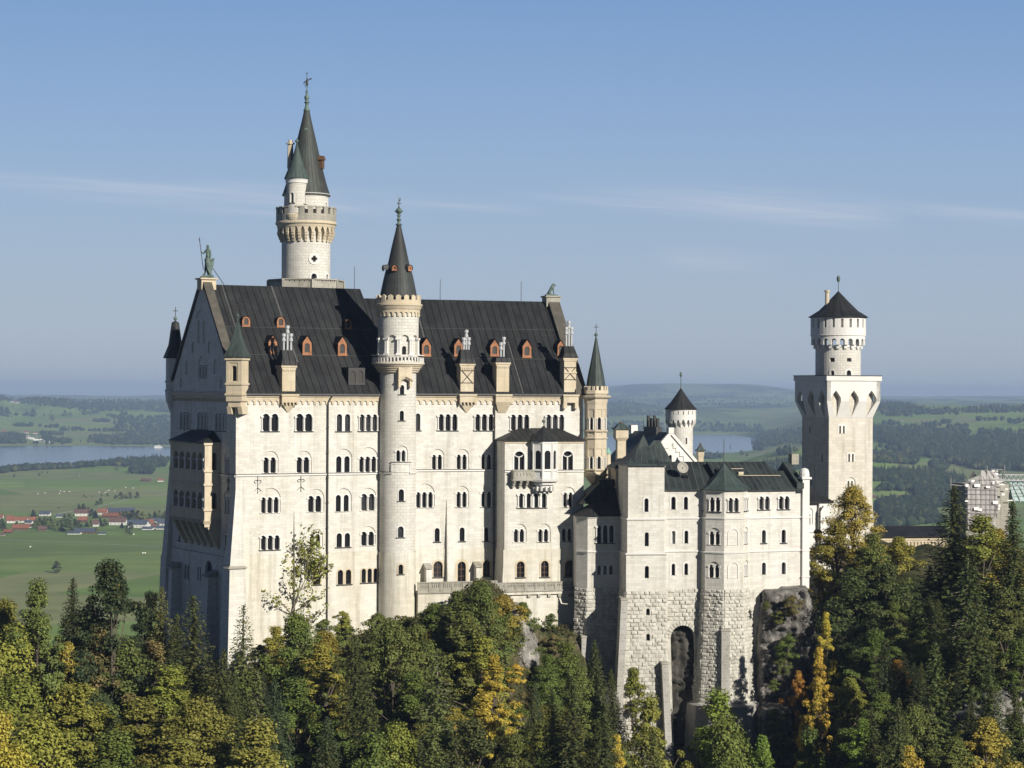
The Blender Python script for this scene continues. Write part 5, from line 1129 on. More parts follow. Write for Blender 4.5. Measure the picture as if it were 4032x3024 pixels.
def knight():
    b = A.w(.85, tr, zR + 1.0); m = MB()
    m.hexa([Vector((b.x - .95, b.y - .7, b.z)), Vector((b.x + .95, b.y - .7, b.z)), Vector((b.x + .95, b.y + .7, b.z)), Vector((b.x - .95, b.y + .7, b.z))], [Vector((b.x - .8, b.y - .6, b.z + .5)), Vector((b.x + .8, b.y - .6, b.z + .5)), Vector((b.x + .8, b.y + .6, b.z + .5)), Vector((b.x - .8, b.y + .6, b.z + .5))])
    z = .5; H_ = 5.0
    V = [(0, 0, z + 2.65, .42, .36), (-.02, 0, z + 3.3, .36, .3), (0, 0, z + 3.95, .46, .34), (0, 0, z + 4.3, .2, .2), (-.06, 0, z + 4.62, .26, .26), (-.04, 0, z + 4.92, .2, .2),
         (-.22, .05, z + 2.2, .3, .28), (-.38, .05, z + 1.2, .21, .2), (-.48, .05, z + .2, .15, .15), (-.85, .05, z + .08, .12, .1),
         (.18, -.05, z + 2.2, .3, .28), (.2, -.05, z + 1.2, .21, .2), (.22, -.05, z + .2, .15, .15), (-.02, -.2, z + .08, .12, .1),
         (-.34, .1, z + 4.0, .17, .17), (-.75, .1, z + 3.45, .13, .13), (-1.12, .1, z + 3.85, .10, .10),
         (.36, -.12, z + 4.0, .18, .18), (.48, -.2, z + 3.25, .14, .14), (.36, -.3, z + 2.7, .11, .11)]
    E_ = [(0, 1), (1, 2), (2, 3), (3, 4), (4, 5), (0, 6), (6, 7), (7, 8), (8, 9), (0, 10), (10, 11), (11, 12), (12, 13), (2, 14), (14, 15), (15, 16), (2, 17), (17, 18), (18, 19)]
    o = skin('knight_statue', M['bronze'], V, E_, 'green bronze standing knight with lance and shield on the left end of the ridge', 'statue', tuple(b))
    part('base', m, M['bronze'], o)
    m = MB(); m.tube(b + Vector((-1.38, .1, z + 5.6)), b + Vector((-.75, .1, z + .9)), .06, .06, 5); m.tube(b + Vector((-1.45, .1, z + 6.2)), b + Vector((-1.38, .1, z + 5.6)), .01, .13, 5); part('lance', m, M['iron'], o)
    m = MB(); sh = Frame((b.x + .45, b.y - .55), 14); mpp = lambda a, zz, d=0: sh.w(a, d, zz + b.z)
    m.slab([(-.62, 2.6 + z), (-.6, 1.7 + z), (-.38, .8 + z), (-.05, .15 + z), (.2, .35 + z), (.5, 1.4 + z), (.68, 2.75 + z), (0, 2.6 + z)][::-1], mpp, 0, .14, back=True); part('shield', m, M['bronze'], o)
    m = MB(); blob(m, [(b.x - .1, b.y - .3, b.z + z + 2.7, .45), (b.x + .1, b.y - .2, b.z + z + 1.6, .5), (b.x + .25, b.y - .1, b.z + z + .4, .4), (b.x + .3, b.y, b.z + .4, .3)], 9); part('cloak', m, M['bronze'], o, smooth=60)
    m = MB(); m.tube(b + Vector((.8, .1, 1.6)), A.w(3.6, tr, zR + .1), .06, .06, 5); part('brace', m, M['iron'], o)
knight()
def lion():
    b = B.w(LB - .65, tr, zBr + 1.0); m = MB(); m.box(Frame((b.x, b.y), 18), -1.0, 1.0, -.55, .55, b.z, b.z + .25)
    V = [(-.75, 0, .95, .55, .5), (-.3, 0, 1.7, .55, .48), (.25, 0, 2.5, .62, .55), (.7, 0, 3.15, .52, .5), (1.15, 0, 3.15, .34, .32), (1.45, 0, 2.95, .2, .2),
         (-.5, -.4, .75, .42, .34), (.15, -.42, .45, .2, .2), (.5, -.42, .4, .15, .13), (-.5, .4, .75, .42, .34), (.15, .42, .45, .2, .2), (.5, .42, .4, .15, .13),
         (.55, -.3, 2.0, .3, .26), (.75, -.3, 1.2, .2, .19), (.8, -.3, .45, .17, .16), (1.05, -.3, .38, .14, .12), (.55, .3, 2.0, .3, .26), (.75, .3, 1.2, .2, .19), (.8, .3, .45, .17, .16), (1.05, .3, .38, .14, .12),
         (-1.2, 0, .6, .14, .14), (-1.6, 0, .3, .1, .1), (.62, 0, 3.6, .2, .3)]
    E_ = [(0, 1), (1, 2), (2, 3), (3, 4), (4, 5), (0, 6), (6, 7), (7, 8), (0, 9), (9, 10), (10, 11), (2, 12), (12, 13), (13, 14), (14, 15), (2, 16), (16, 17), (17, 18), (18, 19), (0, 20), (20, 21), (3, 22)]
    V = [(x * .56, y * .6, z * .6 + .02, *(q * .58 for q in r)) for x, y, z, *r in V]
    o = skin('lion_statue', M['bronze'], V, E_, 'green bronze sitting lion on the right end of the palace ridge', 'statue', tuple(b)); o.rotation_euler = (0, 0, 0)
    part('base', m, M['bronze'], o)
lion()
def rod(px, py0, py1, D, lab):
    m = MB(); p = at(px, py1, D); m.tube((p.x, p.y, z_at(px, py1, D)), (p.x, p.y, z_at(px, py0, D)), .055, .04, 5)
    o = part('lightning_rod', m, M['iron'], None); props(o, lab, 'lightning rod', 'thin rods on the roofs'); return o
rod(*P('R1', 1760, 330)[:1], P('R1', 0, 330)[1], P('R1', 0, 527)[1], 364, 'thin lightning rod on the palace ridge left of the round stair tower')
rod(P('R2', 670, 0)[0], P('R2', 0, 0)[1], P('R2', 0, 160)[1], 369, 'thin lightning rod on the palace ridge just right of the round stair tower')
rod(P('R2', 1311, 0)[0], P('R2', 0, 15)[1], P('R2', 0, 180)[1], 374, 'thin lightning rod on the palace ridge left of the lion statue')
rod(P('R5', 1438, 0)[0], P('R5', 0, 505)[1], P('R5', 0, 712)[1], 356, 'thin lightning rod on the peak of the octagonal bay roof')
rod(P('A7', 623, 0)[0], P('A7', 0, 680)[1], P('A7', 0, 835)[1], 421, 'thin lightning rod on the ridge beside the stepped gable house')
# ================================================================ the bower: square tower, middle wall, octagonal bay, right wall
K1 = Frame(at(2475, 1540, 347.5), 8); mK = K1.plane(); BOW = thing('bower', 'white block with square tower, octagonal bay and rough stone base right of the palace', 'castle building', K1.w(0, 0, -62))
WK = fs(K1, 'R5', 920, 1000); z5 = lambda b, t=0.0, a=760: fz(K1, 'R5', b, a, t); z6 = lambda b, t=0.0, a=760: fz(K1, 'R6', b, a, t)
kw = dict(col=False, sur=.28, sill=False, deep=.5)
def pK(fr, t): return fr.shift(0, t)
H1, H2, H3 = [], [], []
def wk(hs, mp_, fr, t, reg, *a, **k): return awin(hs, BOW, fr, mp_, reg, *a, t=t, **{**kw, **k})
ztop, zs1, zs2, zru = z5(737), z5(1195), z5(1497), z6(390)
wk(H1, mK, K1, 0, 'R5', 746, 1022, 782, 1140); wk(H1, mK, K1, 0, 'R5', 748, 1318, 784, 1440); wk(H1, mK, K1, 0, 'R6', 747, 172, 783, 280)
m = MB(); e0 = .35
def tow(x0, x1, z0, z1, hs, d=0.0):
    panel(m, rect(x0, x1, z0, z1), hs, lambda a, z, dd=0: mK(a, z, dd + d))
    for x in (x0, x1): m.poly([K1.w(x, d, z0), K1.w(x, 8.2, z0), K1.w(x, 8.2, z1), K1.w(x, d, z1)])
tow(0, WK, zs1, ztop, [h for h in H1 if h['o'][0][1] > zs1]); tow(-.12, WK + .06, zs2, zs1, [h for h in H1 if zs2 < h['o'][0][1] < zs1], -.1); tow(-.3, WK + .35, zru, zs2, [h for h in H1 if h['o'][0][1] < zs2], -.25)
m.poly([K1.w(0, 8.2, zs2), K1.w(WK, 8.2, zs2), K1.w(WK, 8.2, ztop), K1.w(0, 8.2, ztop)])
part('wall', m, M['wall'], BOW)
m = MB()
for z, x0, x1, d in ((zs1, -.25, WK + .3, -.3), (zs2, -.45, WK + .5, -.5)): m.mark(); m.box(K1, x0, x1, d, 8, z - .25, z)
m.mark(); m.box(K1, -.15, WK + .15, -.15, 8.2, ztop - .2, ztop + .02); part('string_course', m, M['white'], BOW)
def pyr(m, fr, x0, x1, t0, t1, z0, z1, apex, fl=.36, seam=1.0):
    """concave pyramid roof, four sides"""
    c = [(x0, t0), (x1, t0), (x1, t1), (x0, t1)]; ax, at_ = apex; lv = [(0, 0), (.25, .12), (.5, .32), (.75, .60), (1, 1)]
    for i in range(4):
        a, b = c[i], c[(i + 1) % 4]; pr = None; L_ = math.hypot(b[0] - a[0], b[1] - a[1])
        for f, h in lv:
            q = [fr.w(a[0] + (ax - a[0]) * f, a[1] + (at_ - a[1]) * f, z0 + (z1 - z0) * h), fr.w(b[0] + (ax - b[0]) * f, b[1] + (at_ - b[1]) * f, z0 + (z1 - z0) * h)]
            uv = [(L_ / 2 * f / seam * .8, h * 5), (L_ / seam - L_ / 2 * f / seam * .8, h * 5)]
            if pr: m.poly([pr[0][0], pr[0][1], q[1], q[0]], [pr[1][0], pr[1][1], uv[1], uv[0]])
            pr = (q, uv)
    m.poly([fr.w(*p, z0 - .2) for p in c]); m.quads([fr.w(*p, z0 - .2) for p in c], [fr.w(*p, z0) for p in c], True)
m = MB(); xa, xb = fs(K1, 'R5', 560, 725, -.4), fs(K1, 'R5', 935, 725, -.4); za = z5(470, 4.0, 738); pyr(m, K1, xa, xb, -.5, 8.5, z5(727), za, (fs(K1, 'R5', 738, 470, 4.0), 4.0)); part('roof', m, M['copper'], BOW)
# rough stone blocks laid as real relief
def rustic(m, mp_, x0, x1, z0, z1, rng, bh=.62, bw=1.0, dep=.24, skip=None, nbend=1, side=None):
    nr = max(1, round((z1 - z0) / bh)); h = (z1 - z0) / nr
    for r in range(nr):
        za, zb_ = z0 + h * r, z0 + h * (r + 1); f0 = (za - z0) / (z1 - z0)
        xl, xr = (x0(za), x1(za)) if callable(x0) else (x0, x1)
        xl2, xr2 = (x0(zb_), x1(zb_)) if callable(x0) else (x0, x1)
        n = max(1, round((xr - xl) / bw)); cuts = [0]
        for k in range(1, n): cuts.append((k + (.5 if r % 2 else 0) * (k < n) * .8 + rng.uniform(-.16, .16)) / n)
        cuts = [c for c in cuts if c < .97] + [1]
        for a, b in zip(cuts[:-1], cuts[1:]):
            if b - a < .02: continue
            A_, B_, C_, D_ = xl + (xr - xl) * a, xl + (xr - xl) * b, xl2 + (xr2 - xl2) * b, xl2 + (xr2 - xl2) * a
            xm, zm__ = (A_ + B_) / 2, (za + zb_) / 2
            if skip and skip(xm, zm__): continue
            g = .022; bev = .11; q = rng.uniform(.25, 1) * dep
            o = [(A_ + g, za + g), (B_ - g, za + g), (C_ - g, zb_ - g), (D_ + g, zb_ - g)]; i_ = [(A_ + bev, za + bev * .8, q * rng.uniform(.5, 1.1)), (B_ - bev, za + bev * .8, q * rng.uniform(.5, 1.1)), (C_ - bev, zb_ - bev * .8, q * rng.uniform(.5, 1.2)), (D_ + bev, zb_ - bev * .8, q * rng.uniform(.5, 1.2))]
            cx_, cz_ = xm + rng.uniform(-.1, .1), zm__ + rng.uniform(-.06, .06); cpt = mp_(cx_, cz_, -q * rng.uniform(.9, 1.3))
            op = [mp_(x, z, 0) for x, z in o]; ip = [mp_(x, z, -dd) for x, z, dd in i_]
            uvk = (rng.random() * 50, rng.random() * 50)
            uq = [uvk] * 4
            for k in range(4): j = (k + 1) % 4; m.poly([op[k], op[j], ip[j], ip[k]], uq); m.poly([ip[k], ip[j], cpt], uq[:3])
        # mortar bed
        for k in range(nbend):
            e1, e2 = k / nbend, (k + 1) / nbend
            m2 = [(xl + (xr - xl) * e1, za), (xl + (xr - xl) * e2, za), (xl2 + (xr2 - xl2) * e2, zb_), (xl2 + (xr2 - xl2) * e1, zb_)]
            if skip and skip(sum(p[0] for p in m2) / 4, (za + zb_) / 2): continue
            m.poly([mp_(x, z, 0.0) for x, z in m2], [(-5, -5)] * 4)
rg_ = random.Random(11); zdn = -66
m = MB(); wz0, wz1 = zru, zdn
xl = lambda z: -.35 - .10 * (zru - z) * .35; xr = lambda z: WK + .4 + .0 * z
swin = [pw(K1, 'R6', 755, 540, 787, 600), pw(K1, 'R6', 755, 760, 787, 820)]
def sk(x, z): return any(q[0] - .3 < x < q[1] + .5 and q[2] - .3 < z < q[3] + .4 for q in swin)
mKb = lambda a, z, d=0: K1.w(a, d - .45 - .035 * (zru - z), z)
rustic(m, mKb, xl, xr, zdn, zru, rg_, skip=sk, nbend=28)
mKl = lambda a, z, d=0: K1.w(-.35 + d - .035 * (zru - z), a, z); rustic(m, mKl, -.4, 8.0, zdn, zru, rg_)
mKr = lambda a, z, d=0: K1.w(WK + .4 - d, a - .45 - .035 * (zru - z), z); rustic(m, mKr, 0, 6.0, zdn, zru, rg_)
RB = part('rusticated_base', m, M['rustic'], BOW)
for q in swin:
    m = MB(); hs = [dict(o=arch(q[0], q[1], q[2], q[3]), d=.6, ch=None)]; panel(m, rect(q[0] - .75, q[1] + .85, q[2] - .8, q[3] + .8), hs, lambda a, z, d=0: mKb(a, z, d - .05)); part('surround', m, M['rustic'], RB)
    m = MB(); m.poly([mKb(q[0] - .1, q[2] - .1, .5), mKb(q[1] + .1, q[2] - .1, .5), mKb(q[1] + .1, q[3] + .1, .5), mKb(q[0] - .1, q[3] + .1, .5)]); part('window', m, M['glass'], RB)
def batter(fr, x0, x1, zt, zb, d0, d1, t, sh=0.0, mat='buttress', capm='greystone'):
    m = MB(); f = lambda x, d, z: fr.w(x, t - d, z)
    m.hexa([f(x0 + sh, d1, zb), f(x1 + sh, d1, zb), f(x1 + sh, -.6, zb), f(x0 + sh, -.6, zb)], [f(x0, d0, zt), f(x1, d0, zt), f(x1, -.6, zt), f(x0, -.6, zt)]); o = part('buttress', m, M[mat], BOW)
    m = MB(); m.hexa([f(x0 - .1, d0 + .12, zt + .003), f(x1 + .1, d0 + .12, zt + .003), f(x1 + .1, -.5, zt + .003), f(x0 - .1, -.5, zt + .003)], [f(x0 - .05, d0, zt + .22), f(x1 + .05, d0, zt + .22), f(x1 + .05, -.5, zt + .45), f(x0 - .05, -.5, zt + .45)]); part('buttress_cap', m, M[capm], o)
xq = fs(K1, 'R6', 545, 480, -1.2); batter(K1, xq, fs(K1, 'R6', 603, 480, -1.2), z6(470, -1.2, 570), zdn, 1.15, 3.4, 0, -1.9)
xq = fs(K1, 'R6', 893, 1020, -1.8); batter(K1, xq, fs(K1, 'R6', 950, 1020, -1.8), z6(1025, -1.8, 920), zdn, 2.3, 3.6, 0, .9); 
# middle wall with the tall arch
tm = .9; Km = K1.shift(0, tm); mM = Km.plane(); xM1 = fs(Km, 'R5', 1290, 1000) + 1.5; H = []
zMt = fz(K1, 'R5', 942, 1000, tm); zM1, zM2, zMr = fz(K1, 'R5', 1187, 1000, tm), fz(K1, 'R5', 1475, 1000, tm), fz(K1, 'R6', 372, 1000, tm)
wk(H, mM, Km, 0, 'R5', 980, 1008, 1018, 1120); wk(H, mM, Km, 0, 'R5', 1090, 1008, 1125, 1120); wk(H, mM, Km, 0, 'R5', 985, 1305, 1016, 1418, glass=M['pane_w']); wk(H, mM, Km, 0, 'R5', 1095, 1303, 1128, 1415)
wk(H, mM, Km, 0, 'R6', 983, 153, 1014, 256); wk(H, mM, Km, 0, 'R6', 1094, 150, 1126, 252)
m = MB(); panel(m, rect(WK - .3, xM1, zMr, zMt), H, mM); part('wall', m, M['wall'], BOW)
m = MB()
for z in (zM1, zM2): m.mark(); m.mbox(mM, WK, xM1, z - .25, z, -.16, .05)
m.mark(); m.mbox(mM, WK, xM1, zMt - .25, zMt, -.12, .05); part('string_course', m, M['white'], BOW)
ax0, ax1 = fs(Km, 'R6', 973, 900), fs(Km, 'R6', 1185, 900); azt = fz(Km, 'R6', 690, 1080)
axl = [(ax0 + .02, zdn)]; 
ao = [(WK - .3, zdn), (ax0 + .9, zdn)] + [(x, z) for x, z in reversed(arch(ax0, ax1, zdn, azt, 12)[2:])] + [(ax1 + .2, zdn), (xM1, zdn), (xM1, zMr), (WK - .3, zMr)]
mMr = lambda a, z, d=0: mM(a, z, d - .05)
m = MB(); panel(m, ao, [], mMr); aa = [(ax0 + .9, zdn)] + [(x, z) for x, z in reversed(arch(ax0, ax1, zdn, azt, 12)[2:])] + [(ax1 + .2, zdn)]
m.quads([mMr(x, z, 0) for x, z in aa], [mMr(x, z, 3.2) for x, z in aa])
rustic(m, lambda a, z, d=0: mMr(a, z, d - .01), WK + .4, ax1 + .6, azt + .75, zMr, rg_)
c = (ax0 + ax1) / 2; ra = (ax1 - ax0) / 2
for k in range(14):
    a1, a2 = math.pi * k / 14 + .02, math.pi * (k + 1) / 14 - .02; zc = azt - ra
    q = [(c + ra * math.cos(a1), zc + ra * math.sin(a1)), (c + (ra + .7) * math.cos(a1), zc + (ra + .7) * math.sin(a1)), (c + (ra + .7) * math.cos(a2), zc + (ra + .7) * math.sin(a2)), (c + ra * math.cos(a2), zc + ra * math.sin(a2))]
    m.slab(q, mMr, -.16, .1)
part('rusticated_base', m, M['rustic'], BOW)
# ---- octagonal bay
TB = Tower(2852, 351.4); Rb = 4.05; zB = lambda b, reg='R5': z_at(2852, P(reg, 0, b)[1], TB.D - 3.6); dg = -TB.phi + 1.0
zt, z1_, z2_, zr_ = zB(955), zB(1192), zB(1490), zB(378, 'R6')
def octwalls(c, r, z0, z1, rot, spec, par, mat, flare=0.0, frames=False):
    m = MB(); out_ = []; pts = ngon_pts(c, r, z0, 8, 0, rot)
    for k in range(8):
        a, b = pts[k], pts[(k + 1) % 8]; dv = b - a; Lk = dv.length; u_ = dv / Lk; nn = Vector((u_.y, -u_.x, 0)); nn = nn if nn.dot(a - Vector((*c, a.z))) > 0 else -nn
        fmp = (lambda a_, u2, n2, ff: lambda x, z, d=0.0: a_ + u2 * (Lk_(x, z)) - n2 * (d - ff * (z1 - z)) + Vector((0, 0, z - a_.z)))(a.copy(), u_.copy(), nn.copy(), flare)
        hs = []
        sp = spec.get(k, [])
        for q in sp: window(hs, par, fmp, *q[0], **q[1])
        panel(m, rect(0, Lk, z0, z1), hs, fmp); out_.append((fmp, Lk))
    o = part('wall', m, mat, par); return o, out_
Lk_ = lambda x, z: x
Lf = 2 * Rb * math.sin(math.pi / 8)
def oq(z0, z1, n, x0=.22, x1=.78, **k): return ((Lf * x0, Lf * x1, z0, z1, n), {**dict(sill=True, sur=.16, deep=.4, gap=.28), **k})
zw = lambda a, b, reg='R5': (zB(b, reg), zB(a, reg))
faces = {7: [oq(*zw(1015, 1138), 2)], 0: [oq(*zw(1018, 1140), 2)], 1: [oq(*zw(1015, 1135), 2, .3, .75)], 6: [oq(*zw(1020, 1135), 1, .38, .6, col=False)]}
octwalls(TB.c, Rb, z1_, zt, dg, faces, BOW, M['wall'])
faces = {7: [oq(*zw(1312, 1430), 2, blind=(Lf * .18, Lf * .82, zB(1280)))], 1: [oq(*zw(1310, 1425), 2, .3, .7, blind=(Lf * .2, Lf * .8, zB(1277)))]}
bl = [dict(o=arch(Lf * .22, Lf * .8, zB(1430), zB(1282)), d=.14, ch=[])]
octwalls(TB.c, Rb + .12, z2_, z1_, dg, faces, BOW, M['wall'])
faces = {7: [oq(*zw(165, 278, 'R6'), 2, blind=(Lf * .18, Lf * .82, zB(137, 'R6')))], 1: [oq(*zw(165, 270, 'R6'), 2, .3, .7, blind=(Lf * .2, Lf * .8, zB(130, 'R6')))]}
octwalls(TB.c, Rb + .2, zr_, z2_, dg, faces, BOW, M['wall'])
m = MB(); pts = ngon_pts(TB.c, Rb, 0, 8, 0, dg)
for zc0, zc1, r_ in ((zB(1430), zB(1282), Rb + .12), (zB(282, 'R6'), zB(135, 'R6'), Rb + .2)):   # raised arch lines of the blind windows
    a, b = ngon_pts(TB.c, r_, 0, 8, 0, dg)[0:2]; dv = b - a; u_ = dv.normalized(); nn = Vector((u_.y, -u_.x, 0)); nn = nn if nn.dot(a - Vector((*TB.c, 0))) > 0 else -nn
    f9 = lambda x, z, d=0: a + u_ * x - nn * d + Vector((0, 0, z)); o1 = arch(Lf * .2, Lf * .82, zc0, zc1 + .05, 12); m.mark(); o2 = arch(Lf * .26, Lf * .76, zc0 + .01, zc1 - .13, 12)
    panel(m, o1, [dict(o=o2, d=.02, ch=None)], f9, -.10); m.quads([f9(x, z, -.1) for x, z in o1], [f9(x, z, .02) for x, z in o1], True)
part('blind_arch', m, M['white'], BOW)
m = MB()
for z, r_ in ((z1_, Rb + .12), (z2_, Rb + .24)): m.mark(); m.lathe(TB.c, [(r_ - .1, z - .3), (r_ + .12, z - .22), (r_ + .16, z), (r_ - .1, z + .06)], 8, rot=dg)
m.mark(); m.lathe(TB.c, [(Rb - .1, zt - .3), (Rb + .1, zt - .2), (Rb + .2, zt), (Rb - .1, zt)], 8, rot=dg); part('string_course', m, M['white'], BOW)
m = MB(); za = z_at(2852, P('R5', 0, 715)[1], TB.D); m.lathe(TB.c, [(Rb - .2, zt - .05), (Rb + .55, zt), (Rb + .6, zt + .12), (Rb * .80, zt + (za - zt) * .2), (Rb * .5, zt + (za - zt) * .45), (Rb * .22, zt + (za - zt) * .74), (.08, za)], 8, rot=dg, useam=24); part('roof', m, M['copper_l'], BOW)
m = MB(); pl = ngon_pts(TB.c, Rb + .3, zr_, 8, 0, dg)
for k in range(8):
    a, b = pl[k], pl[(k + 1) % 8]; dv = b - a; Lq = dv.length; u_ = dv / Lq; nn = Vector((u_.y, -u_.x, 0)); nn = nn if nn.dot(a - Vector((*TB.c, a.z))) > 0 else -nn
    if nn.y > .3: continue
    gx = .045
    fmp = (lambda a_, u2, n2: lambda x, z, d=0.0: a_ + u2 * x - n2 * (d - gx * (zr_ - z)) + Vector((0, 0, z - a_.z)))(a.copy(), u_.copy(), nn.copy())
    sp_ = gx * math.tan(math.pi / 8); rustic(m, fmp, lambda z: -sp_ * (zr_ - z), lambda z: Lq + sp_ * (zr_ - z), zdn, zr_, rg_, bw=.85, bh=.56, dep=.24)
part('rusticated_base', m, M['rustic'], BOW)
m = MB(); zpl = z_at(2852, P('R6', 0, 1400)[1], TB.D - 5); m.lathe(TB.c, [(Rb + 3.2, zdn - 4), (Rb + 2.1, zpl - .1), (Rb + 2.3, zpl), (Rb + 1.0, zpl + .5)], 8, rot=dg); part('plinth', m, M['buttress'], BOW)
fb = Frame(TB.c, -TB.phi + 6); zz = z_at(2852, P('R6', 0, 740)[1], TB.D - 5); xx = fb.F(*P('R6', 1418, 740), -5)[0]; x_2 = fb.F(*P('R6', 1490, 740), -5)[0]; batter(fb, xx, x_2, zz, zdn, .7, 2.2, -Rb - .7 + .35, -.1)
# ---- right wall
K2 = Frame(at(2944, 1540, 350.6), 21); m2 = K2.plane(); xR = fs(K2, 'R5', 2112, 1400); H = []; zz = lambda b, a=1880, reg='R5': fz(K2, reg, b, a)
def w2(reg, *a, **k): return awin(H, BOW, K2, m2, reg, *a, **{**dict(sur=.26, deep=.5), **k})
w2('R5', 1743, 1005, 1833, 1120, 2, gap=.32); w2('R5', 1915, 1003, 2005, 1117, 2, gap=.32)
for q in (('R5', 1768, 1298, 1803, 1412), ('R5', 1940, 1295, 1976, 1410)): w2(*q, 1, col=False)
w2('R6', 1768, 143, 1803, 250, 1, col=False, sill=False); w2('R6', 1940, 140, 1976, 245, 1, col=False, sill=False)
zt, z1_, z2_, zr2 = zz(945), zz(1183), zz(1472), zz(375, 1880, 'R6')
m = MB(); panel(m, rect(-2.5, xR, zr2, zt), H, m2); m.poly([K2.w(xR, 0, zr2), K2.w(xR, 9, zr2), K2.w(xR, 9, zt), K2.w(xR, 0, zt)]); part('wall', m, M['wall'], BOW)
m = MB()
for z in (z1_, z2_): m.mark(); m.mbox(m2, -1.5, xR + .05, z - .25, z, -.16, .05)
m.mark(); m.mbox(m2, -1, xR, zt - .28, zt, -.15, .05); part('string_course', m, M['white'], BOW)
m = MB(); rustic(m, lambda a, z, d=0: m2(a, z, d - .1), -2.5, fs(K2, 'R6', 1750, 500), zdn, zr2, rg_, dep=.05); rustic(m, lambda a, z, d=0: m2(a, z, d - .1), -2.5, xR + 1.0, zr2 - .6, zr2 + .1, rg_, dep=.12); part('rusticated_base', m, M['rustic'], BOW)
m = MB(); zp = zz(855, 2140); m.box(K2, xR, xR + 1.25, -.45, .8, zr2, zp); m.box(K2, xR - .25, xR + 1.5, -.7, 1.0, zp, zp + .35); m.lathe(K2.w(xR + .6, .2, 0), [(.85, zp + .35), (.85, zp + .9), (.7, zp + 1.5), (.35, zp + 1.75), (.02, zp + 1.8)], 12)
for z in (z1_, z2_, zz(258, 2140, 'R6')): m.box(K2, xR - .08, xR + 1.35, -.55, .85, z - .25, z)
part('pier', m, M['white'], BOW)
# roofs of the long range
tk = 4.6
def zr__(fr, reg, a, b, t): return fr.F(*P(reg, a, b), t)[1]
m = MB(); ze = zMt - .02; zrg = zr__(K1, 'R5', 1000, 703, tm + 5.2); x0 = WK - .2; x1 = fs(K1, 'R5', 1290, 703, tm + 5.2)
m.poly([K1.w(x0, tm - .45, ze), K1.w(x1 + 1, tm - .45, ze), K1.w(x1 + 1, tm + 5.2, zrg), K1.w(x0, tm + 5.2, zrg)], [(0, 0), (8.2, 0), (8.2, 6), (0, 6)]); m.poly([K1.w(x0, tm - .45, ze - .18), K1.w(x1, tm - .45, ze - .18), K1.w(x1, tm - .45, ze), K1.w(x0, tm - .45, ze)]); m.poly([K1.w(x0, tm + 10, ze), K1.w(x1 + 1, tm + 10, ze), K1.w(x1 + 1, tm + 5.2, zrg), K1.w(x0, tm + 5.2, zrg)])
m.poly([K1.w(x0, tm - .45, ze), K1.w(x0, tm + 10, ze), K1.w(x0, tm + 5.2, zrg)]); part('roof', m, M['copper_d'] if 'copper_d' in M else M['copper'], BOW)
m = MB(); ze = zt; tk2 = 5.4; zrg = zr__(K2, 'R5', 1600, 703, tk2); xa, xb, xc = fs(K2, 'R5', 1290, 703, tk2) , fs(K2, 'R5', 1795, 703, tk2), fs(K2, 'R5', 1990, 782, 3.6)
zc_ = zr__(K2, 'R5', 1900, 782, 3.6)
m.poly([K2.w(xa, -.45, ze), K2.w(xb + 1.8, -.45, ze), K2.w(xb, tk2, zrg), K2.w(xa, tk2, zrg)], [(xa, 0), (xb + 1.8, 0), (xb, 7), (xa, 7)])
m.poly([K2.w(xb + 1.6, -.45, ze), K2.w(xR - .1, -.45, ze), K2.w(xR - .1, 3.6, zc_), K2.w(xb + .6, 3.6, zc_)], [(xb + 1.6, 0), (xR, 0), (xR, 5), (xb + .6, 5)])
m.poly([K2.w(xa, tk2 * 2, ze), K2.w(xb, tk2 * 2, ze), K2.w(xb, tk2, zrg), K2.w(xa, tk2, zrg)]); m.poly([K2.w(xb + .6, 3.6, zc_), K2.w(xR - .1, 3.6, zc_), K2.w(xR - .1, 8, ze), K2.w(xb + .6, 8, ze)]); m.poly([K2.w(xb, tk2, zrg), K2.w(xb + 1.8, -.45, ze), K2.w(xb + .2, tk2 * 2, ze)])
m.poly([K2.w(xa, -.45, ze - .18), K2.w(xR, -.45, ze - .18), K2.w(xR, -.45, ze), K2.w(xa, -.45, ze)]); part('roof', m, M['copper_d'] if 'copper_d' in M else M['copper'], BOW)
for (b0, a0, a1) in ((775, 1500, 1605), (834, 1560, 1930)):
    pl = (-.45, ze, tk2, zrg); p0, p1 = roofhit(K2, 'R5', a0, b0, *pl), roofhit(K2, 'R5', a1, b0, *pl); m = MB(); m.tube(K2.w(p0[0], p0[1] - .1, p0[2] + .2), K2.w(p1[0], p1[1] - .1, p1[2] + .2), .06, .06, 5); part('snow_guard', m, M['trim'], BOW)
# end gable with dark coping
m = MB(); g0, gz = fs(K2, 'R5', 2080, 900, -.2), 0
za_, zb2 = zz(905, 2110), zr__(K2, 'R5', 2040, 715, 4.2)
m.hexa([K2.w(xR - 1.1, -.5, za_ - .6), K2.w(xR + .2, -.5, za_ - .6), K2.w(xR + .2, 4.4, zb2 - .6), K2.w(xR - 1.1, 4.4, zb2 - .6)], [K2.w(xR - 1.1, -.5, za_ + .3), K2.w(xR + .2, -.5, za_ + .3), K2.w(xR + .2, 4.4, zb2 + .2), K2.w(xR - 1.1, 4.4, zb2 + .2)])
m.hexa([K2.w(xR - 1.1, 8.8, za_ - .6), K2.w(xR + .2, 8.8, za_ - .6), K2.w(xR + .2, 4.4, zb2 - .6), K2.w(xR - 1.1, 4.4, zb2 - .6)], [K2.w(xR - 1.1, 8.8, za_ + .3), K2.w(xR + .2, 8.8, za_ + .3), K2.w(xR + .2, 4.4, zb2 + .2), K2.w(xR - 1.1, 4.4, zb2 + .2)])
m.slab([(-.4, zt - .5), (8.8, zt - .5), (4.4, zb2 - .3)], lambda a, z, d=0: K2.w(xR - 1.0 + d, a, z), 0, 1.1); part('gable_coping', m, M['copper'], BOW)
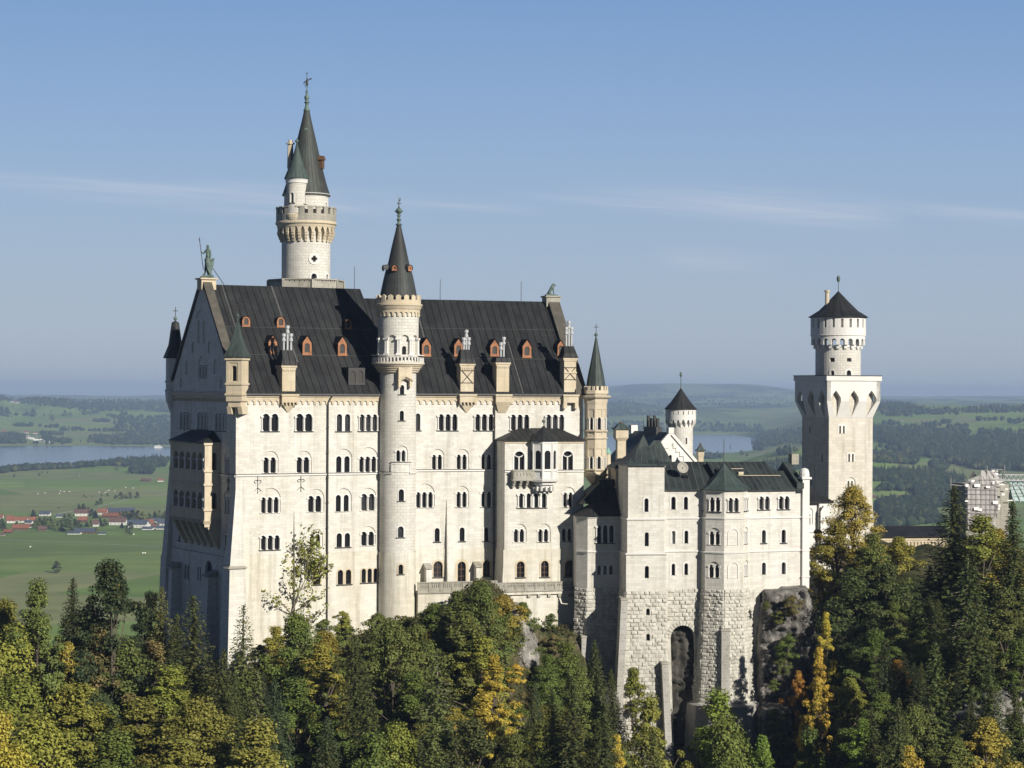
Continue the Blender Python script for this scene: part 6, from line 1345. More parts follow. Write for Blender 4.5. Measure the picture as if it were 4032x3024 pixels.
m = MB(); sc_, _ = K2.F(*P('R5', 2046, 700), 4.4); m.box(K2, sc_ - .65, sc_ + .65, 3.8, 5.0, zb2 - .2, zb2 + 1.5); part('chimney', m, M['greystone'], BOW)
# satellite dish and skylights
p = roofhit(K1, 'R5', 1095, 840, tm - .45, zMt, tm + 5.2, zr__(K1, 'R5', 1000, 703, tm + 5.2))
dish = thing('satellite_dish', 'round grey satellite dish on the dark roof beside the square tower', 'satellite dish', K1.w(p[0], p[1], p[2])); m = MB(); pc = K1.w(p[0] - .5, p[1] - .9, p[2] + 1.6)
m.tube(K1.w(p[0], p[1], p[2]), pc, .06, .06, 5); part('mast', m, M['iron'], dish)
m = MB(); m.lathe((0, 0), [(.02, -.22), (.5, -.14), (.95, .05), (.9, .09), (.5, -.08), (.02, -.15)], 16); dd = Vector((.25, -.9, .35)).normalized(); q = dd.to_track_quat('Z', 'Y'); m.v = [tuple(pc + q @ Vector(v)) for v in m.v]; part('dish', m, M['plaster_d'] if 'plaster_d' in M else M['greystone'], dish)
for a, b in ((1100, 838), ):
    p = roofhit(K1, 'R5', a, b, tm - .45, zMt, tm + 5.2, zr__(K1, 'R5', 1000, 703, tm + 5.2)); m = MB(); m.box(K1, p[0] - .45, p[0] + .45, p[1] - .35, p[1] + .3, p[2] - .1, p[2] + .3); part('skylight', m, M['glass'], BOW)
p = roofhit(K2, 'R5', 1580, 810, -.45, ze, tk2, zrg); m = MB(); m.box(K2, p[0] - .45, p[0] + .45, p[1] - .35, p[1] + .3, p[2] - .1, p[2] + .35); part('skylight', m, M['trim'], BOW)
# ================================================================ low stair block between palace and bower
tl = 6.0; KL = K1.shift(0, tl); mKL = KL.plane(); LOW = thing('low_stair_block', 'low white many sided block with dark roof wedged between palace and square tower', 'castle building', KL.w(-6, 0, -60))
xl0 = fs(KL, 'R5', 252, 1300); H = []; kl = dict(sur=.2)
q = pw(KL, 'R5', 332, 1240, 478, 1410); window(H, LOW, mKL, q[0], q[1], q[2], q[3] - .3, 3, blind=None, gap=.32)
awin(H, LOW, KL, mKL, 'R6', 335, 168, 470, 250, 3, col=False, gap=.4, sill=False)
zt, z1_, zr3 = fz(KL, 'R5', 1180, 330), fz(KL, 'R5', 1478, 330), fz(KL, 'R6', 365, 330)
m = MB(); panel(m, rect(xl0, .3, zr3, zt), H, mKL)
fl = Frame(KL.w(xl0, 0, 0), 8 - 45 - 3); wl = -fl.F(*P('R5', 155, 1300), 0)[0]
m.poly([fl.w(-wl, 0, zr3), fl.w(0, 0, zr3), fl.w(0, 0, zt), fl.w(-wl, 0, zt)]); pe = fl.w(-wl, 0, 0); m.poly([pe + Vector((0, 0, zr3)), pe + K1.v * 9 + Vector((0, 0, zr3)), pe + K1.v * 9 + Vector((0, 0, zt)), pe + Vector((0, 0, zt))])
part('wall', m, M['wall'], LOW)
m = MB()
for z in (z1_, zt): m.mark(); m.mbox(mKL, xl0, .3, z - .28, z, -.16, .05); m.mbox(fl.plane(), -wl, .06, z - .28, z, -.16, .05)
part('string_course', m, M['white'], LOW)
m = MB(); rustic(m, lambda a, z, d=0: KL.w(a, d - .2 - .02 * (zr3 - z), z), xl0 - .2, .8, -62, zr3, rg_); rustic(m, lambda a, z, d=0: fl.w(a, d - .2 - .02 * (zr3 - z), z), -wl - .2, .2, -62, zr3, rg_); part('rusticated_base', m, M['rustic'], LOW)
batter(KL, fs(KL, 'R6', 205, 800, -1.5), fs(KL, 'R6', 272, 800, -1.5), fz(KL, 'R6', 800, 240, -1.5), -64, .9, 1.6, 0)
m = MB(); ap0 = KL.F(*P('R5', 333, 1038), 2.6); ap1x = .4; zap = ap0[1]; a_ = fl.w(-wl - .3, -.4, zt); b_ = KL.w(xl0 - .1, -.45, zt); c_ = KL.w(.4, -.45, zt); r1 = KL.w(ap0[0], 2.6, zap); r2 = KL.w(.4, 2.6, zap)
m.poly([a_, b_, r1], [(0, 0), (4, 0), (2, 4)]); m.poly([b_, c_, r2, r1], [(0, 0), (6, 0), (6, 4), (2, 4)]); m.poly([pe + K1.v * 6 + Vector((0, 0, zt)), a_, r1]); m.poly([pe + K1.v * 6 + Vector((0, 0, zt)), r1, r2, KL.w(.4, 6, zt)]); part('roof', m, M['roof'], LOW)
# gallery house rising behind it
tg = 9.6; KG = K1.shift(0, tg); GAL = thing('courtyard_gallery', 'narrow pale gallery with arched bays squeezed behind the square tower', 'castle building', KG.w(-4, 0, -50))
g0, g1 = fs(KG, 'R5', 497, 900), fs(KG, 'R5', 600, 900); gz0, gz1 = fz(KG, 'R5', 1040, 520), fz(KG, 'R5', 775, 520); H = [dict(o=arch(g0 + .5 + k * 1.5, g0 + 1.5 + k * 1.5, gz0 + 4.6, gz1 - .3), d=.2, ch=[]) for k in range(2)] + [dict(o=rect(g0 + .5 + k * 1.5, g0 + 1.5 + k * 1.5, gz0, gz0 + 4.0), d=.2, ch=[]) for k in range(2)]
m = MB(); panel(m, rect(g0, g1, -40, gz1), H, KG.plane()); m.poly([KG.w(g0, 0, -40), KG.w(g0, 7, -40), KG.w(g0, 7, gz1), KG.w(g0, 0, gz1)]); m.box(KG, g0 - .2, g1, -.25, .1, gz1 - 2.9, gz1 - 2.6); m.box(KG, g0 - .2, g1, -.3, 7, gz1, gz1 + .25); part('wall', m, M['trim'], GAL)
m = MB(); m.box(KG, g0 - 2.6, g0 - .003, .8, 7, gz0 - 4, gz1 - 1.6); m.hexa([KG.w(g0 - 6.3, -1.5, gz0 - .5), KG.w(g0, -1.5, gz0 - .5), KG.w(g0, 7, gz0 - .5), KG.w(g0 - 6.3, 7, gz0 - .5)], [KG.w(g0 - 2.4, .5, gz1 - 2.0), KG.w(g0 - .1, .5, gz1 - 2.0), KG.w(g0 - .1, 5, gz1 - 2.0), KG.w(g0 - 2.4, 5, gz1 - 2.0)]); part('roof', m, M['roof'], GAL)
m = MB(); m.hexa([KG.w(g0 - .4, -.5, gz1 + .25), KG.w(g1, -.5, gz1 + .25), KG.w(g1, 7, gz1 + .25), KG.w(g0 - .4, 7, gz1 + .25)], [KG.w(g0 + 1.2, 2, gz1 + 1.8), KG.w(g1, 2, gz1 + 1.8), KG.w(g1, 4, gz1 + 1.8), KG.w(g0 + 1.2, 4, gz1 + 1.8)]); part('roof', m, M['copper'], GAL)
# small turret with pale green roof peeping out beside the corner turret
p9 = Tower(*(P('A7', 152, 0)[0], 396)); zz9 = lambda b: p9.z(P('A7', 0, b)[1]); tt9 = thing('small_courtyard_turret', 'little round turret with pale green cap just right of the palace corner turret', 'tower', (p9.c[0], p9.c[1], -40))
m = MB(); rr = p9.r(13); m.lathe(p9.c, [(rr * .8, -38), (rr * .8, zz9(1300)), (rr, zz9(1290)), (rr, zz9(1270)), (rr * .86, zz9(1262)), (rr * .86, zz9(1145)), (rr, zz9(1142))], 16); part('wall', m, M['trim'], tt9)
m = MB(); m.lathe(p9.c, [(rr * 1.15, zz9(1143)), (rr * .8, zz9(1110)), (rr * .3, zz9(1075)), (.05, zz9(1060))], 16); part('roof', m, plain('verdigris_cap', (.18, .36, .30), .6), tt9)
# ================================================================ gabled knights' house with chimneys, behind
KN = Frame(at(P('A7', 990, 0)[0], 1540, 414), 22); HH = thing('gable_house', 'gabled white house with green metal roof and stepped arch relief behind the square tower', 'castle building', KN.w(0, 0, -50)); mN = KN.plane()
gx = 5.6; zap = fz(KN, 'A7', 858, 990); zsp = fz(KN, 'A7', 1240, 1310); xr_ = fs(KN, 'A7', 1312, 1235); xl_ = -xr_ - .6; H = []
awin(H, HH, KN, mN, 'A7', 962, 1160, 1003, 1290, 1, col=False, sur=.25, sill=False)
gp = [(xl_, -40), (xr_, -40), (xr_, zsp), (0, zap), (xl_, zsp - .6)]
m = MB(); panel(m, gp, H, mN); part('wall', m, M['white'], HH)
m = MB()
for (xa, za, xb, zb3) in ((0, zap, xr_ + .6, zsp - .5), (0, zap, xl_ - .6, zsp - 1.1)):
    dx, dz = xb - xa, zb3 - za
    m.slab([(xa, za + .35), (xa, za - .45), (xb, zb3 - .45), (xb, zb3 + .35)] if dx < 0 else [(xa, za - .45), (xa, za + .35), (xb, zb3 + .35), (xb, zb3 - .45)][::-1], mN, -.3, .3)
m.box(KN, -.55, .55, -.4, .7, zap - .2, zap + .9); part('gable_coping', m, M['white'], HH)
m = MB()   # stepped relief under the gable
st = [(P('A7', *p)) for p in ((1010, 1010), (1022, 1040), (1022, 1070), (1058, 1075), (1058, 1122), (1108, 1127), (1108, 1180), (1160, 1185), (1160, 1240))]
pp = [KN.F(*p) for p in st]
for (xa, za), (xb, zb3) in zip(pp[:-1], pp[1:]): m.mbox(mN, min(xa, xb) - .05, max(xa, xb) + .05, min(za, zb3) - .05, max(za, zb3) + .05, -.07, .02)
for a, b in ((915, 1072), (860, 1128), (905, 1138)): x, z = KN.F(*P('A7', a, b)); m.mbox(mN, x - .6, x + .7, z - .05, z + .05, -.07, .02)
part('relief', m, M['greystone'], HH)
dpt = 17.0; zb4 = fz(KN, 'A7', 830, 530, dpt)
m = MB(); ev = (xl_ - .6, zsp - 1.1); sl = math.hypot(ev[0], zap - ev[1])
k9 = (zap - ev[1]) / (-ev[0]); xe = -9.5; zee = zap - k9 * 9.5
m.poly([KN.w(xe, .2, zee), KN.w(xe, dpt, zee), KN.w(0, dpt, zap), KN.w(0, .2, zap)], [(0, 0), (17, 0), (17, 10), (0, 10)]); m.poly([KN.w(9.5, .2, zee), KN.w(9.5, dpt, zee), KN.w(0, dpt, zap), KN.w(0, .2, zap)], [(0, 0), (17, 0), (17, 10), (0, 10)])
part('roof', m, M['copper_l'], HH)
m = MB(); m.box(KN, -.7, .7, dpt - 1, dpt + .3, zap - .5, zap + 1.1); part('ridge_block', m, M['white'], HH)
m = MB(); m.box(KN, -.6, .6, 5.0, 10.5, zap - 1, zap + .9)
for k in range(4): cc = KN.w(0, 5.6 + 1.4 * k, 0); m.tube(cc + Vector((0, 0, zap + .8)), cc + Vector((0, 0, zap + 2.6 + (k % 2) * .5)), .34, .3, 7)
part('chimney', m, M['lead'], HH)
def fchim(px, D, ya, yb, yc, w0, w1, name, lab, pot=None, mat='trim', reg='A7'):
    t = Tower(P(reg, px, 0)[0], D); zz = lambda b: t.z(P(reg, 0, b)[1]); k = REG[reg][2] * D / FL; a, b = w0 * k / 2, w1 * k / 2; f = Frame(t.c, 22 - 12)
    th = thing(name, lab, 'chimney', (t.c[0], t.c[1], zz(yc)), 'stone chimneys behind the bower'); m = MB(); m.box(f, -a, a, -a, a, zz(yc), zz(yb)); m.hexa([f.w(-a, -a, zz(yb) - .6), f.w(a, -a, zz(yb) - .6), f.w(a, a, zz(yb) - .6), f.w(-a, a, zz(yb) - .6)], [f.w(-b, -b, zz(yb)), f.w(b, -b, zz(yb)), f.w(b, b, zz(yb)), f.w(-b, b, zz(yb))]); m.box(f, -b, b, -b, b, zz(yb), zz(ya)); part('shaft', m, M[mat], th)
    m = MB(); m.box(f, -b - .25, b + .25, -b - .25, b + .25, zz(ya), zz(ya) + .3); m.hexa([f.w(-b, -b, zz(ya) + .3), f.w(b, -b, zz(ya) + .3), f.w(b, b, zz(ya) + .3), f.w(-b, b, zz(ya) + .3)], [f.w(-b * .4, -b * .4, zz(ya) + 1.1), f.w(b * .4, -b * .4, zz(ya) + 1.1), f.w(b * .4, b * .4, zz(ya) + 1.1), f.w(-b * .4, b * .4, zz(ya) + 1.1)]); part('cap', m, M['copper_l'], th)
    if pot: m = MB(); c_ = t.c; m.tube((*c_, zz(ya) + .8), (*c_, zz(pot)), b * .28, b * .3, 8); part('pot', m, M['brown'], th)
    return t, f, b, zz
t_, f_, b_, zf_ = fchim(325, 396, 820, 930, 1330, 115, 170, 'tall_chimney', 'tall stone chimney with a dark pot left of the gabled house', 722)
fchim(1392, 410, 1110, 1160, 1290, 68, 84, 'small_chimney', 'small cream chimney with a domed cap right of the gabled house', 1003)
m = MB(); kk = Frame(at(P('A7', 200, 0)[0], 1540, 400), 8); m.hexa([kk.w(-3.5, -3, -22), kk.w(12, -3, -22), kk.w(12, 6, -22), kk.w(-3.5, 6, -22)], [kk.w(-2, 1.5, z_at(2430, 1838, 400)), kk.w(10, 1.5, z_at(2430, 1838, 400)), kk.w(10, 3, z_at(2430, 1838, 400)), kk.w(-2, 3, z_at(2430, 1838, 400))])
m.hexa([kk.w(2.0, -3, -15), kk.w(12, -3, -15), kk.w(12, 6, -15), kk.w(2.0, 6, -15)], [kk.w(8.2, 1.5, z_at(2500, 1735, 400)), kk.w(9.4, 1.5, z_at(2500, 1735, 400)), kk.w(9.4, 3, z_at(2500, 1735, 400)), kk.w(8.2, 3, z_at(2500, 1735, 400))]); part('roof', m, M['copper'], HH)
# ================================================================ small round tower
TR = Tower(P('A7', 1126, 0)[0], 428); RS = thing('small_round_tower', 'small white round tower with dark cone roof rising behind the gabled house', 'tower', (TR.c[0], TR.c[1], -40)); y7 = lambda b: TR.z(P('A7', 0, b)[1]); rr = TR.r(48); rp = TR.r(60)
c_ = Tower(P('A7', 1152, 0)[0], 428).c if False else TR.c; H = []; TR.win(H, RS, rr, 'A7', 1190, 928, 1213, 1015, 1, col=False, sur=.2, sill=False); cylwall(TR, rr, -30, y7(780), H, M['tower'], RS)
m = MB(); mp_ = TR.mp(rp); cc_ = 2 * math.pi * rp; z0, z1, z2 = y7(795), y7(690), y7(552); hs = []; nS = 18
for k in range(nS): a = -cc_ / 2 + cc_ * (k + .41) / nS; hs.append(dict(o=rect(a, a + cc_ * .2 / nS, y7(622), y7(570)), d=.4, ch=[]))
panel(m, rect(-cc_ / 2 + .01, cc_ / 2 - .01, y7(690), z2), hs, mp_, 0, rp * .14)
mpb = lambda a, z, d=0: mp_(a, z, d + (rp - rr) * max(0, (y7(730) - z) / (y7(730) - z0)))
pts = []; nA = 18; w9 = cc_ / nA; pts.append((-cc_ / 2, y7(689)))
for k in range(nA):
    a = -cc_ / 2 + w9 * k; pts += [(a, z0), (a + .04, z0), (a + w9 * .2, y7(730)), (a + w9 * .3, y7(702)), (a + w9 * .5, y7(683)), (a + w9 * .7, y7(702)), (a + w9 * .8, y7(730)), (a + w9 - .04, z0)]
pts += [(cc_ / 2, z0), (cc_ / 2, y7(672))]; pts[0] = (-cc_ / 2, y7(672)); m.slab(list(reversed(pts)), mpb, -.003, .35, grid=.5); m.lathe(TR.c, [(rp - .36, y7(672)), (rr, y7(672)), (rr, z0 - 1)], 32)
part('battlement', m, M['white'], RS)
m = MB(); m.lathe(TR.c, [(TR.r(64.5), z2), (TR.r(64), y7(545)), (TR.r(40), y7(455)), (TR.r(22), y7(370)), (TR.r(1.5), y7(268))], 32, useam=16); m.lathe(TR.c, [(.1, z2), (TR.r(64.5), z2)], 32); part('roof', m, M['roof'], RS)
finial(TR.c, y7(275), [(.08, 0), (.06, 2.2), (.25, 2.6), (.27, 2.9), (.15, 3.2), (.02, 3.3)], M['bronze'], RS)
# ================================================================ square gate tower
KS = Frame(at(P('A2', 567, 0)[0], 1540, 430), 22); SQ = thing('square_tower', 'tall white square tower with flared pointed niches carrying a round turret under a dark cone', 'tower', KS.w(5, 5, -48)); mS = KS.plane(); WS, DS = 9.95, 10.6; zq = lambda b, reg='A2', a=750: fz(KS, reg, b, a); H = []
ks = dict(col=False, sur=.3, sill=False, deep=.45)
awin(H, SQ, KS, mS, 'A2', 652, 380, 698, 443, 2, square=True, gap=.45, **ks); awin(H, SQ, KS, mS, 'A2', 728, 616, 774, 682, 2, square=True, gap=.45, **ks)
awin(H, SQ, KS, mS, 'A2', 725, 843, 770, 915, 2, (708, 790, 812), gap=.4, **ks); awin(H, SQ, KS, mS, 'A2', 640, 1115, 720, 1200, 2, (625, 742, 1070), **ks); awin(H, SQ, KS, mS, 'A2', 795, 1110, 885, 1180, 2, (780, 895, 1065), **ks)
m = MB(); panel(m, rect(0, WS, -46, zq(0)), H, mS); H = []
for q in ((400, 380, 412, 440), (505, 610, 518, 680), (410, 828, 424, 885)): awin(H, SQ, KS, KS.side(0), 'A2', *q, 1, mode='G', col=False, sur=.25, sill=False, deep=.4)
panel(m, rect(0, DS, -46, zq(0)), H, KS.side(0)); m.poly([KS.w(WS, 0, -46), KS.w(WS, DS, -46), KS.w(WS, DS, zq(0)), KS.w(WS, 0, zq(0))])
m.hexa([KS.w(-.5, -1.0, -50), KS.w(WS + 1.3, -1.0, -50), KS.w(WS + 1.3, DS, -50), KS.w(-.5, DS, -50)], [KS.w(0, -.02, zq(1000)), KS.w(WS, -.02, zq(1000)), KS.w(WS, DS, zq(1000)), KS.w(0, DS, zq(1000))])
part('wall', m, M['wall_sq'], SQ)
pj = 1.08; zA, zB_, zC = zq(0) , zq(172), zq(308)
def flare(mp_, w_, n, m):
    bw = (w_ + 2 * pj) / n
    pts = [(-pj, zA)]
    zp = zq(80)
    for k in range(n):
        a = -pj + bw * k; e_ = bw * .22; c = a + bw / 2
        pts += [(a, zB_), (a + e_, zB_), (a + e_ + .05, zB_ + (zp - zB_) * .35), (a + bw * .37, zB_ + (zp - zB_) * .72), (c, zp), (a + bw * .63, zB_ + (zp - zB_) * .72), (a + bw - e_ - .05, zB_ + (zp - zB_) * .35), (a + bw - e_, zB_)]
    pts += [(w_ + pj, zB_), (w_ + pj, zA)]
    m.slab(list(reversed(pts)), mp_, -pj, -.2)
    sc2 = w_ / (w_ + 2 * pj)
    for k in range(n + 1):
        a = -pj + bw * k; xs = [max(-pj, a - bw * .22), min(w_ + pj, a + bw * .22)]; b0 = (a + pj) * sc2; x2 = [max(0, b0 - bw * sc2 * .48), min(w_, b0 + bw * sc2 * .48)]
        lo = [mp_(x2[0], zC, -.02), mp_(x2[1], zC, -.02), mp_(x2[1], zC, .3), mp_(x2[0], zC, .3)]; hi = [mp_(xs[0], zB_, -pj), mp_(xs[1], zB_, -pj), mp_(xs[1] if k < n else w_, zB_, .3), mp_(xs[0] if k > 0 else 0, zB_, .3)]; m.hexa(lo, hi)
m = MB(); flare(mS, WS, 3, m); flare(KS.side(0), DS, 3, m); flare(KS.eside(WS), DS, 3, m); m.poly([KS.w(-pj, -pj, zA), KS.w(WS + pj, -pj, zA), KS.w(WS + pj, DS + pj, zA), KS.w(-pj, DS + pj, zA)]); part('machicolation', m, M['white'], SQ)
m = MB(); z1 = zq(1420, 'R7', 1100); z1 = zA + .02; m.box(KS, -pj - .2, WS + pj + .2, -pj - .2, DS + pj + .2, z1, z1 + .95); part('cornice', m, M['white'], SQ)
m = MB(); m.box(KS, -pj - .28, WS + pj + .28, -pj - .28, DS + pj + .28, z1 + .953, z1 + 1.1); part('roof_edge', m, M['lead'], SQ)
sp = KS.w(WS / 2, DS / 2, 0); TQ = Tower(P('R7', 946, 0)[0], sp.y); y7 = lambda b, k=4: z_at(TQ.px, P('R7', 0, b)[1], TQ.D - k); r1, r2 = TQ.r(88.6), TQ.r(108); H = []
kk_ = dict(col=False, sur=.0, sill=False, deep=.6)
TQ.win(H, SQ, r1, 'R7', 843, 1135, 905, 1185, 1, square=True, **kk_); TQ.win(H, SQ, r1, 'R7', 1055, 1137, 1110, 1182, 1, square=True, **kk_); TQ.win(H, SQ, r1, 'R7', 858, 1292, 900, 1372, 1, **{**kk_, 'sur': .35}); TQ.win(H, SQ, r1, 'R7', 1050, 1288, 1105, 1372, 1, **{**kk_, 'sur': .4}); cylwall(TQ, r1, y7(1400), y7(985), H, M['tower'], SQ)
m = MB(); mp_ = TQ.mp(r2); cc_ = 2 * math.pi * r2; nS = 20; off = .32; hs = [dict(o=rect(-cc_ / 2 + cc_ * (k + off) / nS, -cc_ / 2 + cc_ * (k + off + .3) / nS, y7(757), y7(648)), d=.7, ch=[]) for k in range(nS)]
panel(m, rect(-cc_ / 2 + .01, cc_ / 2 - .01, y7(857), y7(630)), hs, mp_, 0, r2 * .14)
m.lathe(TQ.c, [(r2 - .15, y7(862)), (r2 + .05, y7(856)), (r2 + .06, y7(850)), (r2, y7(848))], 40)
mp3 = TQ.mp(r2 - .12); cc3 = 2 * math.pi * (r2 - .12); m.slab(lombard(-cc3 / 2, cc3 / 2, y7(925), y7(850), 20, .42, .0), mp3, 0, 1.0, grid=.6)
for k in range(20):
    a = -cc3 / 2 + cc3 * k / 20; w9 = cc3 / 20 * .21
    for j, f in enumerate((1, .5)): m.mbox(mp3, a - w9, a + w9, y7(925) - (j + 1) * .75 + .003, y7(925) - j * .75, (1 - f) * .95, 1.1)
m.lathe(TQ.c, [(r1, y7(1003)), (r1 + .18, y7(998)), (r1 + .18, y7(985)), (r1, y7(975))], 40); part('battlement', m, M['white'], SQ)
m = MB(); Z = lambda b: y7(b, 0); m.lathe(TQ.c, [(.1, Z(634)), (TQ.r(117.5), Z(634)), (TQ.r(117), Z(628)), (TQ.r(77), Z(550)), (TQ.r(42), Z(440)), (TQ.r(1.5), Z(305))], 32, useam=18); part('roof', m, M['roof'], SQ)
finial(TQ.c, Z(308), [(.07, 0), (.06, 1.8), (.3, 2.1), (.38, 2.6), (.25, 3.0), (.03, 3.2)], M['bronze'], SQ)
m = MB(); c9 = at(*P('R7', 812, 400), TQ.D - .5); c9 = (c9.x, c9.y); m.lathe(c9, [(.45, Z(520)), (.4, Z(320)), (.55, Z(318)), (.55, Z(295)), (.3, Z(292)), (.02, Z(291))], 8); part('chimney', m, M['trim'], SQ)
# ================================================================ connecting wing left of the square tower's foot, gate buildings to the right
KC = Frame(at(P('A2', 383, 0)[0], 1540, 402), 22); CW = thing('connecting_wing', 'white connecting wing with arched windows between the bower and the square tower', 'castle building', KC.w(0, 0, -50)); mC = KC.plane(); zc = lambda b, a=430: fz(KC, 'A2', b, a); H = []
awin(H, CW, KC, mC, 'A2', 380, 1120, 412, 1212, 1, (370, 430, 1070), col=False, sur=.2, sill=True)
m = MB(); xe = fs(KC, 'A2', 470, 1200); xe2 = fs(KC, 'A2', 570, 1200); panel(m, rect(-3, xe, -46, zc(1020)), H, mC); m.box(KC, xe, xe2, -.6, 6, -46, zc(1028)); m.box(KC, -3, xe, -.25, .1, zc(1278), zc(1265)); m.box(KC, xe - 1.0, xe, -1.4, 0, -46, zc(1400)); part('wall', m, M['white'], CW)
m = MB(); ze = zc(1018); zt = fz(KC, 'A2', 890, 450, 6); m.poly([KC.w(-4, -.8, ze), KC.w(xe2 + .5, -.8, ze), KC.w(xe2 - 1.5, 6, zt), KC.w(-4, 6, zt)], [(0, 0), (9, 0), (9, 8), (0, 8)]); m.poly([KC.w(-4, -.8, ze - .3), KC.w(xe2 + .5, -.8, ze - .3), KC.w(xe2 + .5, -.8, ze), KC.w(-4, -.8, ze)]); m.poly([KC.w(xe2 + .5, -.8, ze), KC.w(xe2 + 1.5, 9, ze), KC.w(xe2 - 1.5, 6, zt)]); part('roof', m, M['roof'], CW)
pipe(KC, 'A2', 490, 1100, 1500, -.9, CW)
m = MB(); m.box(KC, -3, 14, -9, -.7, -60, zc(1590)); m.box(KC, -3, 10, -9.3, -8.9, -60, zc(1575, 470) + 0.0); o = part('terrace_wall', m, M['greystone'], CW)
KD = Frame(at(P('A2', 960, 0)[0], 1540, 452), 10); LR = thing('long_low_building', 'long low building with black roof and white arcaded wall right of the square tower', 'castle building', KD.w(0, 0, -50)); zd = lambda b, a=1100: fz(KD, 'A2', b, a); x1 = fs(KD, 'A2', 1560, 1280)
m = MB(); md = KD.plane(); H = [dict(o=arch(3 + k * .75, 3.4 + k * .75, zd(1395), zd(1360)), d=.2, ch=[]) for k in range(22)]; panel(m, rect(-1, x1, -50, zd(1316)), H, md); m.mbox(md, -1, x1, zd(1345), zd(1335), -.1, .02); part('wall', m, M['trim'], LR)
m = MB(); m.poly([KD.w(-1.5, -.6, zd(1312)), KD.w(x1 + 1, -.6, zd(1312)), KD.w(x1 + 1, 5, zd(1236)), KD.w(1.5, 5, zd(1240))], [(0, 0), (30, 0), (30, 7), (0, 7)]); m.poly([KD.w(-1.5, -.6, zd(1316)), KD.w(x1 + 1, -.6, zd(1316)), KD.w(x1 + 1, -.6, zd(1312)), KD.w(-1.5, -.6, zd(1312))]); m.poly([KD.w(-1.5, -.6, zd(1312)), KD.w(1.5, 5, zd(1240)), KD.w(-1.5, 10, zd(1312))]); part('roof', m, M['roof'], LR)
# scaffolded gatehouse
def netm():
    m = M_('grey_scaffold_net', .9, .1); g = m.ramp(m.noise(.6, 6, vec=m.pos((1, 1, .5))), [(.3, (.30, .28, .275)), (.6, (.46, .44, .43)), (.8, (.66, .64, .62))]); m.col(g)
    tr = m.n('ShaderNodeBsdfTransparent'); ms = m.n('ShaderNodeMixShader', {0: .86}); m.l(tr.outputs[0], ms.inputs[1]); m.l(m.b.outputs[0], ms.inputs[2]); m.l(ms.outputs[0], m.t.nodes['Material Output'].inputs[0]); return m.m
M['pole'] = plain('dull_scaffold_tube', (.24, .235, .23), .6, .3); M['net'] = netm(); M['sheet'] = plain('pale_green_sheeting', (.34, .45, .43), .5, .3, .12, .3)
GD = 478; KGt = Frame(at(P('B1', 690, 0)[0], 1540, GD), 12); GT = thing('scaffolded_gatehouse', 'gatehouse wrapped in grey scaffold netting with steel poles', 'castle building', KGt.w(6, 4, -55)); g = lambda a, b, t=0: KGt.F(*P('B1', a, b), t)
m = MB(); x0, zb = g(715, 1340); x1, _ = g(1040, 1340); z_m = g(800, 1010)[1]; z_t = g(900, 850)[1]
m.box(KGt, x0, x1 + 3, .6, 9, -50, z_m + .5); part('wall', m, M['greystone'], GT)
m = MB(); W = lambda a, b, t=0: KGt.w(*(lambda q: (q[0], t, q[1]))(g(a, b, t)))
P_ = lambda *q: m.poly([W(*p) for p in q])
P_((720, 1480), (720, 1000), (880, 985), (1010, 1010), (1030, 1480)); P_((665, 1010, 1), (725, 935, 1), (860, 890, 0), (880, 985, 0), (720, 1000, 0)); P_((665, 1010, 1), (720, 1000), (720, 1120), (680, 1120, 1))
P_((860, 890), (870, 835, 1), (965, 838, 1), (1010, 900), (1010, 1010), (880, 985)); P_((965, 838, 1), (1050, 880, 2), (1100, 930, 2), (1170, 1010, 3), (1010, 1010), (1010, 900)); P_((1010, 1010), (1170, 1010, 3), (1225, 1150, 5), (1080, 1190, 2), (1030, 1300)); P_((1030, 1300), (1080, 1190, 2), (1180, 1190, 5), (1180, 1330, 5))
P_((975, 820, .5), (990, 850, .4), (1045, 910, -.3), (1010, 905, -.3)); P_((660, 1040, .8), (690, 960, .8), (730, 940, .4), (715, 990, .2))
part('netting', m, M['net'], GT)
m = MB()
for a in (720, 768, 820, 872, 925, 975, 1025, 1075): m.tube(W(a, 1335, -.3), W(a, 880 if 850 < a < 1000 else 960, -.3), .05, .05, 5)
for b in (930, 985, 1040, 1090, 1145, 1200, 1255, 1300): m.tube(W(690, b, -.35), W(1085, b + 6, -.35), .05, .05, 5)
for a, b in ((930, 785), (1120, 780), (535, 920)): m.tube(W(a, b + 120, .5), W(a, b, .5), .13, .13, 6)
m.tube(W(535, 990, .5), W(700, 1010, .5), .12, .12, 5); m.tube(W(975, 822, .5), W(1100, 830, .5), .12, .12, 5)
part('scaffold_pole', m, M['pole'], GT)
m = MB(); rr_ = random.Random(5)
for _ in range(16):
    a, b = rr_.uniform(690, 1180), rr_.uniform(940, 1290); q = W(a, b, -.5); xx, zz = g(a, b, -.5); w9, h9 = rr_.uniform(.4, 1.4), rr_.uniform(.15, .7); m.poly([KGt.w(xx, -.5, zz), KGt.w(xx + w9, -.5, zz), KGt.w(xx + w9, -.5, zz + h9), KGt.w(xx, -.5, zz + h9)])
part('white_sheet', m, M['white_p'], GT)
m = MB(); P_((730, 930, 2), (780, 838, 3), (815, 890, 3)); m.mark(); P_((1045, 850, 2), (1090, 818, 2), (1100, 830, 2), (1060, 880, 2)); part('roof', m, M['lead'], GT)
m = MB(); P_((1010, 850, 1.5), (1050, 835, 1.5), (1055, 905, 1.5), (1020, 905, 1.5)); m.box(KGt, g(1015, 870)[0], g(1050, 870)[0], 1.6, 2.6, g(1030, 905)[1], g(1030, 838)[1]); part('chimney', m, M['white_p'], GT)
TS2 = thing('roof_truss_shelter', 'lattice steel truss over pale green sheeting at the right edge', 'temporary roof', KGt.w(20, 6, -50))
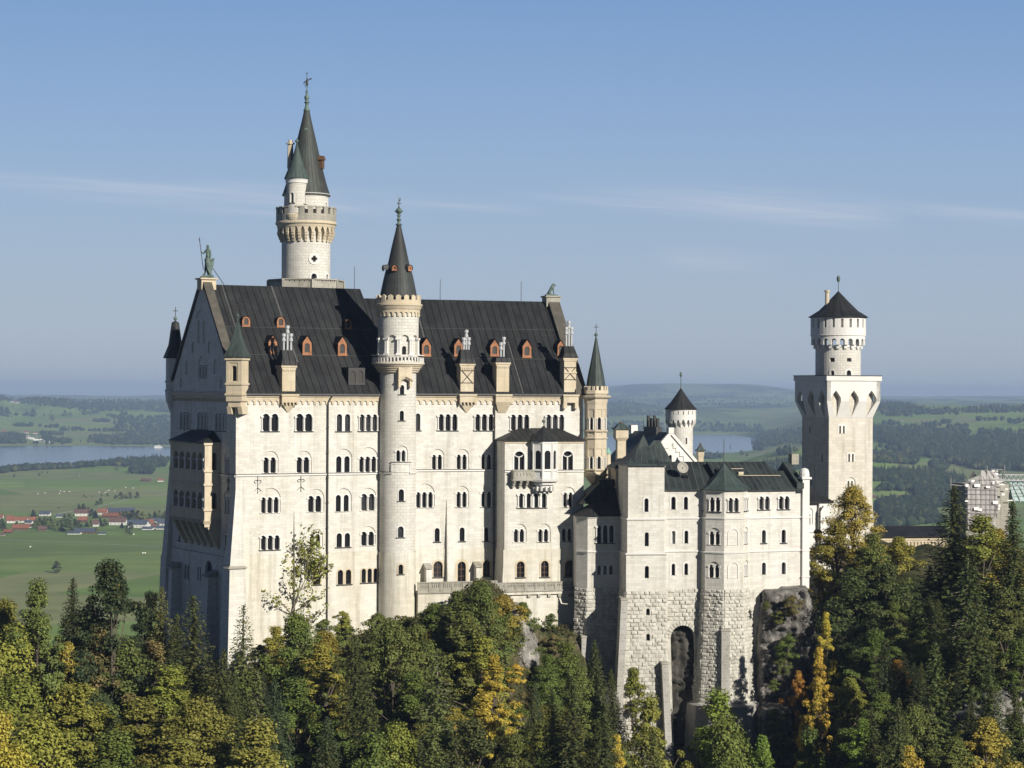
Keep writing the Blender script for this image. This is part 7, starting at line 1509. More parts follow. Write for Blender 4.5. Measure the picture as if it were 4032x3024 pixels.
m = MB(); P_((1170, 950, 4), (1500, 950, 4), (1500, 1180, 1), (1215, 1165, 2)); part('sheeting', m, M['sheet'], TS2)
m = MB(); n = 18; m.tube(W(1060, 885, 1), W(1520, 888, 1), .14, .14, 5); m.tube(W(1060, 943, 1), W(1520, 946, 1), .14, .14, 5)
for k in range(n): a = 1070 + k * 25; m.tube(W(a, 887 if k % 2 else 944, 1), W(a + 25, 944 if k % 2 else 887, 1), .08, .08, 4)
for k in range(6): m.tube(W(1190 + k * 55, 952, 1.5), W(1235 + k * 60, 1185, .3), .1, .1, 4)
for b in (1005, 1060, 1100): m.tube(W(1190, b, 1.4), W(1500, b, 1.4), .06, .06, 4)
part('truss', m, M['steel'], TS2)
# ================================================================ LAND
def vnoise(x, y, seed=0):
    xi = np.floor(x).astype(np.int64); yi = np.floor(y).astype(np.int64); xf = x - xi; yf = y - yi
    def h(a, b): n = (a * 374761393 + b * 668265263 + seed * 974634777) & 0x7fffffff; n = ((n ^ (n >> 13)) * 1274126177) & 0x7fffffff; return ((n ^ (n >> 16)) & 0xffff) / 65535.0
    u_ = xf * xf * (3 - 2 * xf); v_ = yf * yf * (3 - 2 * yf)
    return (h(xi, yi) * (1 - u_) + h(xi + 1, yi) * u_) * (1 - v_) + (h(xi, yi + 1) * (1 - u_) + h(xi + 1, yi + 1) * u_) * v_
def fbm(x, y, o=4, seed=0):
    s_ = 0; a = 1; t = 0
    for k in range(o): s_ = s_ + a * vnoise(x * 2 ** k, y * 2 ** k, seed + k); t += a; a *= .5
    return s_ / t - .5
def sst(a, b, x): t = np.clip((x - a) / (b - a), 0, 1); return t * t * (3 - 2 * t)
PLZ = -190.0
def near_h(x, y):
    c = np.interp(y, [60, 100, 160, 215, 260, 300, 328, 345, 480, 560, 800], [-165, -150, -118, -88, -70, -57, -48, -40, -38, -80, PLZ])
    l = np.interp(y, [60, 100, 160, 215, 260, 300, 330, 400, 600], [-165, -150, -118, -86, -68, -58, -62, -120, PLZ])
    r = np.interp(y, [60, 100, 160, 215, 260, 300, 340, 380, 470, 560, 800], [-165, -150, -118, -88, -72, -56, -42, -31, -30, -80, PLZ])
    wl = 1 - sst(-62, -44, x); wr = sst(50, 72, x)
    h = c * (1 - wl) * (1 - wr) + l * wl + r * wr
    front = 1 - sst(349, 352, y)
    h = h - 38 * np.exp(-((x - 31) / 15.0) ** 4) * (1 - sst(352, 356, y)) * sst(255, 318, y)
    h = h - 15 * np.exp(-((x - 9) / 6.5) ** 2) * front * sst(290, 330, y)
    h = h + 9.0 * np.exp(-(((x + 3.0) / 8.0) ** 2 + ((y - 343) / 15.0) ** 2) ** 1.2) + 3.5 * np.exp(-(((x + 13) / 8.0) ** 2 + ((y - 341) / 12.0) ** 2))
    h = h - 14 * sst(34, 40, x) * (1 - sst(49, 56, x)) * front * sst(320, 340, y)
    h = h - 26 * sst(72, 120, x) * sst(430, 520, y)
    h = h + 7 * fbm(x / 22, y / 22, 4, 3) + 2.5 * fbm(x / 5, y / 5, 3, 9)
    return h
AZ = [-.6, -.235, -.15, -.05, .03, .08, .115, .15, .19, .235, .6]
def far_h(x, y):
    a = x / y
    # skyline and slopes by distance for the left, middle and right of the valley
    Lf_ = np.interp(y, [0, 4600, 7400, 8300, 9600, 11500, 13500, 24000, 34000], [0, 0, 2, 12, 48, 116, 104, 90, 60])
    Md_ = np.interp(y, [0, 3600, 4600, 5300, 10000, 12500, 14000, 20000, 23500, 34000], [0, 0, 0, 0, 0, 78, 98, 120, 205, 150])
    Rt_ = np.interp(y, [0, 3300, 4600, 5600, 7200, 9000, 11000, 17000, 34000], [0, 0, 22, 40, 82, 142, 120, 128, 120])
    wl = 1 - sst(-.13, -.02, a); wr = sst(.10, .165, a)
    h = Lf_ * wl + Rt_ * wr + Md_ * (1 - wl) * (1 - wr)
    h = h + 62 * np.exp(-(((a - .128) / .034) ** 2 + ((y - 4700) / 620) ** 2)) + 26 * np.exp(-(((a - .17) / .02) ** 2 + ((y - 4300) / 350) ** 2))
    h = h + 84 * np.exp(-(((a + .242) / .011) ** 2 + ((y - 10800) / 1500) ** 2)) + 42 * np.exp(-(((a + .2155) / .0085) ** 2 + ((y - 11300) / 900) ** 2)) + 24 * np.exp(-(((a + .2055) / .004) ** 2 + ((y - 11300) / 900) ** 2)) + 14 * np.exp(-(((a + .185) / .006) ** 2 + ((y - 11300) / 900) ** 2)) + 20 * np.exp(-(((a - .048) / .013) ** 2 + ((y - 13600) / 900) ** 2))
    h = h + 52 * np.exp(-(((a - .077) / .05) ** 2 + ((y - 23000) / 2500) ** 2)) - 60 * np.exp(-(((a - .235) / .09) ** 2 + ((y - 23000) / 4000) ** 2)) * 0
    amp = sst(4200, 8500, y) * 30 + 2.0 + sst(.09, .14, a) * sst(3500, 5000, y) * 12
    h = h + amp * fbm(x / 900, y / 1300, 4, 21) * 1.6
    h = h + sst(16000, 21000, y) * (1 - sst(28000, 33000, y)) * 150 * (fbm(a * 9 + 3, y / 9000, 3, 40) + .12)
    # lake basin
    n1 = np.interp(a, [-.3, -.235, -.185, -.15, 0, .06, .12], [4800, 5000, 5700, 6000, 6100, 6400, 7000]); n2 = np.interp(a, [-.3, -.235, -.15, 0, .05, .1, .12], [7350, 7330, 7330, 8800, 9900, 9950, 9000])
    lk = sst(n1 - 25, n1 + 60, y) * (1 - sst(n2 - 60, n2 + 40, y)) * (1 - sst(.108, .116, a))
    h = h * (1 - lk) - 14 * lk
    edge = np.exp(-((y - n1) / 200) ** 2)
    return PLZ + np.where(lk < .02, np.maximum(h, 1.0), h)
def gh(x, y):
    x = np.asarray(x, float); y = np.asarray(y, float); w_ = sst(560, 860, y)
    return near_h(x, np.minimum(y, 800)) * (1 - w_) + far_h(x, np.maximum(y, 400)) * w_
def ground_at(px, py, d0=900, d1=30000):
    """where the line of sight through the pixel meets the valley floor"""
    d = ray(px, py); D = np.geomspace(d0, d1, 900); z = gh(d.x * D, D); k = np.nonzero(d.z * D < z)[0]
    if not len(k): return None
    D_ = D[k[0]]; return Vector((d.x * D_, D_, float(gh(d.x * D_, D_))))
def build_ground():
    rows = np.concatenate([np.arange(60, 520, 1.6), np.geomspace(520, 33000, 330)]); cols = np.concatenate([np.linspace(-.62, -.26, 24), np.linspace(-.257, .257, 330), np.linspace(.26, .62, 24)])
    Dg, Ag = np.meshgrid(rows, cols, indexing='ij'); X = Dg * Ag; Y = Dg; Z = gh(X, Y); V = np.stack([X, Y, Z], -1).reshape(-1, 3)
    nr, nc = Dg.shape; i = np.arange(nr - 1)[:, None] * nc + np.arange(nc - 1)[None, :]; F_ = np.stack([i, i + 1, i + nc + 1, i + nc], -1).reshape(-1, 4)
    return arr_obj('ground', V, F_, M['ground'], smooth=True)
def arr_mesh(name, V, F_, smooth=False):
    me = bpy.data.meshes.new(name); me.vertices.add(len(V)); me.vertices.foreach_set('co', np.asarray(V, np.float32).ravel()); k = F_.shape[1]
    me.loops.add(F_.size); me.loops.foreach_set('vertex_index', F_.astype(np.int32).ravel()); me.polygons.add(len(F_))
    me.polygons.foreach_set('loop_start', (np.arange(len(F_)) * k).astype(np.int32)); me.polygons.foreach_set('loop_total', np.full(len(F_), k, np.int32))
    if smooth: me.polygons.foreach_set('use_smooth', np.ones(len(F_), bool))
    me.update(calc_edges=True); return me
def arr_obj(name, V, F_, mat, kind='structure', smooth=False):
    me = arr_mesh(name, V, F_, smooth); me.materials.append(mat); o = link(bpy.data.objects.new(name, me))
    if kind: o['kind'] = kind
    return o
build_ground()
# lake
LV, cs = [], np.linspace(-.62, .125, 60)
n1 = 4500; V = [(a * y, y, PLZ - 1.2) for y in (n1, 10300) for a in cs]; nC = len(cs); F_ = np.array([[i, i + 1, i + nC + 1, i + nC] for i in range(nC - 1)]); arr_obj('lake', np.array(V), F_, M['water'])
# ---------------------------------------------------------------- cliffs
def cliff(name, pts, D, mat, seed, amp=1.6, res=.45, back=7.0, lean=0.0):
    """rock wall inside a pixel outline, facing the camera, with its own relief and thickness"""
    P3 = [at(x, y, D) for x, y in pts]; xs = [p.x for p in P3]; zs = [p.z for p in P3]; pol = [(p.x, p.z) for p in P3]
    nx, nz = int((max(xs) - min(xs)) / res) + 1, int((max(zs) - min(zs)) / res) + 1; gx = np.linspace(min(xs), max(xs), nx + 1); gz = np.linspace(min(zs), max(zs), nz + 1)
    GX, GZ = np.meshgrid(gx, gz, indexing='ij'); ins = np.array([[inside(x, z, pol) for z in gz] for x in gx])
    dist = np.zeros_like(GX); cur = ins.copy(); k = 0
    while cur.any() and k < 10: dist += cur; e = cur.copy(); e[1:] &= cur[:-1]; e[:-1] &= cur[1:]; e[:, 1:] &= cur[:, :-1]; e[:, :-1] &= cur[:, 1:]; cur = e; k += 1
    rid = 1 - np.abs(fbm(GX / 3.2, GZ / 5.5, 5, seed)) * 4; rel = amp * (rid * .6 + 1.5 * fbm(GX / 7, GZ / 9, 3, seed + 5) + .9 * (.35 - np.abs(fbm(GX / 1.6, GZ / 1.0, 3, seed + 8)) * 3) + .5 * np.floor(3 * fbm(GX / 4, GZ / 2.2, 2, seed + 3)) / 3)
    Y = D - rel - lean * (GZ - min(zs)) + back * np.exp(-dist / .8) * (dist < 9) + GX * 0
    jx = .5 * res * (vnoise(GX * 7, GZ * 7, seed) - .5); V = np.stack([GX + jx, Y, GZ], -1).reshape(-1, 3); F_ = []
    for i in range(nx):
        for j in range(nz):
            if ins[i, j] or ins[i + 1, j] or ins[i, j + 1] or ins[i + 1, j + 1]: a = i * (nz + 1) + j; F_.append([a, a + nz + 1, a + nz + 2, a + 1])
    return arr_obj(name, V, np.array(F_), mat, smooth=False)
O = lambda *p: [(x * 1.8228, y * 1.8228) for x, y in p]
cliff('cliff', O((1650, 1276), (1735, 1268), (1748, 1272), (1762, 1310), (1768, 1400), (1765, 1480), (1760, 1560), (1700, 1575), (1640, 1545), (1632, 1460), (1636, 1360)), 349.5, M['rock'], 5, 1.5, .32)
cliff('cliff', O((1650, 1530), (1690, 1522), (1720, 1530), (1740, 1700), (1640, 1700), (1636, 1560)), 345, M['rock'], 15, 1.2, .4)
cliff('cliff', O((1118, 1310), (1140, 1345), (1158, 1390), (1166, 1460), (1168, 1540), (1175, 1700), (1085, 1700), (1100, 1500), (1108, 1400), (1095, 1320)), 337, M['rock_pale'], 25, 1.8, .35)
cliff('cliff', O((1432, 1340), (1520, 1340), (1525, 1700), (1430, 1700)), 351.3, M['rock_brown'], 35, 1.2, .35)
cliff('cliff', O((1990, 1575), (2060, 1545), (2130, 1505), (2240, 1490), (2240, 1700), (1960, 1700)), 312, M['rock_pale'], 45, 2.2, .35)
cliff('cliff', O((1290, 1500), (1330, 1490), (1350, 1540), (1370, 1700), (1280, 1700)), 343, M['rock_pale'], 55, 1.5, .35)
# ---------------------------------------------------------------- foliage
def leafquads(c, nrm, s, rng, aspect=.75):
    """one four sided leaf clump per centre"""
    n = len(c); nrm = nrm / (np.linalg.norm(nrm, axis=1, keepdims=True) + 1e-9); t = rng.normal(size=(n, 3)); t -= (t * nrm).sum(1, keepdims=True) * nrm; t /= np.linalg.norm(t, axis=1, keepdims=True) + 1e-9
    b = np.cross(nrm, t); s = s[:, None]; bend = nrm * s * .25
    V = np.stack([c - t * s - bend, c + b * s * aspect, c + t * s - bend, c - b * s * aspect], 1).reshape(-1, 3); return V, np.arange(4 * n).reshape(-1, 4)
def crown_broad(seed, H_=13.0, Wd=8.0, base=.12, ncl=105, nl=270, ls=.125, taper=.75, lumps=1.0):
    rng = np.random.default_rng(seed); cs_ = []
    while len(cs_) < ncl:
        z = rng.random(); a = rng.random() * 2 * math.pi; prof = math.sin(min(1, z * 1.02 + .06) ** taper * math.pi) ** .6; lob = 1 + .28 * lumps * math.sin(a * 3 + seed) + .2 * lumps * math.sin(a * 5 + z * 9 + seed * 2)
        rr = Wd / 2 * prof * lob * (rng.random() ** .35 if rng.random() < .8 else rng.random()); cs_.append((rr * math.cos(a), rr * math.sin(a), H_ * (base + (1 - base) * z)))
    C = np.array(cs_); cr = rng.uniform(.38, 1.2, ncl) * Wd / 8.0 * 1.05
    k = np.repeat(np.arange(ncl), nl); d = rng.normal(size=(len(k), 3)); d /= np.linalg.norm(d, axis=1, keepdims=True); d[:, 2] = np.where(rng.random(len(k)) < .62, np.abs(d[:, 2]), d[:, 2]); rr = cr[k] * rng.random(len(k)) ** .4
    pos = C[k] + d * rr[:, None] * np.array([1.12, 1.12, .72]); out = pos - np.array([0, 0, H_ * .45]); out /= np.linalg.norm(out, axis=1, keepdims=True) + 1e-6
    nrm = d * .6 + out * .5 + rng.normal(size=pos.shape) * .45 + np.array([0, 0, .5]); V, F_ = leafquads(pos, nrm, rng.uniform(.6, 1.25, len(k)) * ls, rng)
    m = MB(); m.tube((0, 0, -1.5), (0, 0, H_ * .5), .035 * H_ * .5, .12, 7)
    for i in range(0, ncl, 3): c = C[i]; z0 = max(.08 * H_, c[2] * .55); m.tube((0, 0, z0), (c[0] * .5, c[1] * .5, (z0 + c[2]) / 2 + .3), .11, .07, 5); m.tube((c[0] * .5, c[1] * .5, (z0 + c[2]) / 2 + .3), tuple(c), .07, .025, 4)
    return arr_mesh('crown', V, F_), mesh_from(m, 'trunk'), H_, Wd
def crown_conifer(seed, H_=21.0, Rb_=3.6, dens=1.0, droop=.28, gap=0.0, ls=.20, bare=.04):
    rng = np.random.default_rng(seed); P_, N_, S_ = [], [], []; z = H_ * bare + .5; m = MB(); m.tube((0, 0, -2), (0, 0, H_ * .98), H_ * .011, .03, 7)
    while z < H_ * .985:
        f = 1 - z / H_; L0 = Rb_ * (f ** .82) * (1 if f > .03 else .6) + .14; nb = max(5, int((7 + 8 * f) * dens)); a0 = rng.random() * 6.28
        for k in range(nb):
            if rng.random() < gap: continue
            a = a0 + 2 * math.pi * k / nb + rng.normal() * .18; L_ = L0 * rng.uniform(.72, 1.15) * (1 + .16 * math.sin(a * 2 + seed)); np_ = max(5, int(L_ / .085)); t = (np.arange(np_) + rng.random(np_)) / np_
            dz = -droop * L_ * t ** 1.3 + .16 * L_ * t ** 3; rr = t * L_; sw = rng.normal(size=np_) * .17 * (1.15 - t) * min(1, L_ / 2)
            P_.append(np.stack([rr * math.cos(a) - sw * math.sin(a), rr * math.sin(a) + sw * math.cos(a), z + dz + rng.normal(size=np_) * .08 - .12 * rng.random(np_)], -1)); N_.append(np.stack([np.full(np_, .45 * math.cos(a)), np.full(np_, .45 * math.sin(a)), np.ones(np_)], -1) + rng.normal(size=(np_, 3)) * .5); S_.append(rng.uniform(.65, 1.25, np_) * ls * (.65 + .5 * f))
            if k % 3 == 0 and L_ > 1: m.tube((0, 0, z), (L_ * .8 * math.cos(a), L_ * .8 * math.sin(a), z - droop * L_ * .7), .035, .012, 4)
        z += .22 + .22 * f + rng.random() * .06
    V, F_ = leafquads(np.concatenate(P_), np.concatenate(N_), np.concatenate(S_), rng, .5); return arr_mesh('crown', V, F_), mesh_from(m, 'trunk'), H_, Rb_ * 2
ARC = {}
for k, a in (('b0', (1, 13, 8, .12, 105, 270, .125, .75, 1.5)), ('b1', (2, 14, 7, .1, 95, 270, .12, .62, 1.7)), ('b2', (3, 12, 9.5, .1)), ('b3', (4, 16, 8, .15, 105, 270, .125, .85, 1.6)), ('b4', (7, 10, 6, .05, 90, 250, .11, .6, 1.6))): ARC[k] = crown_broad(*a)
ARC['col'] = crown_broad(9, 15, 4.6, .05, 90, 230, .115, .8, .8)
ARC['sh'] = crown_broad(12, 4.0, 5.0, .0, 50, 190, .10, .7, 1.2)
for k, a in (('c0', (21,)), ('c1', (22, 20, 4.3, 1.1, .34)), ('c2', (23, 23, 3.1, 1.0, .2)), ('c3', (24, 18, 3.8, .9, .3, .22)), ('thin', (25, 15, 2.7, .9, .12, .15, .17))): ARC[k] = crown_conifer(*a)
ARC['farb'] = crown_broad(31, 12, 11, .06, 26, 34, 1.0, .7, .8); ARC['farc'] = crown_conifer(32, 20, 3.4, .5, .3, 0, .5)
def sparse_tree():
    rng = random.Random(8); m = MB(); tips = []
    def limb(p, d, L_, r, lev):
        n = 4; 
        for k in range(n):
            q = p + d * (L_ / n); m.tube(p, q, r * (1 - .18 * k), r * (1 - .18 * (k + 1)), 6); p = q; d = (d + Vector((rng.gauss(0, .13) - (p.x * .09 if lev < 1 else p.x * .03), rng.gauss(0, .13) - p.y * .05, rng.gauss(0, .07) + .06))).normalized()
            if lev < 3 and k >= 1:
                for _ in range(2 if lev < 2 else 1): limb(p.copy(), (d + Vector((rng.gauss(0, .75), rng.gauss(0, .5), rng.uniform(-.1, .45)))).normalized(), L_ * rng.uniform(.45, .7), r * .5, lev + 1)
            if lev >= 2: tips.append(p.copy())
        tips.append(p.copy())
    limb(Vector((0, 0, -1)), Vector((-.05, 0, 1)), 9.5, .3, 0); limb(Vector((.5, 0, 2.5)), Vector((.3, -.1, .9)).normalized(), 7, .18, 1); limb(Vector((.2, 0, 3.5)), Vector((.75, 0, .35)).normalized(), 5.0, .12, 2)
    rg = np.random.default_rng(4); T_ = np.array([tuple(t) for t in tips]); T_ = T_[T_[:, 2] > 3.0]; k = np.repeat(np.arange(len(T_)), 4); pos = T_[k] + rg.normal(size=(len(k), 3)) * .26; V, F_ = leafquads(pos, rg.normal(size=pos.shape) + np.array([0, 0, .5]), rg.uniform(.12, .26, len(k)), rg)
    return arr_mesh('crown', V, F_), mesh_from(m, 'trunk'), 15.0, 8.0
ARC['sparse'] = sparse_tree()
for k, (a, b, _, _) in ARC.items(): a.materials.append(M['leaf']); b.materials.append(M['bark_pale'] if k in ('sparse', 'c3') else M['bark'])
TREES = []
PAL_ = {'dark': (.024, .034, .014), 'deep': (.046, .060, .020), 'green': (.072, .098, .022), 'olive': (.082, .10, .026), 'lime': (.145, .160, .030), 'yolive': (.135, .142, .030), 'yellow': (.31, .255, .04), 'orange': (.27, .15, .03), 'brown': (.125, .105, .040), 'bright': (.12, .17, .03), 'spruce': (.054, .070, .022), 'blue': (.045, .062, .03), 'spruce2': (.078, .090, .027), 'gold': (.21, .185, .035)}  # 'dark' puts the shade on back and right-hand trees into leaf colour
CW_ = {'dark': 'dark shaded', 'deep': 'deep green', 'green': 'green', 'olive': 'olive green', 'lime': 'yellow green', 'yolive': 'yellowish olive', 'yellow': 'bright yellow', 'orange': 'orange tinged', 'brown': 'brownish', 'bright': 'fresh green', 'spruce': 'dark green', 'blue': 'bluish green', 'spruce2': 'mid green', 'gold': 'golden'}
TREES = []
rT = random.Random(77)
def put_tree(kind, x, y, z, h, col, w_=None, al=.5, nm=None, px=None, py=None, group='trees on the slopes below the castle', lab=None):
    cm, tm_, H_, Wd = ARC[kind]; s_ = h / H_; sw = s_ if w_ is None else w_ / Wd
    con = kind[0] == 'c' and kind != 'col' or kind in ('thin', 'farc'); nm = nm or ('shrub' if kind == 'sh' else 'conifer_tree' if con else 'broadleaf_tree')
    r = bpy.data.objects.new(nm, None); link(r); r.location = (x, y, z); r.rotation_euler = (R(rT.uniform(-2, 2)), R(rT.uniform(-2, 2)), rT.uniform(0, 6.28)); r.scale = (sw, sw, s_)
    if kind == 'sparse': r.rotation_euler = (0, 0, 0)
    for n_, me in (('crown', cm), ('trunk', tm_)):
        o = bpy.data.objects.new(n_, me); link(o); o.parent = r
        c = PAL_[col]; j = rT.uniform(.82, 1.2) * 1.7; o.color = (c[0] * j * rT.uniform(.92, 1.08), c[1] * j, c[2] * j, al)
    TREES.append((r, px if px is not None else CX + x / y * FL, py if py is not None else 0, col, 'shrub' if kind == 'sh' else 'conifer' if con else 'broadleaf tree', h, group, lab)); return r
def ptree(kind, ox, oy, ow, D, col, base=None, al=.5, lab=None):
    """a tree whose top is seen at overview position ox, oy, standing at distance D"""
    px, py = ox * 1.8228, oy * 1.8228; con = kind[0] == 'c' and kind != 'col' or kind == 'thin'; ww = ow * 1.8228 * (1.3 if con else 1.25)
    rat = 2.35 if con else 2.7 if kind == 'col' else .85 if kind == 'sh' else 1.5 if kind != 'sparse' else 1.7; lo, hi = (9, 27) if con else (3, 6) if kind == 'sh' else (6, 19)
    best = None; d_ = ray(px, py)
    for Dk in ([D] if base is not None else list(range(int(D) - (60 if ox < 1740 else 5), int(D) + 26, 3))):
        if Dk > 346 and D < 346: continue
        w_ = ww / FL * Dk; h = min(hi, max(lo, w_ * rat)); g = float(gh(d_.x * Dk, Dk)); e_ = d_.z * Dk - h - g; c_ = abs(e_) + (3 * max(0, e_)) + .05 * abs(Dk - D)
        if best is None or c_ < best[0]: best = (c_, Dk, w_, h, g)
    c_, D, w_, h, g = best; top = d_.z * D; g = g if base is None else base; h = min(max(h, top - g), h * 1.8)
    return put_tree(kind, d_.x * D, D, top - h, h, col, w_, al, px=px, py=py, lab=lab)
TL = [  # kind, x, top y, width, distance, colour
 ('b1', 75, 1262, 120, 318, 'olive'), ('c1', 150, 1240, 130, 322, 'dark'), ('b3', 250, 1222, 165, 324, 'dark'), ('b0', 322, 1290, 90, 326, 'dark'), ('c0', 345, 1262, 105, 306, 'spruce2'), ('c2', 372, 1320, 90, 303, 'spruce'), ('c0', 425, 1280, 165, 300, 'spruce'),
 ('thin', 526, 1300, 105, 322, 'spruce2'), ('b3', 15, 1305, 150, 300, 'yolive'), ('b2', 55, 1362, 210, 280, 'lime'), ('b0', 150, 1345, 130, 310, 'olive'), ('b4', 143, 1398, 90, 285, 'gold'), ('b1', 215, 1352, 130, 296, 'brown'), ('b2', 250, 1395, 230, 283, 'olive'), ('b3', 330, 1392, 150, 290, 'brown'),
 ('b1', 365, 1445, 170, 272, 'lime'), ('b2', 40, 1475, 260, 262, 'lime'), ('b0', 165, 1490, 200, 266, 'lime'), ('b1', 300, 1515, 200, 262, 'yolive'), ('b2', 430, 1520, 220, 258, 'yolive'), ('b2', 90, 1565, 260, 246, 'lime'), ('b3', 255, 1590, 220, 244, 'green'), ('b1', 390, 1600, 220, 246, 'yolive'), ('b0', 0, 1560, 180, 240, 'yellow'),
 ('c1', 480, 1395, 120, 296, 'spruce'), ('c3', 545, 1440, 130, 292, 'spruce2'), ('sparse', 600, 1180, 112, 333, 'lime'), ('c0', 605, 1460, 110, 285, 'blue'), ('b2', 650, 1335, 150, 318, 'green'), ('b0', 600, 1360, 90, 316, 'gold'), ('b3', 700, 1370, 120, 305, 'gold'), ('col', 690, 1395, 110, 292, 'gold'),
 ('b1', 645, 1470, 150, 280, 'green'), ('c1', 775, 1365, 130, 308, 'spruce'), ('b4', 745, 1340, 70, 326, 'olive'), ('b2', 850, 1350, 150, 322, 'olive'), ('b0', 905, 1360, 120, 318, 'olive'), ('c0', 800, 1430, 140, 290, 'spruce'), ('c3', 955, 1392, 200, 298, 'spruce2'), ('b1', 900, 1460, 130, 288, 'green'),
 ('b4', 985, 1285, 110, 336, 'olive'), ('b2', 1040, 1268, 130, 338, 'olive'), ('sh', 1085, 1288, 90, 338, 'gold'), ('b0', 945, 1310, 100, 334, 'green'), ('b4', 1005, 1330, 130, 327, 'olive'), ('b1', 1040, 1380, 120, 315, 'lime'), ('col', 1070, 1420, 80, 304, 'yellow'), ('col', 1050, 1500, 100, 292, 'yellow'), ('b4', 1085, 1340, 70, 330, 'olive'),
 ('b4', 1130, 1305, 60, 342, 'olive'), ('b2', 860, 1575, 160, 262, 'lime'), ('b0', 800, 1600, 150, 250, 'green'), ('b3', 1010, 1560, 170, 262, 'deep'), ('c1', 700, 1560, 150, 258, 'deep'), ('b1', 560, 1560, 200, 250, 'yolive'), ('c0', 930, 1540, 140, 275, 'spruce2'), ('b1', 1110, 1590, 110, 262, 'olive'),
 ('b0', 1222, 1395, 120, 336, 'green'), ('c1', 1292, 1378, 80, 334, 'deep'), ('c0', 1245, 1450, 150, 322, 'deep'), ('c1', 1300, 1490, 150, 312, 'deep'), ('col', 1368, 1448, 75, 322, 'lime'), ('b1', 1415, 1510, 120, 310, 'yolive'), ('col', 1335, 1592, 55, 285, 'yellow'), ('c0', 1395, 1570, 150, 292, 'spruce2'), ('c3', 1240, 1545, 100, 292, 'spruce2'), ('b1', 1170, 1560, 110, 285, 'yolive'), ('b0', 1200, 1600, 150, 268, 'olive'),
 ('b1', 1552, 1500, 160, 318, 'bright'), ('b2', 1560, 1570, 190, 306, 'green'), ('b4', 1640, 1598, 80, 285, 'bright'), ('b0', 1740, 1590, 110, 290, 'green'),  ('b4', 1725, 1455, 45, 336, 'orange'),  ('b4', 1745, 1568, 70, 300, 'yellow'),
 ('b2', 1842, 1058, 125, 392, 'gold'), ('b4', 1945, 1166, 90, 388, 'gold'), ('b1', 1810, 1130, 110, 384, 'gold'), ('b0', 1890, 1160, 110, 380, 'olive'), ('c0', 2062, 1044, 170, 352, 'spruce'), ('c1', 2000, 1215, 150, 360, 'spruce'), ('b1', 2125, 1118, 150, 358, 'yolive'), ('b4', 2160, 1150, 110, 352, 'gold'), ('c0', 2195, 1078, 150, 345, 'spruce'), ('b2', 1850, 1240, 170, 352, 'deep'), ('b0', 1920, 1230, 150, 350, 'deep'), ('c3', 2085, 1190, 190, 330, 'spruce'), ('c1', 1980, 1290, 170, 338, 'spruce'),
 ('b3', 1893, 1365, 100, 316, 'green'),  ('c1', 1910, 1370, 130, 318, 'dark'), ('b4', 1945, 1430, 70, 314, 'orange'), ('c0', 2110, 1270, 160, 322, 'spruce'), ('b1', 2175, 1280, 130, 318, 'spruce2'), ('c0', 2030, 1380, 150, 312, 'spruce'), ('c1', 1935, 1500, 130, 292, 'deep'), ('c0', 1890, 1520, 120, 286, 'deep'), ('b0', 2200, 1390, 120, 312, 'green'), ('b4', 1830, 1470, 90, 310, 'lime'), ('b4', 2130, 1560, 140, 290, 'gold'), ('sh', 2190, 1545, 110, 290, 'yellow'), ('sh', 2080, 1580, 100, 285, 'yolive'), ('b4', 2060, 1600, 130, 272, 'olive'), ('b4', 1865, 1560, 80, 282, 'bright'), ('b4', 1960, 1620, 90, 262, 'yellow'), ('sh', 2150, 1620, 130, 270, 'gold'),
 ('c1', 1330, 1440, 90, 338, 'deep'), ('b0', 1180, 1420, 90, 338, 'green'), ('c0', 1210, 1480, 130, 322, 'deep'), ('b0', 1300, 1560, 110, 300, 'olive'), ('b4', 2140, 1370, 80, 316, 'lime'), ('c1', 2150, 1420, 140, 306, 'spruce')]
for k in TL: ptree(*k)
for ox, oy, ow, D, c in ((1779, 1328, 44, 334, 'yellow'), (1770, 1405, 50, 328, 'yellow'), (1756, 1478, 56, 320, 'yellow')): q = ray(ox * 1.8228, oy * 1.8228); ptree('col', ox, oy, ow, D, c, base=float(gh(q.x * D, D)))
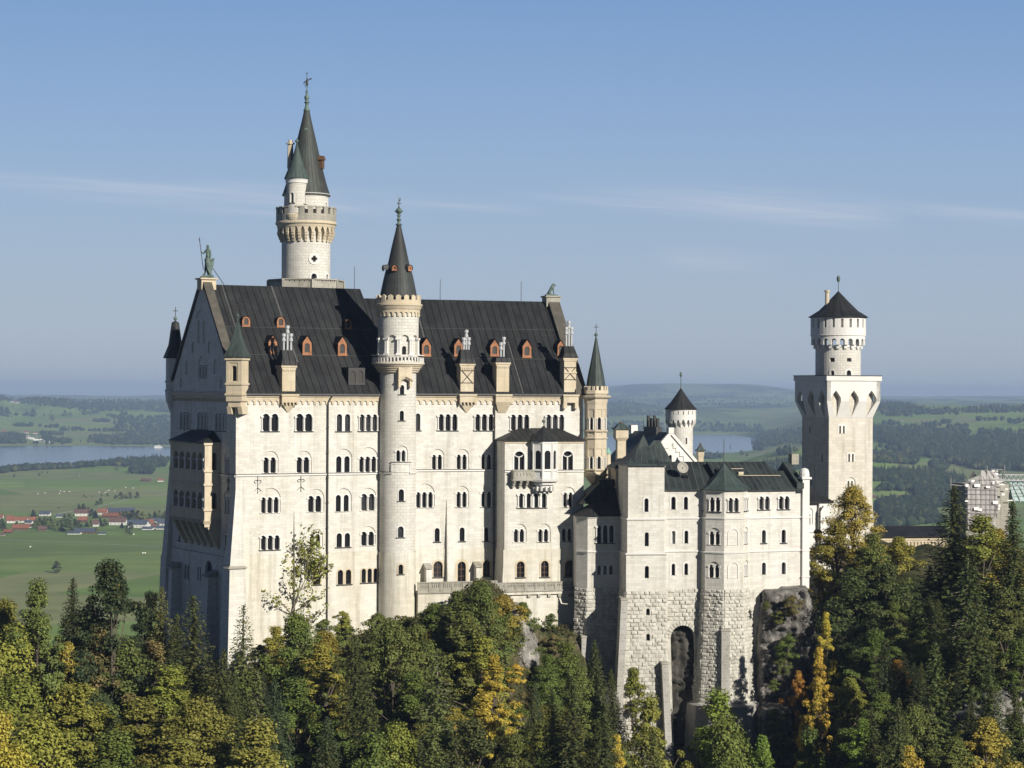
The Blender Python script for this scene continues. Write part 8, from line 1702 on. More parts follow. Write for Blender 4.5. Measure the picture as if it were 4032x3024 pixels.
# denser natural fill, kept clear of the walls by the visible foot line of the trees
MK = [(0, 1330), (80, 1300), (200, 1290), (330, 1310), (440, 1340), (480, 1425), (560, 1450), (620, 1410), (700, 1385), (800, 1385), (900, 1345), (980, 1300), (1100, 1300), (1150, 1380), (1175, 1450), (1250, 1470), (1320, 1500), (1345, 1585), (1440, 1640), (1500, 1640), (1620, 1640), (1690, 1640), (1740, 1590), (1765, 1400), (1790, 1270), (1900, 1215), (2000, 1200), (2212, 1160)]
mx, my = [a for a, _ in MK], [b for _, b in MK]
n_ = 0; tries = 0
while n_ < 175 and tries < 4000:
    tries += 1; D = rT.uniform(222, 362); ox = rT.uniform(-60, 2272); x = (ox * 1.8228 - CX) / FL * D; g = float(gh(x, D)); cons = rT.random() < (.6 if ox > 1750 else .5); h = rT.uniform(13, 20) if cons else rT.uniform(8, 13)
    w_ = h * (rT.uniform(.38, .5) if cons else rT.uniform(.62, .85)); oy = (1540 - (g + h) / D * FL) / 1.8228; hw = w_ / D * FL / 2 / 1.8228; lim = max(np.interp(ox - hw, mx, my), np.interp(ox + hw, mx, my), np.interp(ox, mx, my))
    if ox > 1740: lim = max(lim, 1200 + (352 - D) * 6.5)
    if oy < lim:
        dz = (lim - oy) * 1.8228 / FL * D
        if dz > h * .45: continue
        h -= dz; w_ *= .9; oy = lim
    if 1738 < ox < 1860 and D > 262 or 1690 < ox < 1740: continue
    if oy > 1720 or x * x + 0 > 9e4: continue
    if ox < 500: col = rT.choice(['lime', 'lime', 'yolive', 'lime', 'green', 'olive']) if not cons else rT.choice(['spruce', 'spruce2'])
    elif ox < 1180: col = rT.choice(['olive', 'yolive', 'green', 'gold', 'olive', 'lime']) if not cons else rT.choice(['spruce', 'spruce2', 'blue'])
    elif ox < 1700: col = rT.choice(['olive', 'green', 'yolive']) if not cons else rT.choice(['deep', 'spruce'])
    else: col = rT.choice(['deep', 'green', 'gold', 'olive', 'deep']) if not cons else rT.choice(['dark', 'deep', 'spruce'])
    kd = rT.choice(['c0', 'c1', 'c2', 'c3']) if cons else rT.choice(['b0', 'b1', 'b2', 'b3', 'b4']); put_tree(kd, x, D, g - .3, h, col, w_, .5, px=ox * 1.8228, py=oy * 1.8228); n_ += 1
# shrubs and saplings rooted on the cliffs and along the wall foot
for ox, oy, ow, D, c in ((1682, 1322, 34, 347.5, 'olive'), (1712, 1292, 50, 347, 'brown'), (1702, 1378, 60, 346.5, 'green'), (1690, 1425, 44, 346.5, 'olive'), (1672, 1470, 30, 346, 'green'), (1655, 1300, 22, 347.5, 'olive'), (1672, 1538, 60, 345, 'olive'), (1690, 1590, 60, 342, 'olive'), (1190, 1330, 40, 352, 'olive'), (1195, 1375, 44, 350, 'brown'), (1100, 1330, 60, 335, 'olive'), (740, 1325, 44, 334, 'lime'), (815, 1335, 90, 334, 'olive'), (875, 1345, 90, 334, 'olive'), (925, 1320, 60, 334, 'green'), (700, 1345, 60, 330, 'green'), (560, 1400, 60, 326, 'brown'), (1115, 1440, 50, 326, 'yellow'), (1130, 1500, 60, 318, 'brown')):
    px, py = ox * 1.8228, oy * 1.8228; p = at(px, py, D); w_ = ow * 1.8228 / FL * D; put_tree('sh', p.x, p.y, p.z - w_ * .7, w_ * .8, c, w_, .5, px=px, py=py, group='shrubs clinging to the rock')
# undergrowth: countless leaves covering the slope
rg = np.random.default_rng(5); n = 360000; yy = rg.uniform(205, 356, n); xx = rg.uniform(-.27, .27, n) * yy; gz = gh(xx, yy)
wl_ = np.where(xx < -18.7, 338.5 + .554 * (xx + 43), 347.5 + .325 * (xx + 18.7)); keep = ~((xx > -44) & (xx < 12) & (yy > wl_)) & ~((xx > 12) & (xx < 58) & (yy > 341)); xx, yy, gz = xx[keep], yy[keep], gz[keep]; hh = 1.6 * (vnoise(xx / 2.2, yy / 2.2, 4) ** 1.4) * rg.random(len(xx)) ** .6
V, F_ = leafquads(np.stack([xx, yy, gz + hh], -1), rg.normal(size=(len(xx), 3)) * .6 + np.array([0, -.4, .9]), rg.uniform(.09, .24, len(xx)), rg); o = arr_obj('undergrowth', V, F_, M['leaf'], 'stuff'); o.color = (.085, .085, .03, .6)
# ---------------------------------------------------------------- labels for the trees
LM = [(0, 'at the far left'), (500, 'left of the palace'), (880, 'below the left palace corner'), (1150, 'below the west wing'), (1480, 'below the round stair tower'), (1750, 'below the terrace'), (2100, 'beside the pale crag'), (2260, 'below the stair block'), (2560, 'below the bower tower'), (2760, 'below the octagonal bay'), (3000, 'beside the grey cliff'), (3200, 'before the tall square tower'), (3520, 'right of the tall square tower'), (3800, 'near the right edge')]
ORD = ['first', 'second', 'third', 'fourth', 'fifth', 'sixth', 'seventh', 'eighth', 'ninth', 'tenth', 'eleventh', 'twelfth', 'thirteenth', 'fourteenth', 'fifteenth', 'sixteenth', 'seventeenth', 'eighteenth', 'nineteenth', 'twentieth']
def label_trees(lst):
    B_ = {}
    for t in lst:
        r, px, py, col, kd, h, group, lab = t; lm = [n for x, n in LM if px >= x - 1][-1] if px >= 0 else LM[0][1]
        hp = 'low down' if py > 2800 else 'mid slope' if py > 2480 else 'upslope'; k = lab or f'{CW_[col]} {kd} {hp} {lm}'; B_.setdefault(k, []).append(t)
    for k, ts in B_.items():
        ts.sort(key=lambda t: t[1])
        for i, t in enumerate(ts): props(t[0], (f'{ORD[i]} from left, ' if len(ts) > 1 else '') + k, 'shrub' if t[4] == 'shrub' else 'tree', t[6])
label_trees(TREES)
# ================================================================ VALLEY: woods, fields, villages
def cone_tpl():
    V, F_ = [], []
    for (z0, r0, z1) in ((.08, .30, .62), (.38, .21, 1.0)):
        i = len(V); n = 6
        for k in range(n): a = 2 * math.pi * k / n; V.append((r0 * math.cos(a), r0 * math.sin(a), z0 + (.05 if k % 2 else 0)))
        V.append((0, 0, z1)); F_ += [(i + k, i + (k + 1) % n, i + n) for k in range(n)]
    return np.array(V), np.array(F_)
def blob_tpl(seed):
    rng = np.random.default_rng(seed); V = [(0, 0, .05)]; F_ = []; rings = ((.3, .42), (.62, .50), (.86, .30)); n = 7
    for z, r in rings:
        for k in range(n): a = 2 * math.pi * k / n + z; q = r * rng.uniform(.75, 1.2); V.append((q * math.cos(a), q * math.sin(a), z + rng.uniform(-.07, .07)))
    V.append((0, 0, 1.0))
    for k in range(n): F_.append((0, 1 + (k + 1) % n, 1 + k)); F_.append((1 + 2 * n + k, 1 + 2 * n + (k + 1) % n, 1 + 3 * n))
    for r in range(2):
        for k in range(n): a, b = 1 + r * n + k, 1 + r * n + (k + 1) % n; F_ += [(a, b, b + n), (a, b + n, a + n)]
    return np.array(V), np.array(F_)
CT, BT = cone_tpl(), [blob_tpl(k) for k in range(3)]
def wood(name, polys, lab=None, mix=.5, hgt=(13, 22), dens=1.0, seed=1, single=True):
    """many distant trees inside pixel outlines (tree feet), one object"""
    rng = np.random.default_rng(seed); VV, FF = [], []; off = 0
    for pol, mx_, dn in polys:
        xs = [p[0] for p in pol]; ys = [p[1] for p in pol]; A_ = 0
        for i in range(len(pol)): A_ += pol[i][0] * pol[(i + 1) % len(pol)][1] - pol[(i + 1) % len(pol)][0] * pol[i][1]
        n = int(abs(A_) / 2 * dens * dn / 26); c = 0; t = 0
        while c < n and t < n * 12:
            t += 1; px, py = rng.uniform(min(xs), max(xs)), rng.uniform(min(ys), max(ys))
            if not inside(px, py, pol): continue
            c += 1; g = ground_at(px, py, 900, 26000)
            if g is None: continue
            h = rng.uniform(*hgt) * (.9 if g.y < 4500 else 1.05); cone = rng.random() < mx_; tv, tf = CT if cone else BT[int(rng.integers(3))]
            w_ = h * (.55 if cone else rng.uniform(.75, 1.05)); a = rng.random() * 6.28; ca, sa = math.cos(a), math.sin(a); v = tv * np.array([w_, w_, h * (1.15 if cone else .85)]); v = np.stack([v[:, 0] * ca - v[:, 1] * sa + g.x, v[:, 0] * sa + v[:, 1] * ca + g.y, v[:, 2] + g.z - .8], -1)
            VV.append(v); FF.append(tf + off); off += len(v)
    o = arr_obj(name, np.concatenate(VV), np.concatenate(FF), M['farleaf'], 'stuff'); return o
def S8(*p): return [(3400 + .28571 * x, 1550 + .28571 * y) for x, y in p]
def S7(*p): return [(.24108 * x, 1500 + .24108 * y) for x, y in p]
def SA(*p): return [(.45208 * x, 1450 + .45208 * y) for x, y in p]
def SM(*p): return [(2350 + .29385 * x, 1450 + .29385 * y) for x, y in p]
right = [(S8((120, 570), (700, 560), (1180, 560), (1460, 640), (2300, 640), (2300, 1080), (1560, 1050), (1150, 960), (1180, 930), (860, 880), (560, 850), (300, 690), (120, 660)), .7, 1.6),
 (S8((120, 870), (420, 860), (560, 850), (760, 930), (700, 990), (420, 970), (120, 950)), .3, 1.4), (S8((120, 1110), (620, 1110), (900, 1120), (1400, 1180), (1400, 1290), (1150, 1280), (700, 1270), (450, 1225), (120, 1220)), .75, 1.5),
 (S8((930, 1010), (1120, 1000), (1120, 1070), (940, 1080)), .2, 1.2), (S8((700, 1330), (1160, 1330), (1220, 1575), (120, 1575), (300, 1520), (740, 1500)), .5, 1.2), (S8((440, 1270), (700, 1300), (680, 1350), (150, 1360)), .1, .8), (S8((470, 1230), (560, 1230), (560, 1330), (470, 1310)), .4, 1.5),
 (S8((150, 500), (1000, 530), (1450, 560), (1450, 590), (900, 590), (130, 590)), .5, .9), (S8((1570, 545), (2250, 555), (2250, 590), (1570, 570)), .6, 1.2), (S8((1060, 405), (1200, 410), (1150, 440)), .3, 1.0), (S8((1500, 370), (1950, 365), (1900, 385), (1500, 385)), .3, .5), (S8((800, 440), (1080, 440), (1080, 460), (800, 460)), .3, .8), (S8((240, 410), (480, 430), (480, 450), (260, 440)), .3, .8), (S8((590, 500), (700, 500), (700, 530), (590, 530)), .8, 1.2), (S8((320, 520), (400, 520), (400, 540), (320, 540)), .9, 1.5),
 (S8((240, 230), (900, 290), (700, 330), (330, 320), (240, 300)), .6, .7), (S8((940, 270), (1330, 290), (1330, 305), (940, 300)), .6, .9), (S8((1350, 250), (2300, 235), (2300, 262), (1700, 275), (1350, 272)), .6, .9),
 (S8((1700, 600), (2300, 640), (2300, 660), (1800, 640)), .8, 1.0), (S8((200, 740), (330, 770), (430, 790), (330, 800)), .3, .4), ([(3460, 2000), (3640, 2000), (3720, 2060), (3470, 2085)], .5, 1.0), ([(3480, 2000), (3560, 1995), (3560, 2075), (3480, 2075)], .3, 1.4)]
right += [(S8((120, 150), (560, 150), (900, 240), (900, 275), (560, 260), (240, 240), (120, 260)), .6, 1.3), (S8((900, 235), (1350, 235), (1800, 190), (2300, 205), (2300, 250), (1700, 255), (900, 275)), .6, 1.0), (S8((120, 470), (420, 500), (420, 560), (120, 560)), .6, .8), (S8((450, 480), (760, 470), (1000, 510), (1000, 540), (460, 530)), .6, .8), (S8((2000, 410), (2300, 380), (2300, 395), (2050, 425)), .3, .8), (S8((1170, 480), (1420, 470), (1460, 560), (1180, 550)), .5, 1.0)]
wood('forest', right, seed=3)
left = [(S7((360, 345), (500, 330), (800, 330), (1050, 330), (1130, 360), (2080, 430), (2080, 520), (1850, 510), (1300, 490), (900, 440), (500, 390), (360, 370)), .5, .8), (S7((0, 270), (200, 320), (240, 340), (60, 350), (0, 340)), .5, 1.0), (S7((0, 540), (120, 570), (200, 600), (180, 610), (0, 580)), .3, 1.6),
 (S7((180, 735), (540, 740), (540, 755), (200, 750)), .1, 1.6), (S7((800, 750), (960, 760), (950, 775), (800, 770)), .1, 1.6), (S7((960, 800), (1250, 800), (1500, 820), (2080, 810), (2080, 840), (1500, 830), (1000, 825)), .4, 1.4), (S7((1520, 660), (1790, 665), (1790, 680), (1520, 678)), .1, 3.0), (S7((1850, 700), (2080, 690), (2080, 830), (1880, 800)), .5, .9),
 (S7((1480, 930), (2080, 880), (2080, 1045), (1750, 1045), (1430, 1015)), .25, .9), (S7((0, 880), (400, 900), (420, 1030), (120, 1035), (0, 1030)), .2, 1.3), (S7((620, 860), (1000, 870), (1020, 890), (700, 900)), .3, 1.2), (S7((700, 930), (1180, 1000), (1180, 1020), (880, 1020), (720, 980)), .3, 1.2), (S7((240, 560), (380, 570), (560, 570), (560, 585), (260, 570)), .3, 1.8), (S7((650, 750), (760, 760), (720, 775)), .2, 1.2), (S7((430, 1030), (1100, 1030), (1100, 1040), (430, 1040)), .2, .6),
 (S7((0, 1480), (340, 1450), (640, 1440), (640, 1460), (350, 1475), (120, 1500), (0, 1530)), .1, 1.8), (S7((640, 1440), (1200, 1425), (1600, 1385), (1600, 1405), (1200, 1440), (700, 1455)), .15, 2.0), (S7((1630, 1370), (1740, 1370), (1740, 1395), (1630, 1395)), .2, 3), (SA((930, 830), (1470, 800), (1470, 860), (1330, 870), (1100, 865), (930, 850)), .55, 1.5), (SA((1150, 900), (1330, 900), (1320, 925), (1150, 920)), .2, 2.0)]
left += [([(500, 1574), (690, 1578), (690, 1628), (500, 1616)], .6, 1.6), ([(500, 1645), (690, 1640), (690, 1700), (520, 1700)], .45, .9), ([(500, 1705), (690, 1702), (690, 1752), (500, 1752)], .25, 1.1), (S7((300, 285), (2080, 325), (2080, 440), (1300, 455), (900, 420), (500, 370), (300, 360)), .6, 1.0), (S7((0, 150), (60, 200), (220, 290), (160, 320), (0, 300)), .6, 1.2), (S7((1350, 520), (1620, 510), (1600, 560), (1360, 565)), .4, .7), (S7((0, 440), (120, 480), (190, 560), (0, 540)), .4, 1.2), (S7((1740, 560), (2080, 540), (2080, 600), (1760, 600)), .4, .5), (S7((1850, 620), (2080, 600), (2080, 690), (1880, 700)), .4, .8)]
wood('forest', left, seed=5, hgt=(12, 20))
mid = [(SM((0, 720), (300, 640), (900, 660), (1300, 770), (1300, 850), (2200, 860), (2200, 780), (1400, 720), (900, 640), (450, 600), (300, 600), (130, 620)), .6, .55), (SM((1300, 830), (2250, 840), (2250, 865), (1300, 858)), .6, 1.2), (SM((2060, 1000), (2250, 960), (2250, 1110), (2090, 1110)), .7, 1.4), (SM((1400, 1200), (1680, 1190), (1680, 1215), (1450, 1220)), .3, 2.2), (SM((0, 700), (1300, 790), (1300, 850), (0, 860)), .5, .5)]
mid += [([(2380, 1560), (2600, 1545), (3100, 1560), (3160, 1600), (2400, 1600)], .6, .35), ([(2400, 1608), (2470, 1606), (2560, 1620), (2700, 1640), (2400, 1640)], .6, 1.0)]
wood('forest', mid, seed=7, hgt=(13, 20))
mid2 = [([(2980, 1705), (3165, 1690), (3165, 1752), (3110, 1748), (2990, 1768)], .7, 1.2), ([(2990, 1835), (3170, 1810), (3170, 1850), (3050, 1860)], .75, 1.4), ([(3060, 1780), (3110, 1770), (3115, 1795), (3070, 1795)], .5, .9)]
wood('forest', mid2, seed=9, hgt=(11, 17))
# single trees on the meadows
FT = []
def ftree(px, py_foot, hpx, kind='farb', col='deep', w_=1.0):
    g = ground_at(px, py_foot, 900, 26000)
    if g is None: return
    h = hpx / FL * g.y; n0 = len(TREES); put_tree(kind, g.x, g.y, g.z, h, col, h * (w_ if kind == 'farb' else .4), .3, px=px, py=py_foot, group='lone trees on the valley meadows'); FT.append(TREES.pop())
for x, y, h in ((475, 1965, 26), (511, 1965, 26), (540, 1962, 24), (222, 2257, 44), (381, 1990, 18), (396, 1986, 24), (400, 1955, 9), (423, 1955, 11), (330, 1958, 10), (340, 1960, 8), (365, 1958, 6), (232, 2004, 9), (55, 1880, 13), (155, 1874, 12), (165, 1864, 8), (185, 1864, 8), (458, 1853, 14), (455, 1962, 14), (493, 1962, 14), (510, 2106, 22), (131, 2030, 22), (310, 2005, 26), (328, 2006, 22)): ftree(x, y, h, 'farb' if h < 26 or x in (475, 511, 222) else 'farc')
for x, y, h in ((3450, 1776, 26), (3475, 1772, 12), (3490, 1773, 12), (3502, 1776, 8), (3450, 1710, 26), (3473, 1692, 10), (3542, 1695, 8), (3543, 1697, 8), (4014, 1697, 16), (3788, 1852, 7), (3073, 1766, 18), (3096, 1764, 22), (3092, 1785, 20), (3127, 1780, 20), (3140, 1776, 12), (2920, 1792, 20), (2876, 1777, 26), (2942, 1797, 14), (3018, 1788, 6)): ftree(x, y, h, 'farc' if h in (26, 18, 22, 16) else 'farb')
for x, y, h in ((205, 1658, 24), (194, 1638, 14), (174, 1641, 16), (203, 1625, 14), (255, 1641, 24), (276, 1641, 18), (427, 1638, 14), (335, 1636, 20), (378, 1630, 14), (317, 1742, 14), (167, 1712, 18), (51, 1604, 14), (105, 1638, 20), (130, 1640, 30)): ftree(x, y, h, 'farb' if h > 17 else 'farc', 'deep')
def label_far():
    B_ = {}
    for t in FT:
        r, px, py, col, kd, h, g, lab = t; reg = 'left meadow' if px < 700 and py > 1830 else 'left far hillside' if px < 700 else 'green hill behind the bower' if px < 3200 else 'right far meadows'; k = f'{kd} standing alone on the {reg}'; B_.setdefault(k, []).append(t)
    for k, ts in B_.items():
        ts.sort(key=lambda t: t[1])
        for i, t in enumerate(ts):
            o_ = ORD[i] if i < 20 else ['twenty first', 'twenty second', 'twenty third', 'twenty fourth', 'twenty fifth'][i - 20]; props(t[0], f'{o_} from left, distant {k}', 'tree', t[6])
label_far()
# ---------------------------------------------------------------- houses
HS = []
def house(px, py, wpx, hpx, roof='tile', wall='plaster', deg=None, longf=1.0, win=True, cat='house', nm='house', rt=.5):
    """gabled house; px, py = middle of its foot, wpx/hpx its size in the picture"""
    g = ground_at(px, py, 900, 26000)
    if g is None: return
    k = g.y / FL; W_, H_ = wpx * k, hpx * k; deg = rT.uniform(-12, 12) if deg is None else deg; f = Frame((g.x, g.y), deg); dp = W_ * rT.uniform(.55, .8) * longf; zw = g.z + H_ * (1 - rt); zt = g.z + H_
    th = thing(nm, None, None, (g.x, g.y, g.z)); m = MB(); m.box(f, -W_ / 2, W_ / 2, 0, dp, g.z - 2, zw)
    for s in (-W_ / 2, W_ / 2): m.poly([f.w(s, 0, zw), f.w(s, dp, zw), f.w(s, dp / 2, zt - .3)])
    part('wall', m, M[wall], th); m = MB(); o = .06 * W_; e = .9 * (zt - zw) / (dp / 2)
    for a, b in ((-.9, dp / 2), (dp + .9, dp / 2)): m.hexa([f.w(-W_ / 2 - o, a, zw - e), f.w(W_ / 2 + o, a, zw - e), f.w(W_ / 2 + o, b, zt), f.w(-W_ / 2 - o, b, zt)], [f.w(-W_ / 2 - o, a, zw - e + .45), f.w(W_ / 2 + o, a, zw - e + .45), f.w(W_ / 2 + o, b, zt + .45), f.w(-W_ / 2 - o, b, zt + .45)])
    part('roof', m, M[roof], th)
    if win and wpx > 24:
        n = max(2, int(W_ / 4.5))
        for r in range(2 if H_ > 8 else 1):
            for j in range(n): s = -W_ / 2 + W_ * (j + .5) / n; m = MB(); m.box(f, s - .5, s + .5, -.06, .05, g.z + 1.0 + r * 3, g.z + 2.4 + r * 3); part('window', m, M['dark_win'], th)
    HS.append((th, px, py, roof, wall, cat)); return th
V1 = [  # village below left, zoom A1
 ((385, 1290), 90, 40, 'slate', 'plaster'), ((515, 1300), 55, 25, 'slate', 'plaster'), ((715, 1290), 125, 55, 'tile_b', 'plaster'), ((890, 1278), 78, 50, 'tile', 'plaster'), ((1050, 1270), 220, 48, 'slate', 'timber'), ((955, 1310), 140, 38, 'tile', 'timber'), ((718, 1345), 75, 48, 'tile', 'timber'), ((833, 1380), 52, 55, 'tile_b', 'plaster'), ((1018, 1368), 140, 62, 'tile_b', 'plaster'),
 ((1190, 1392), 160, 65, 'slate', 'plaster'), ((1298, 1380), 70, 58, 'tile', 'plaster'), ((1345, 1400), 60, 40, 'tile_b', 'plaster'), ((1415, 1375), 85, 55, 'slate', 'plaster'), ((1280, 1410), 90, 25, 'slate', 'white_p'), ((100, 1350), 80, 50, 'tile', 'plaster'), ((195, 1345), 75, 48, 'tile', 'plaster'), ((285, 1340), 60, 40, 'tile', 'timber'), ((245, 1355), 60, 28, 'slate', 'plaster'), ((180, 1415), 130, 48, 'tile', 'timber'), ((245, 1390), 60, 30, 'tile_b', 'plaster'), ((60, 1440), 70, 35, 'tile', 'timber'), ((370, 1420), 70, 38, 'tile_b', 'timber'), ((85, 1318), 60, 30, 'tile', 'timber'), ((735, 1445), 160, 45, 'slate', 'timber'), ((640, 1448), 110, 22, 'slate', 'white_p'), ((885, 1448), 65, 18, 'slate', 'white_p'), ((150, 1330), 40, 30, 'tile', 'plaster'), ((1350, 1350), 80, 40, 'slate', 'plaster'), ((1395, 1405), 70, 30, 'slate', 'plaster'), ((10, 1310), 30, 34, 'tile', 'plaster'), ((20, 1460), 40, 20, 'tile_b', 'plaster')]
for (x, y), w_, h_, r_, wl in V1: px, py = P('A1', x, y); house(px, py, w_ * .452, h_ * .452, r_, wl)
for (x, y), w_, h_, r_, wl in (((1262, 990), 75, 26, 'tile_b', 'timber'), ((1398, 990), 52, 24, 'tile', 'plaster'), ((672, 940), 22, 8, 'slate', 'white_p')): px, py = P('A1', x, y); house(px, py, w_ * .452, h_ * .452, r_, wl, cat='barn', nm='barn')
nV1 = len(HS)
rv = random.Random(12)
for (x, y), w_, h_, r_ in (((60, 870), 60, 60, 'tile'), ((80, 840), 24, 50, 'tile'), ((120, 865), 60, 28, 'tile'), ((165, 895), 50, 30, 'tile'), ((215, 893), 46, 26, 'tile'), ((255, 860), 50, 24, 'tile'), ((400, 860), 50, 34, 'tile'), ((450, 862), 40, 30, 'tile'), ((575, 866), 75, 24, 'tile'), ((430, 905), 66, 24, 'slate'), ((590, 912), 22, 36, 'slate'), ((180, 355), 60, 38, 'slate'), ((255, 365), 80, 34, 'tile_b'), ((1452, 545), 24, 20, 'slate'), ((1145, 800), 60, 28, 'tile_b'), ((1250, 805), 70, 24, 'tile_b')): px, py = P('B7', x, y); house(px, py, w_ * .241, h_ * .241, r_, 'plaster')
nV2 = len(HS)
for k in range(34):
    x = 430 + (k * 37 % 400) + rv.uniform(-12, 12); y = 930 + (x - 430) * .22 + rv.uniform(-12, 26); px, py = P('B7', x, min(y, 1030)); house(px, py, rv.uniform(22, 46) * .241, rv.uniform(14, 20) * .241, rv.choice(['slate', 'white_p', 'white_p', 'tile_b']), 'white_p', win=False, cat='holiday cabin', nm='cabin')
for x in (940, 970, 1010, 1025): px, py = P('B7', x, 985 + (x % 3) * 5); house(px, py, 5, 5, 'white_p', 'white_p', win=False, cat='holiday cabin', nm='cabin')
nV3 = len(HS)
for (x, y), w_, h_, r_, wl in (((365, 1490), 105, 55, 'tile', 'timber'), ((500, 1450), 120, 50, 'tile_b', 'timber'), ((625, 1500), 175, 90, 'tile_b', 'plaster'), ((710, 1430), 62, 40, 'tile', 'timber'), ((150, 1440), 60, 34, 'tile_b', 'timber'), ((960, 1450), 40, 55, 'tile_b', 'plaster'), ((915, 1420), 30, 30, 'tile_b', 'plaster'), ((362, 380), 26, 12, 'slate', 'white_p'), ((535, 384), 42, 14, 'slate', 'white_p'), ((930, 536), 30, 14, 'slate', 'white_p'), ((982, 536), 32, 14, 'slate', 'white_p'), ((1912, 620), 16, 36, 'slate', 'white_p'), ((410, 780), 28, 30, 'tile_b', 'white_p')): px, py = P('B8', x, y); house(px, py, w_ * .2857, h_ * .2857, r_, wl)
nV4 = len(HS)
RF = {'tile': 'red tiled', 'tile_b': 'brown tiled', 'slate': 'blue grey', 'white_p': 'white'}; WLn = {'plaster': 'white walled', 'timber': 'brown timber', 'white_p': 'white'}
def label_houses():
    B_ = {}
    for i, (th, px, py, r_, wl, cat) in enumerate(HS):
        vil, grp = ('left village on the meadow', 'houses of the left village') if i < nV1 else ('far village across the lake', 'houses across the lake') if i < nV2 else ('lakeside camp', 'white cabins at the lake shore') if i < nV3 else ('right village behind the square tower', 'houses of the right village')
        size = 'long' if th.name.startswith('house') and i < nV1 and any(True for _ in ()) else ''
        k = f'{RF[r_]} roofed {WLn[wl]} {cat}, {vil}'; B_.setdefault(k, []).append((px, th, grp, cat))
    for k, ts in B_.items():
        ts.sort(key=lambda t: t[0])
        for j, (px, th, grp, cat) in enumerate(ts): props(th, (f'{ORD[j] if j < 20 else str(j + 1) + "th"} from left, ' if len(ts) > 1 else '') + k, cat, grp)
label_houses()
# trees between the houses
VT = []
for x, y, h in ((290, 1300, 60), (345, 1365, 60), (385, 1380, 75), (420, 1400, 80), (460, 1400, 70), (500, 1410, 65), (540, 1420, 70), (575, 1425, 80), (610, 1425, 85), (650, 1420, 90), (560, 1330, 50), (600, 1340, 60), (330, 1400, 60), (300, 1390, 45), (690, 1240, 50), (730, 1235, 45), (770, 1260, 40), (800, 1290, 55), (830, 1310, 60), (790, 1380, 50), (755, 1385, 40), (870, 1370, 60), (910, 1380, 55), (1040, 1300, 45), (1070, 1330, 70), (1105, 1340, 80), (1150, 1345, 90), (1200, 1340, 85), (1240, 1330, 70), (1300, 1320, 45), (1350, 1310, 60), (1390, 1305, 55), (1435, 1310, 60), (1060, 1395, 45), (1135, 1400, 50), (840, 1440, 45), (0, 1400, 60), (30, 1420, 60), (20, 1380, 60), (140, 1380, 40), (320, 1355, 40), (480, 1360, 40), (1110, 1440, 45), (945, 1290, 40), (1350, 1395, 45), (520, 1380, 50), (440, 1345, 45), (680, 1400, 60), (710, 1420, 50)):
    px, py = P('A1', x, y); g = ground_at(px, py); hh = h * .52 / FL * g.y; put_tree('farb' if rT.random() < .8 else 'farc', g.x, g.y, g.z, hh, rT.choice(['deep', 'deep', 'green', 'olive', 'dark']), hh * rT.uniform(.8, 1.1), .4, px=px, py=py, group='trees between the village houses'); VT.append(TREES.pop())
VT.sort(key=lambda t: t[1])
for i, t in enumerate(VT):
    near_h_ = min(range(nV1), key=lambda j: (HS[j][1] - t[1]) ** 2 + (2 * (HS[j][2] - t[2])) ** 2); B_ = t; tens = ['', 'twenty ', 'thirty ', 'forty ', 'fifty ']
    props(t[0], f'{ORD[i] if i < 19 else (["twentieth", "thirtieth", "fortieth", "fiftieth"][i // 10 - 1] if (i + 1) % 10 == 0 else tens[(i + 1) // 10 - 1] + ORD[(i + 1) % 10 - 1])} tree from left among the left village houses', 'tree', t[6])
# white wrapped bales and cattle specks on the left meadow
BP = [(331, 1100), (393, 1091), (518, 1096), (527, 1074), (560, 1078), (606, 1079), (863, 1083), (916, 1087), (936, 1074), (951, 1066), (1000, 1076), (1095, 1043), (1160, 1049), (1165, 1455), (265, 1562), (1245, 1615), (1265, 1620)]
bm_ = MB(); bm_.tube((-.9, 0, .9), (.9, 0, .9), .95, .95, 10); bme = mesh_from(bm_, 'bale'); bme.materials.append(M['white_p'])
for i, (x, y) in enumerate(BP):
    g = ground_at(*P('A1', x, y)); o = link(bpy.data.objects.new('hay_bale', bme)); o.location = g; o.scale = (.85, .85, .85); props(o, f'{ORD[i]} white wrapped bale from the left on the green left meadow', 'hay bale', 'white bales on the meadow')
# roads and tracks as thin sheets on the meadow
def track(name, pts, w_, mat):
    G = [ground_at(*p) for p in pts]; G = [g for g in G if g]; m = MB(); pr = None; V = []
    for a, b in zip(G[:-1], G[1:]):
        n = max(1, int((b - a).length / 25))
        for k in range(n): q = a.lerp(b, k / n); V.append(q)
    V.append(G[-1]); L_, R_ = [], []
    for i, q in enumerate(V):
        d = (V[min(i + 1, len(V) - 1)] - V[max(i - 1, 0)]); s_ = Vector((d.y, -d.x, 0)).normalized() * w_ / 2
        for sg, l in ((1, L_), (-1, R_)): p = q + s_ * sg; p.z = float(gh(p.x, p.y)) + .35; l.append(p)
    m.quads(L_, R_); o = part(name, m, mat, None); o['kind'] = 'structure'; return o
M['gravel'] = plain('pale_gravel', (.34, .34, .28), .9, .1, .15, .05); M['asphalt'] = plain('asphalt', (.15, .15, .14), .9, .1, .1, .05); M['strip'] = plain('mown_strip', (.20, .235, .085), .95, .1, .2, .01)
track('road', [P('A1', 0, 1445), P('A1', 300, 1432), P('A1', 560, 1430), P('A1', 900, 1418), P('A1', 1200, 1415), P('A1', 1450, 1410)], 7, M['asphalt'])
track('path', [P('A1', 850, 1212), P('A1', 1000, 1175), P('A1', 1130, 1145), P('A1', 1300, 1132)], 5, M['gravel']); track('path', [P('A1', 0, 1492), P('A1', 700, 1522), P('A1', 1100, 1545), P('A1', 1430, 1562)], 3.2, M['gravel']); track('path', [P('A1', 330, 1295), P('A1', 480, 1280), P('A1', 640, 1245)], 5, M['gravel'])
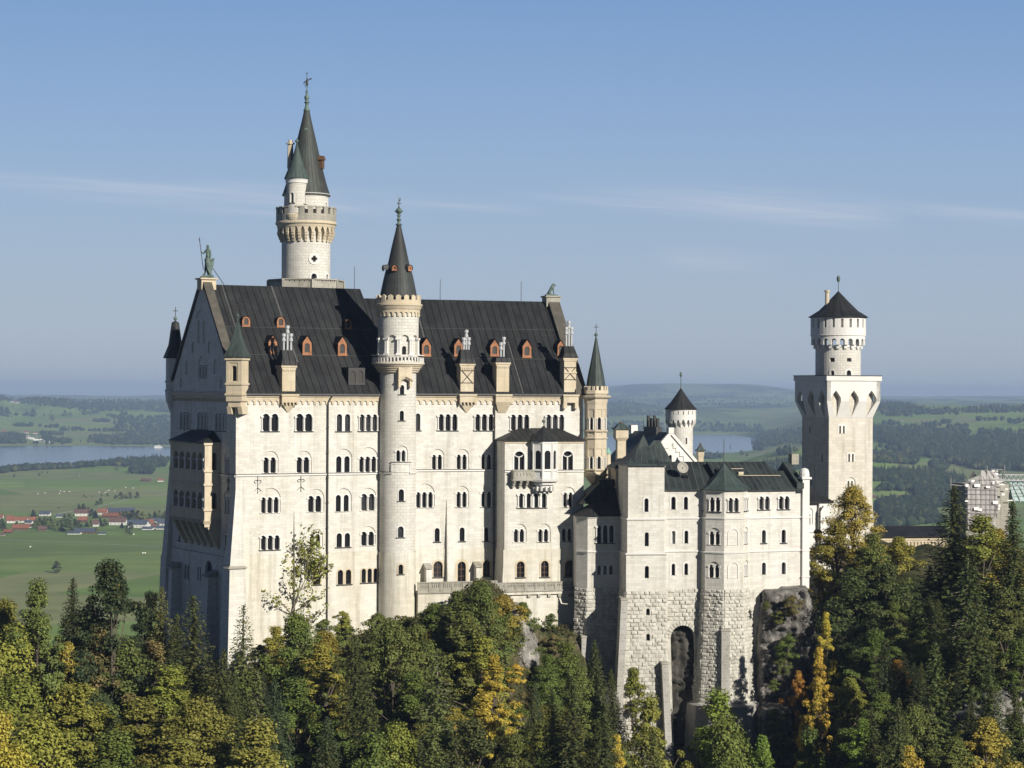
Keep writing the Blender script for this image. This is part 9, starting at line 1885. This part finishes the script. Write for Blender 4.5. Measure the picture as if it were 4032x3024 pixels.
track('path', [P('B7', 1590, 712), P('B7', 1690, 695), P('B7', 1830, 683)], 9, M['gravel']); track('path', [P('B7', 1130, 1032), P('B7', 1400, 1030), P('B7', 1630, 1022)], 14, M['gravel'])
# passenger ship on the lake
g = at(*P('A1', 1380, 690), 1); Db = (PLZ - 1.2) / g.z; bp = g * Db; SH = thing('passenger_ship', 'white passenger ship with two decks on the blue lake left of the palace', 'ship', bp); f = Frame((bp.x, bp.y), 4); z = bp.z; m = MB(); L_ = 14.5
hull = [(-L_, 0), (-L_ + 1, -2.6), (L_ - 6, -2.8), (L_, 0), (L_ - 6, 2.8), (-L_ + 1, 2.6)]; m.hexa([f.w(-L_ + 1, -2.4, z - .6), f.w(L_ - 5, -2.4, z - .6), f.w(L_ - 5, 2.4, z - .6), f.w(-L_ + 1, 2.4, z - .6)], [f.w(-L_, -2.8, z + 2.2), f.w(L_ + 1, -1.0, z + 2.6), f.w(L_ + 1, 1.0, z + 2.6), f.w(-L_, 2.8, z + 2.2)]); part('hull', m, M['white_p'], SH)
m = MB(); m.box(f, -L_ + 2, L_ - 5, -2.3, 2.3, z + 2.2, z + 4.6); m.box(f, -L_ + 4, L_ - 9, -2.0, 2.0, z + 4.6, z + 6.8); m.box(f, L_ - 14, L_ - 11, -1.5, 1.5, z + 6.8, z + 8.4); part('deck_house', m, M['white_p'], SH); m = MB(); m.box(f, -L_ + 3, L_ - 6, -2.34, -2.31, z + 3.0, z + 3.8); m.box(f, -L_ + 5, L_ - 10, -2.04, -2.01, z + 5.2, z + 6.0); part('window', m, M['dark_win'], SH); m = MB(); m.tube(f.w(0, 0, z + 6.8), f.w(0, 0, z + 9.5), .7, .6, 8); part('funnel', m, M['white_p'], SH)
# ================================================================ HAZE
hz = M_('air'); hz.t.nodes.remove(hz.b); pv = hz.t.nodes.new('ShaderNodeVolumePrincipled'); pv.inputs['Density'].default_value = HAZE_D; pv.inputs['Color'].default_value = (.50, .67, .95, 1); pv.inputs['Anisotropy'].default_value = .0
hz.t.links.new(pv.outputs[0], hz.t.nodes['Material Output'].inputs['Volume']); m = MB(); m.box(Frame((0, 0), 0), -24000, 24000, -300, 34500, PLZ - 30, 92)
ho = part('haze', m, hz.m, None); ho['kind'] = 'stuff'
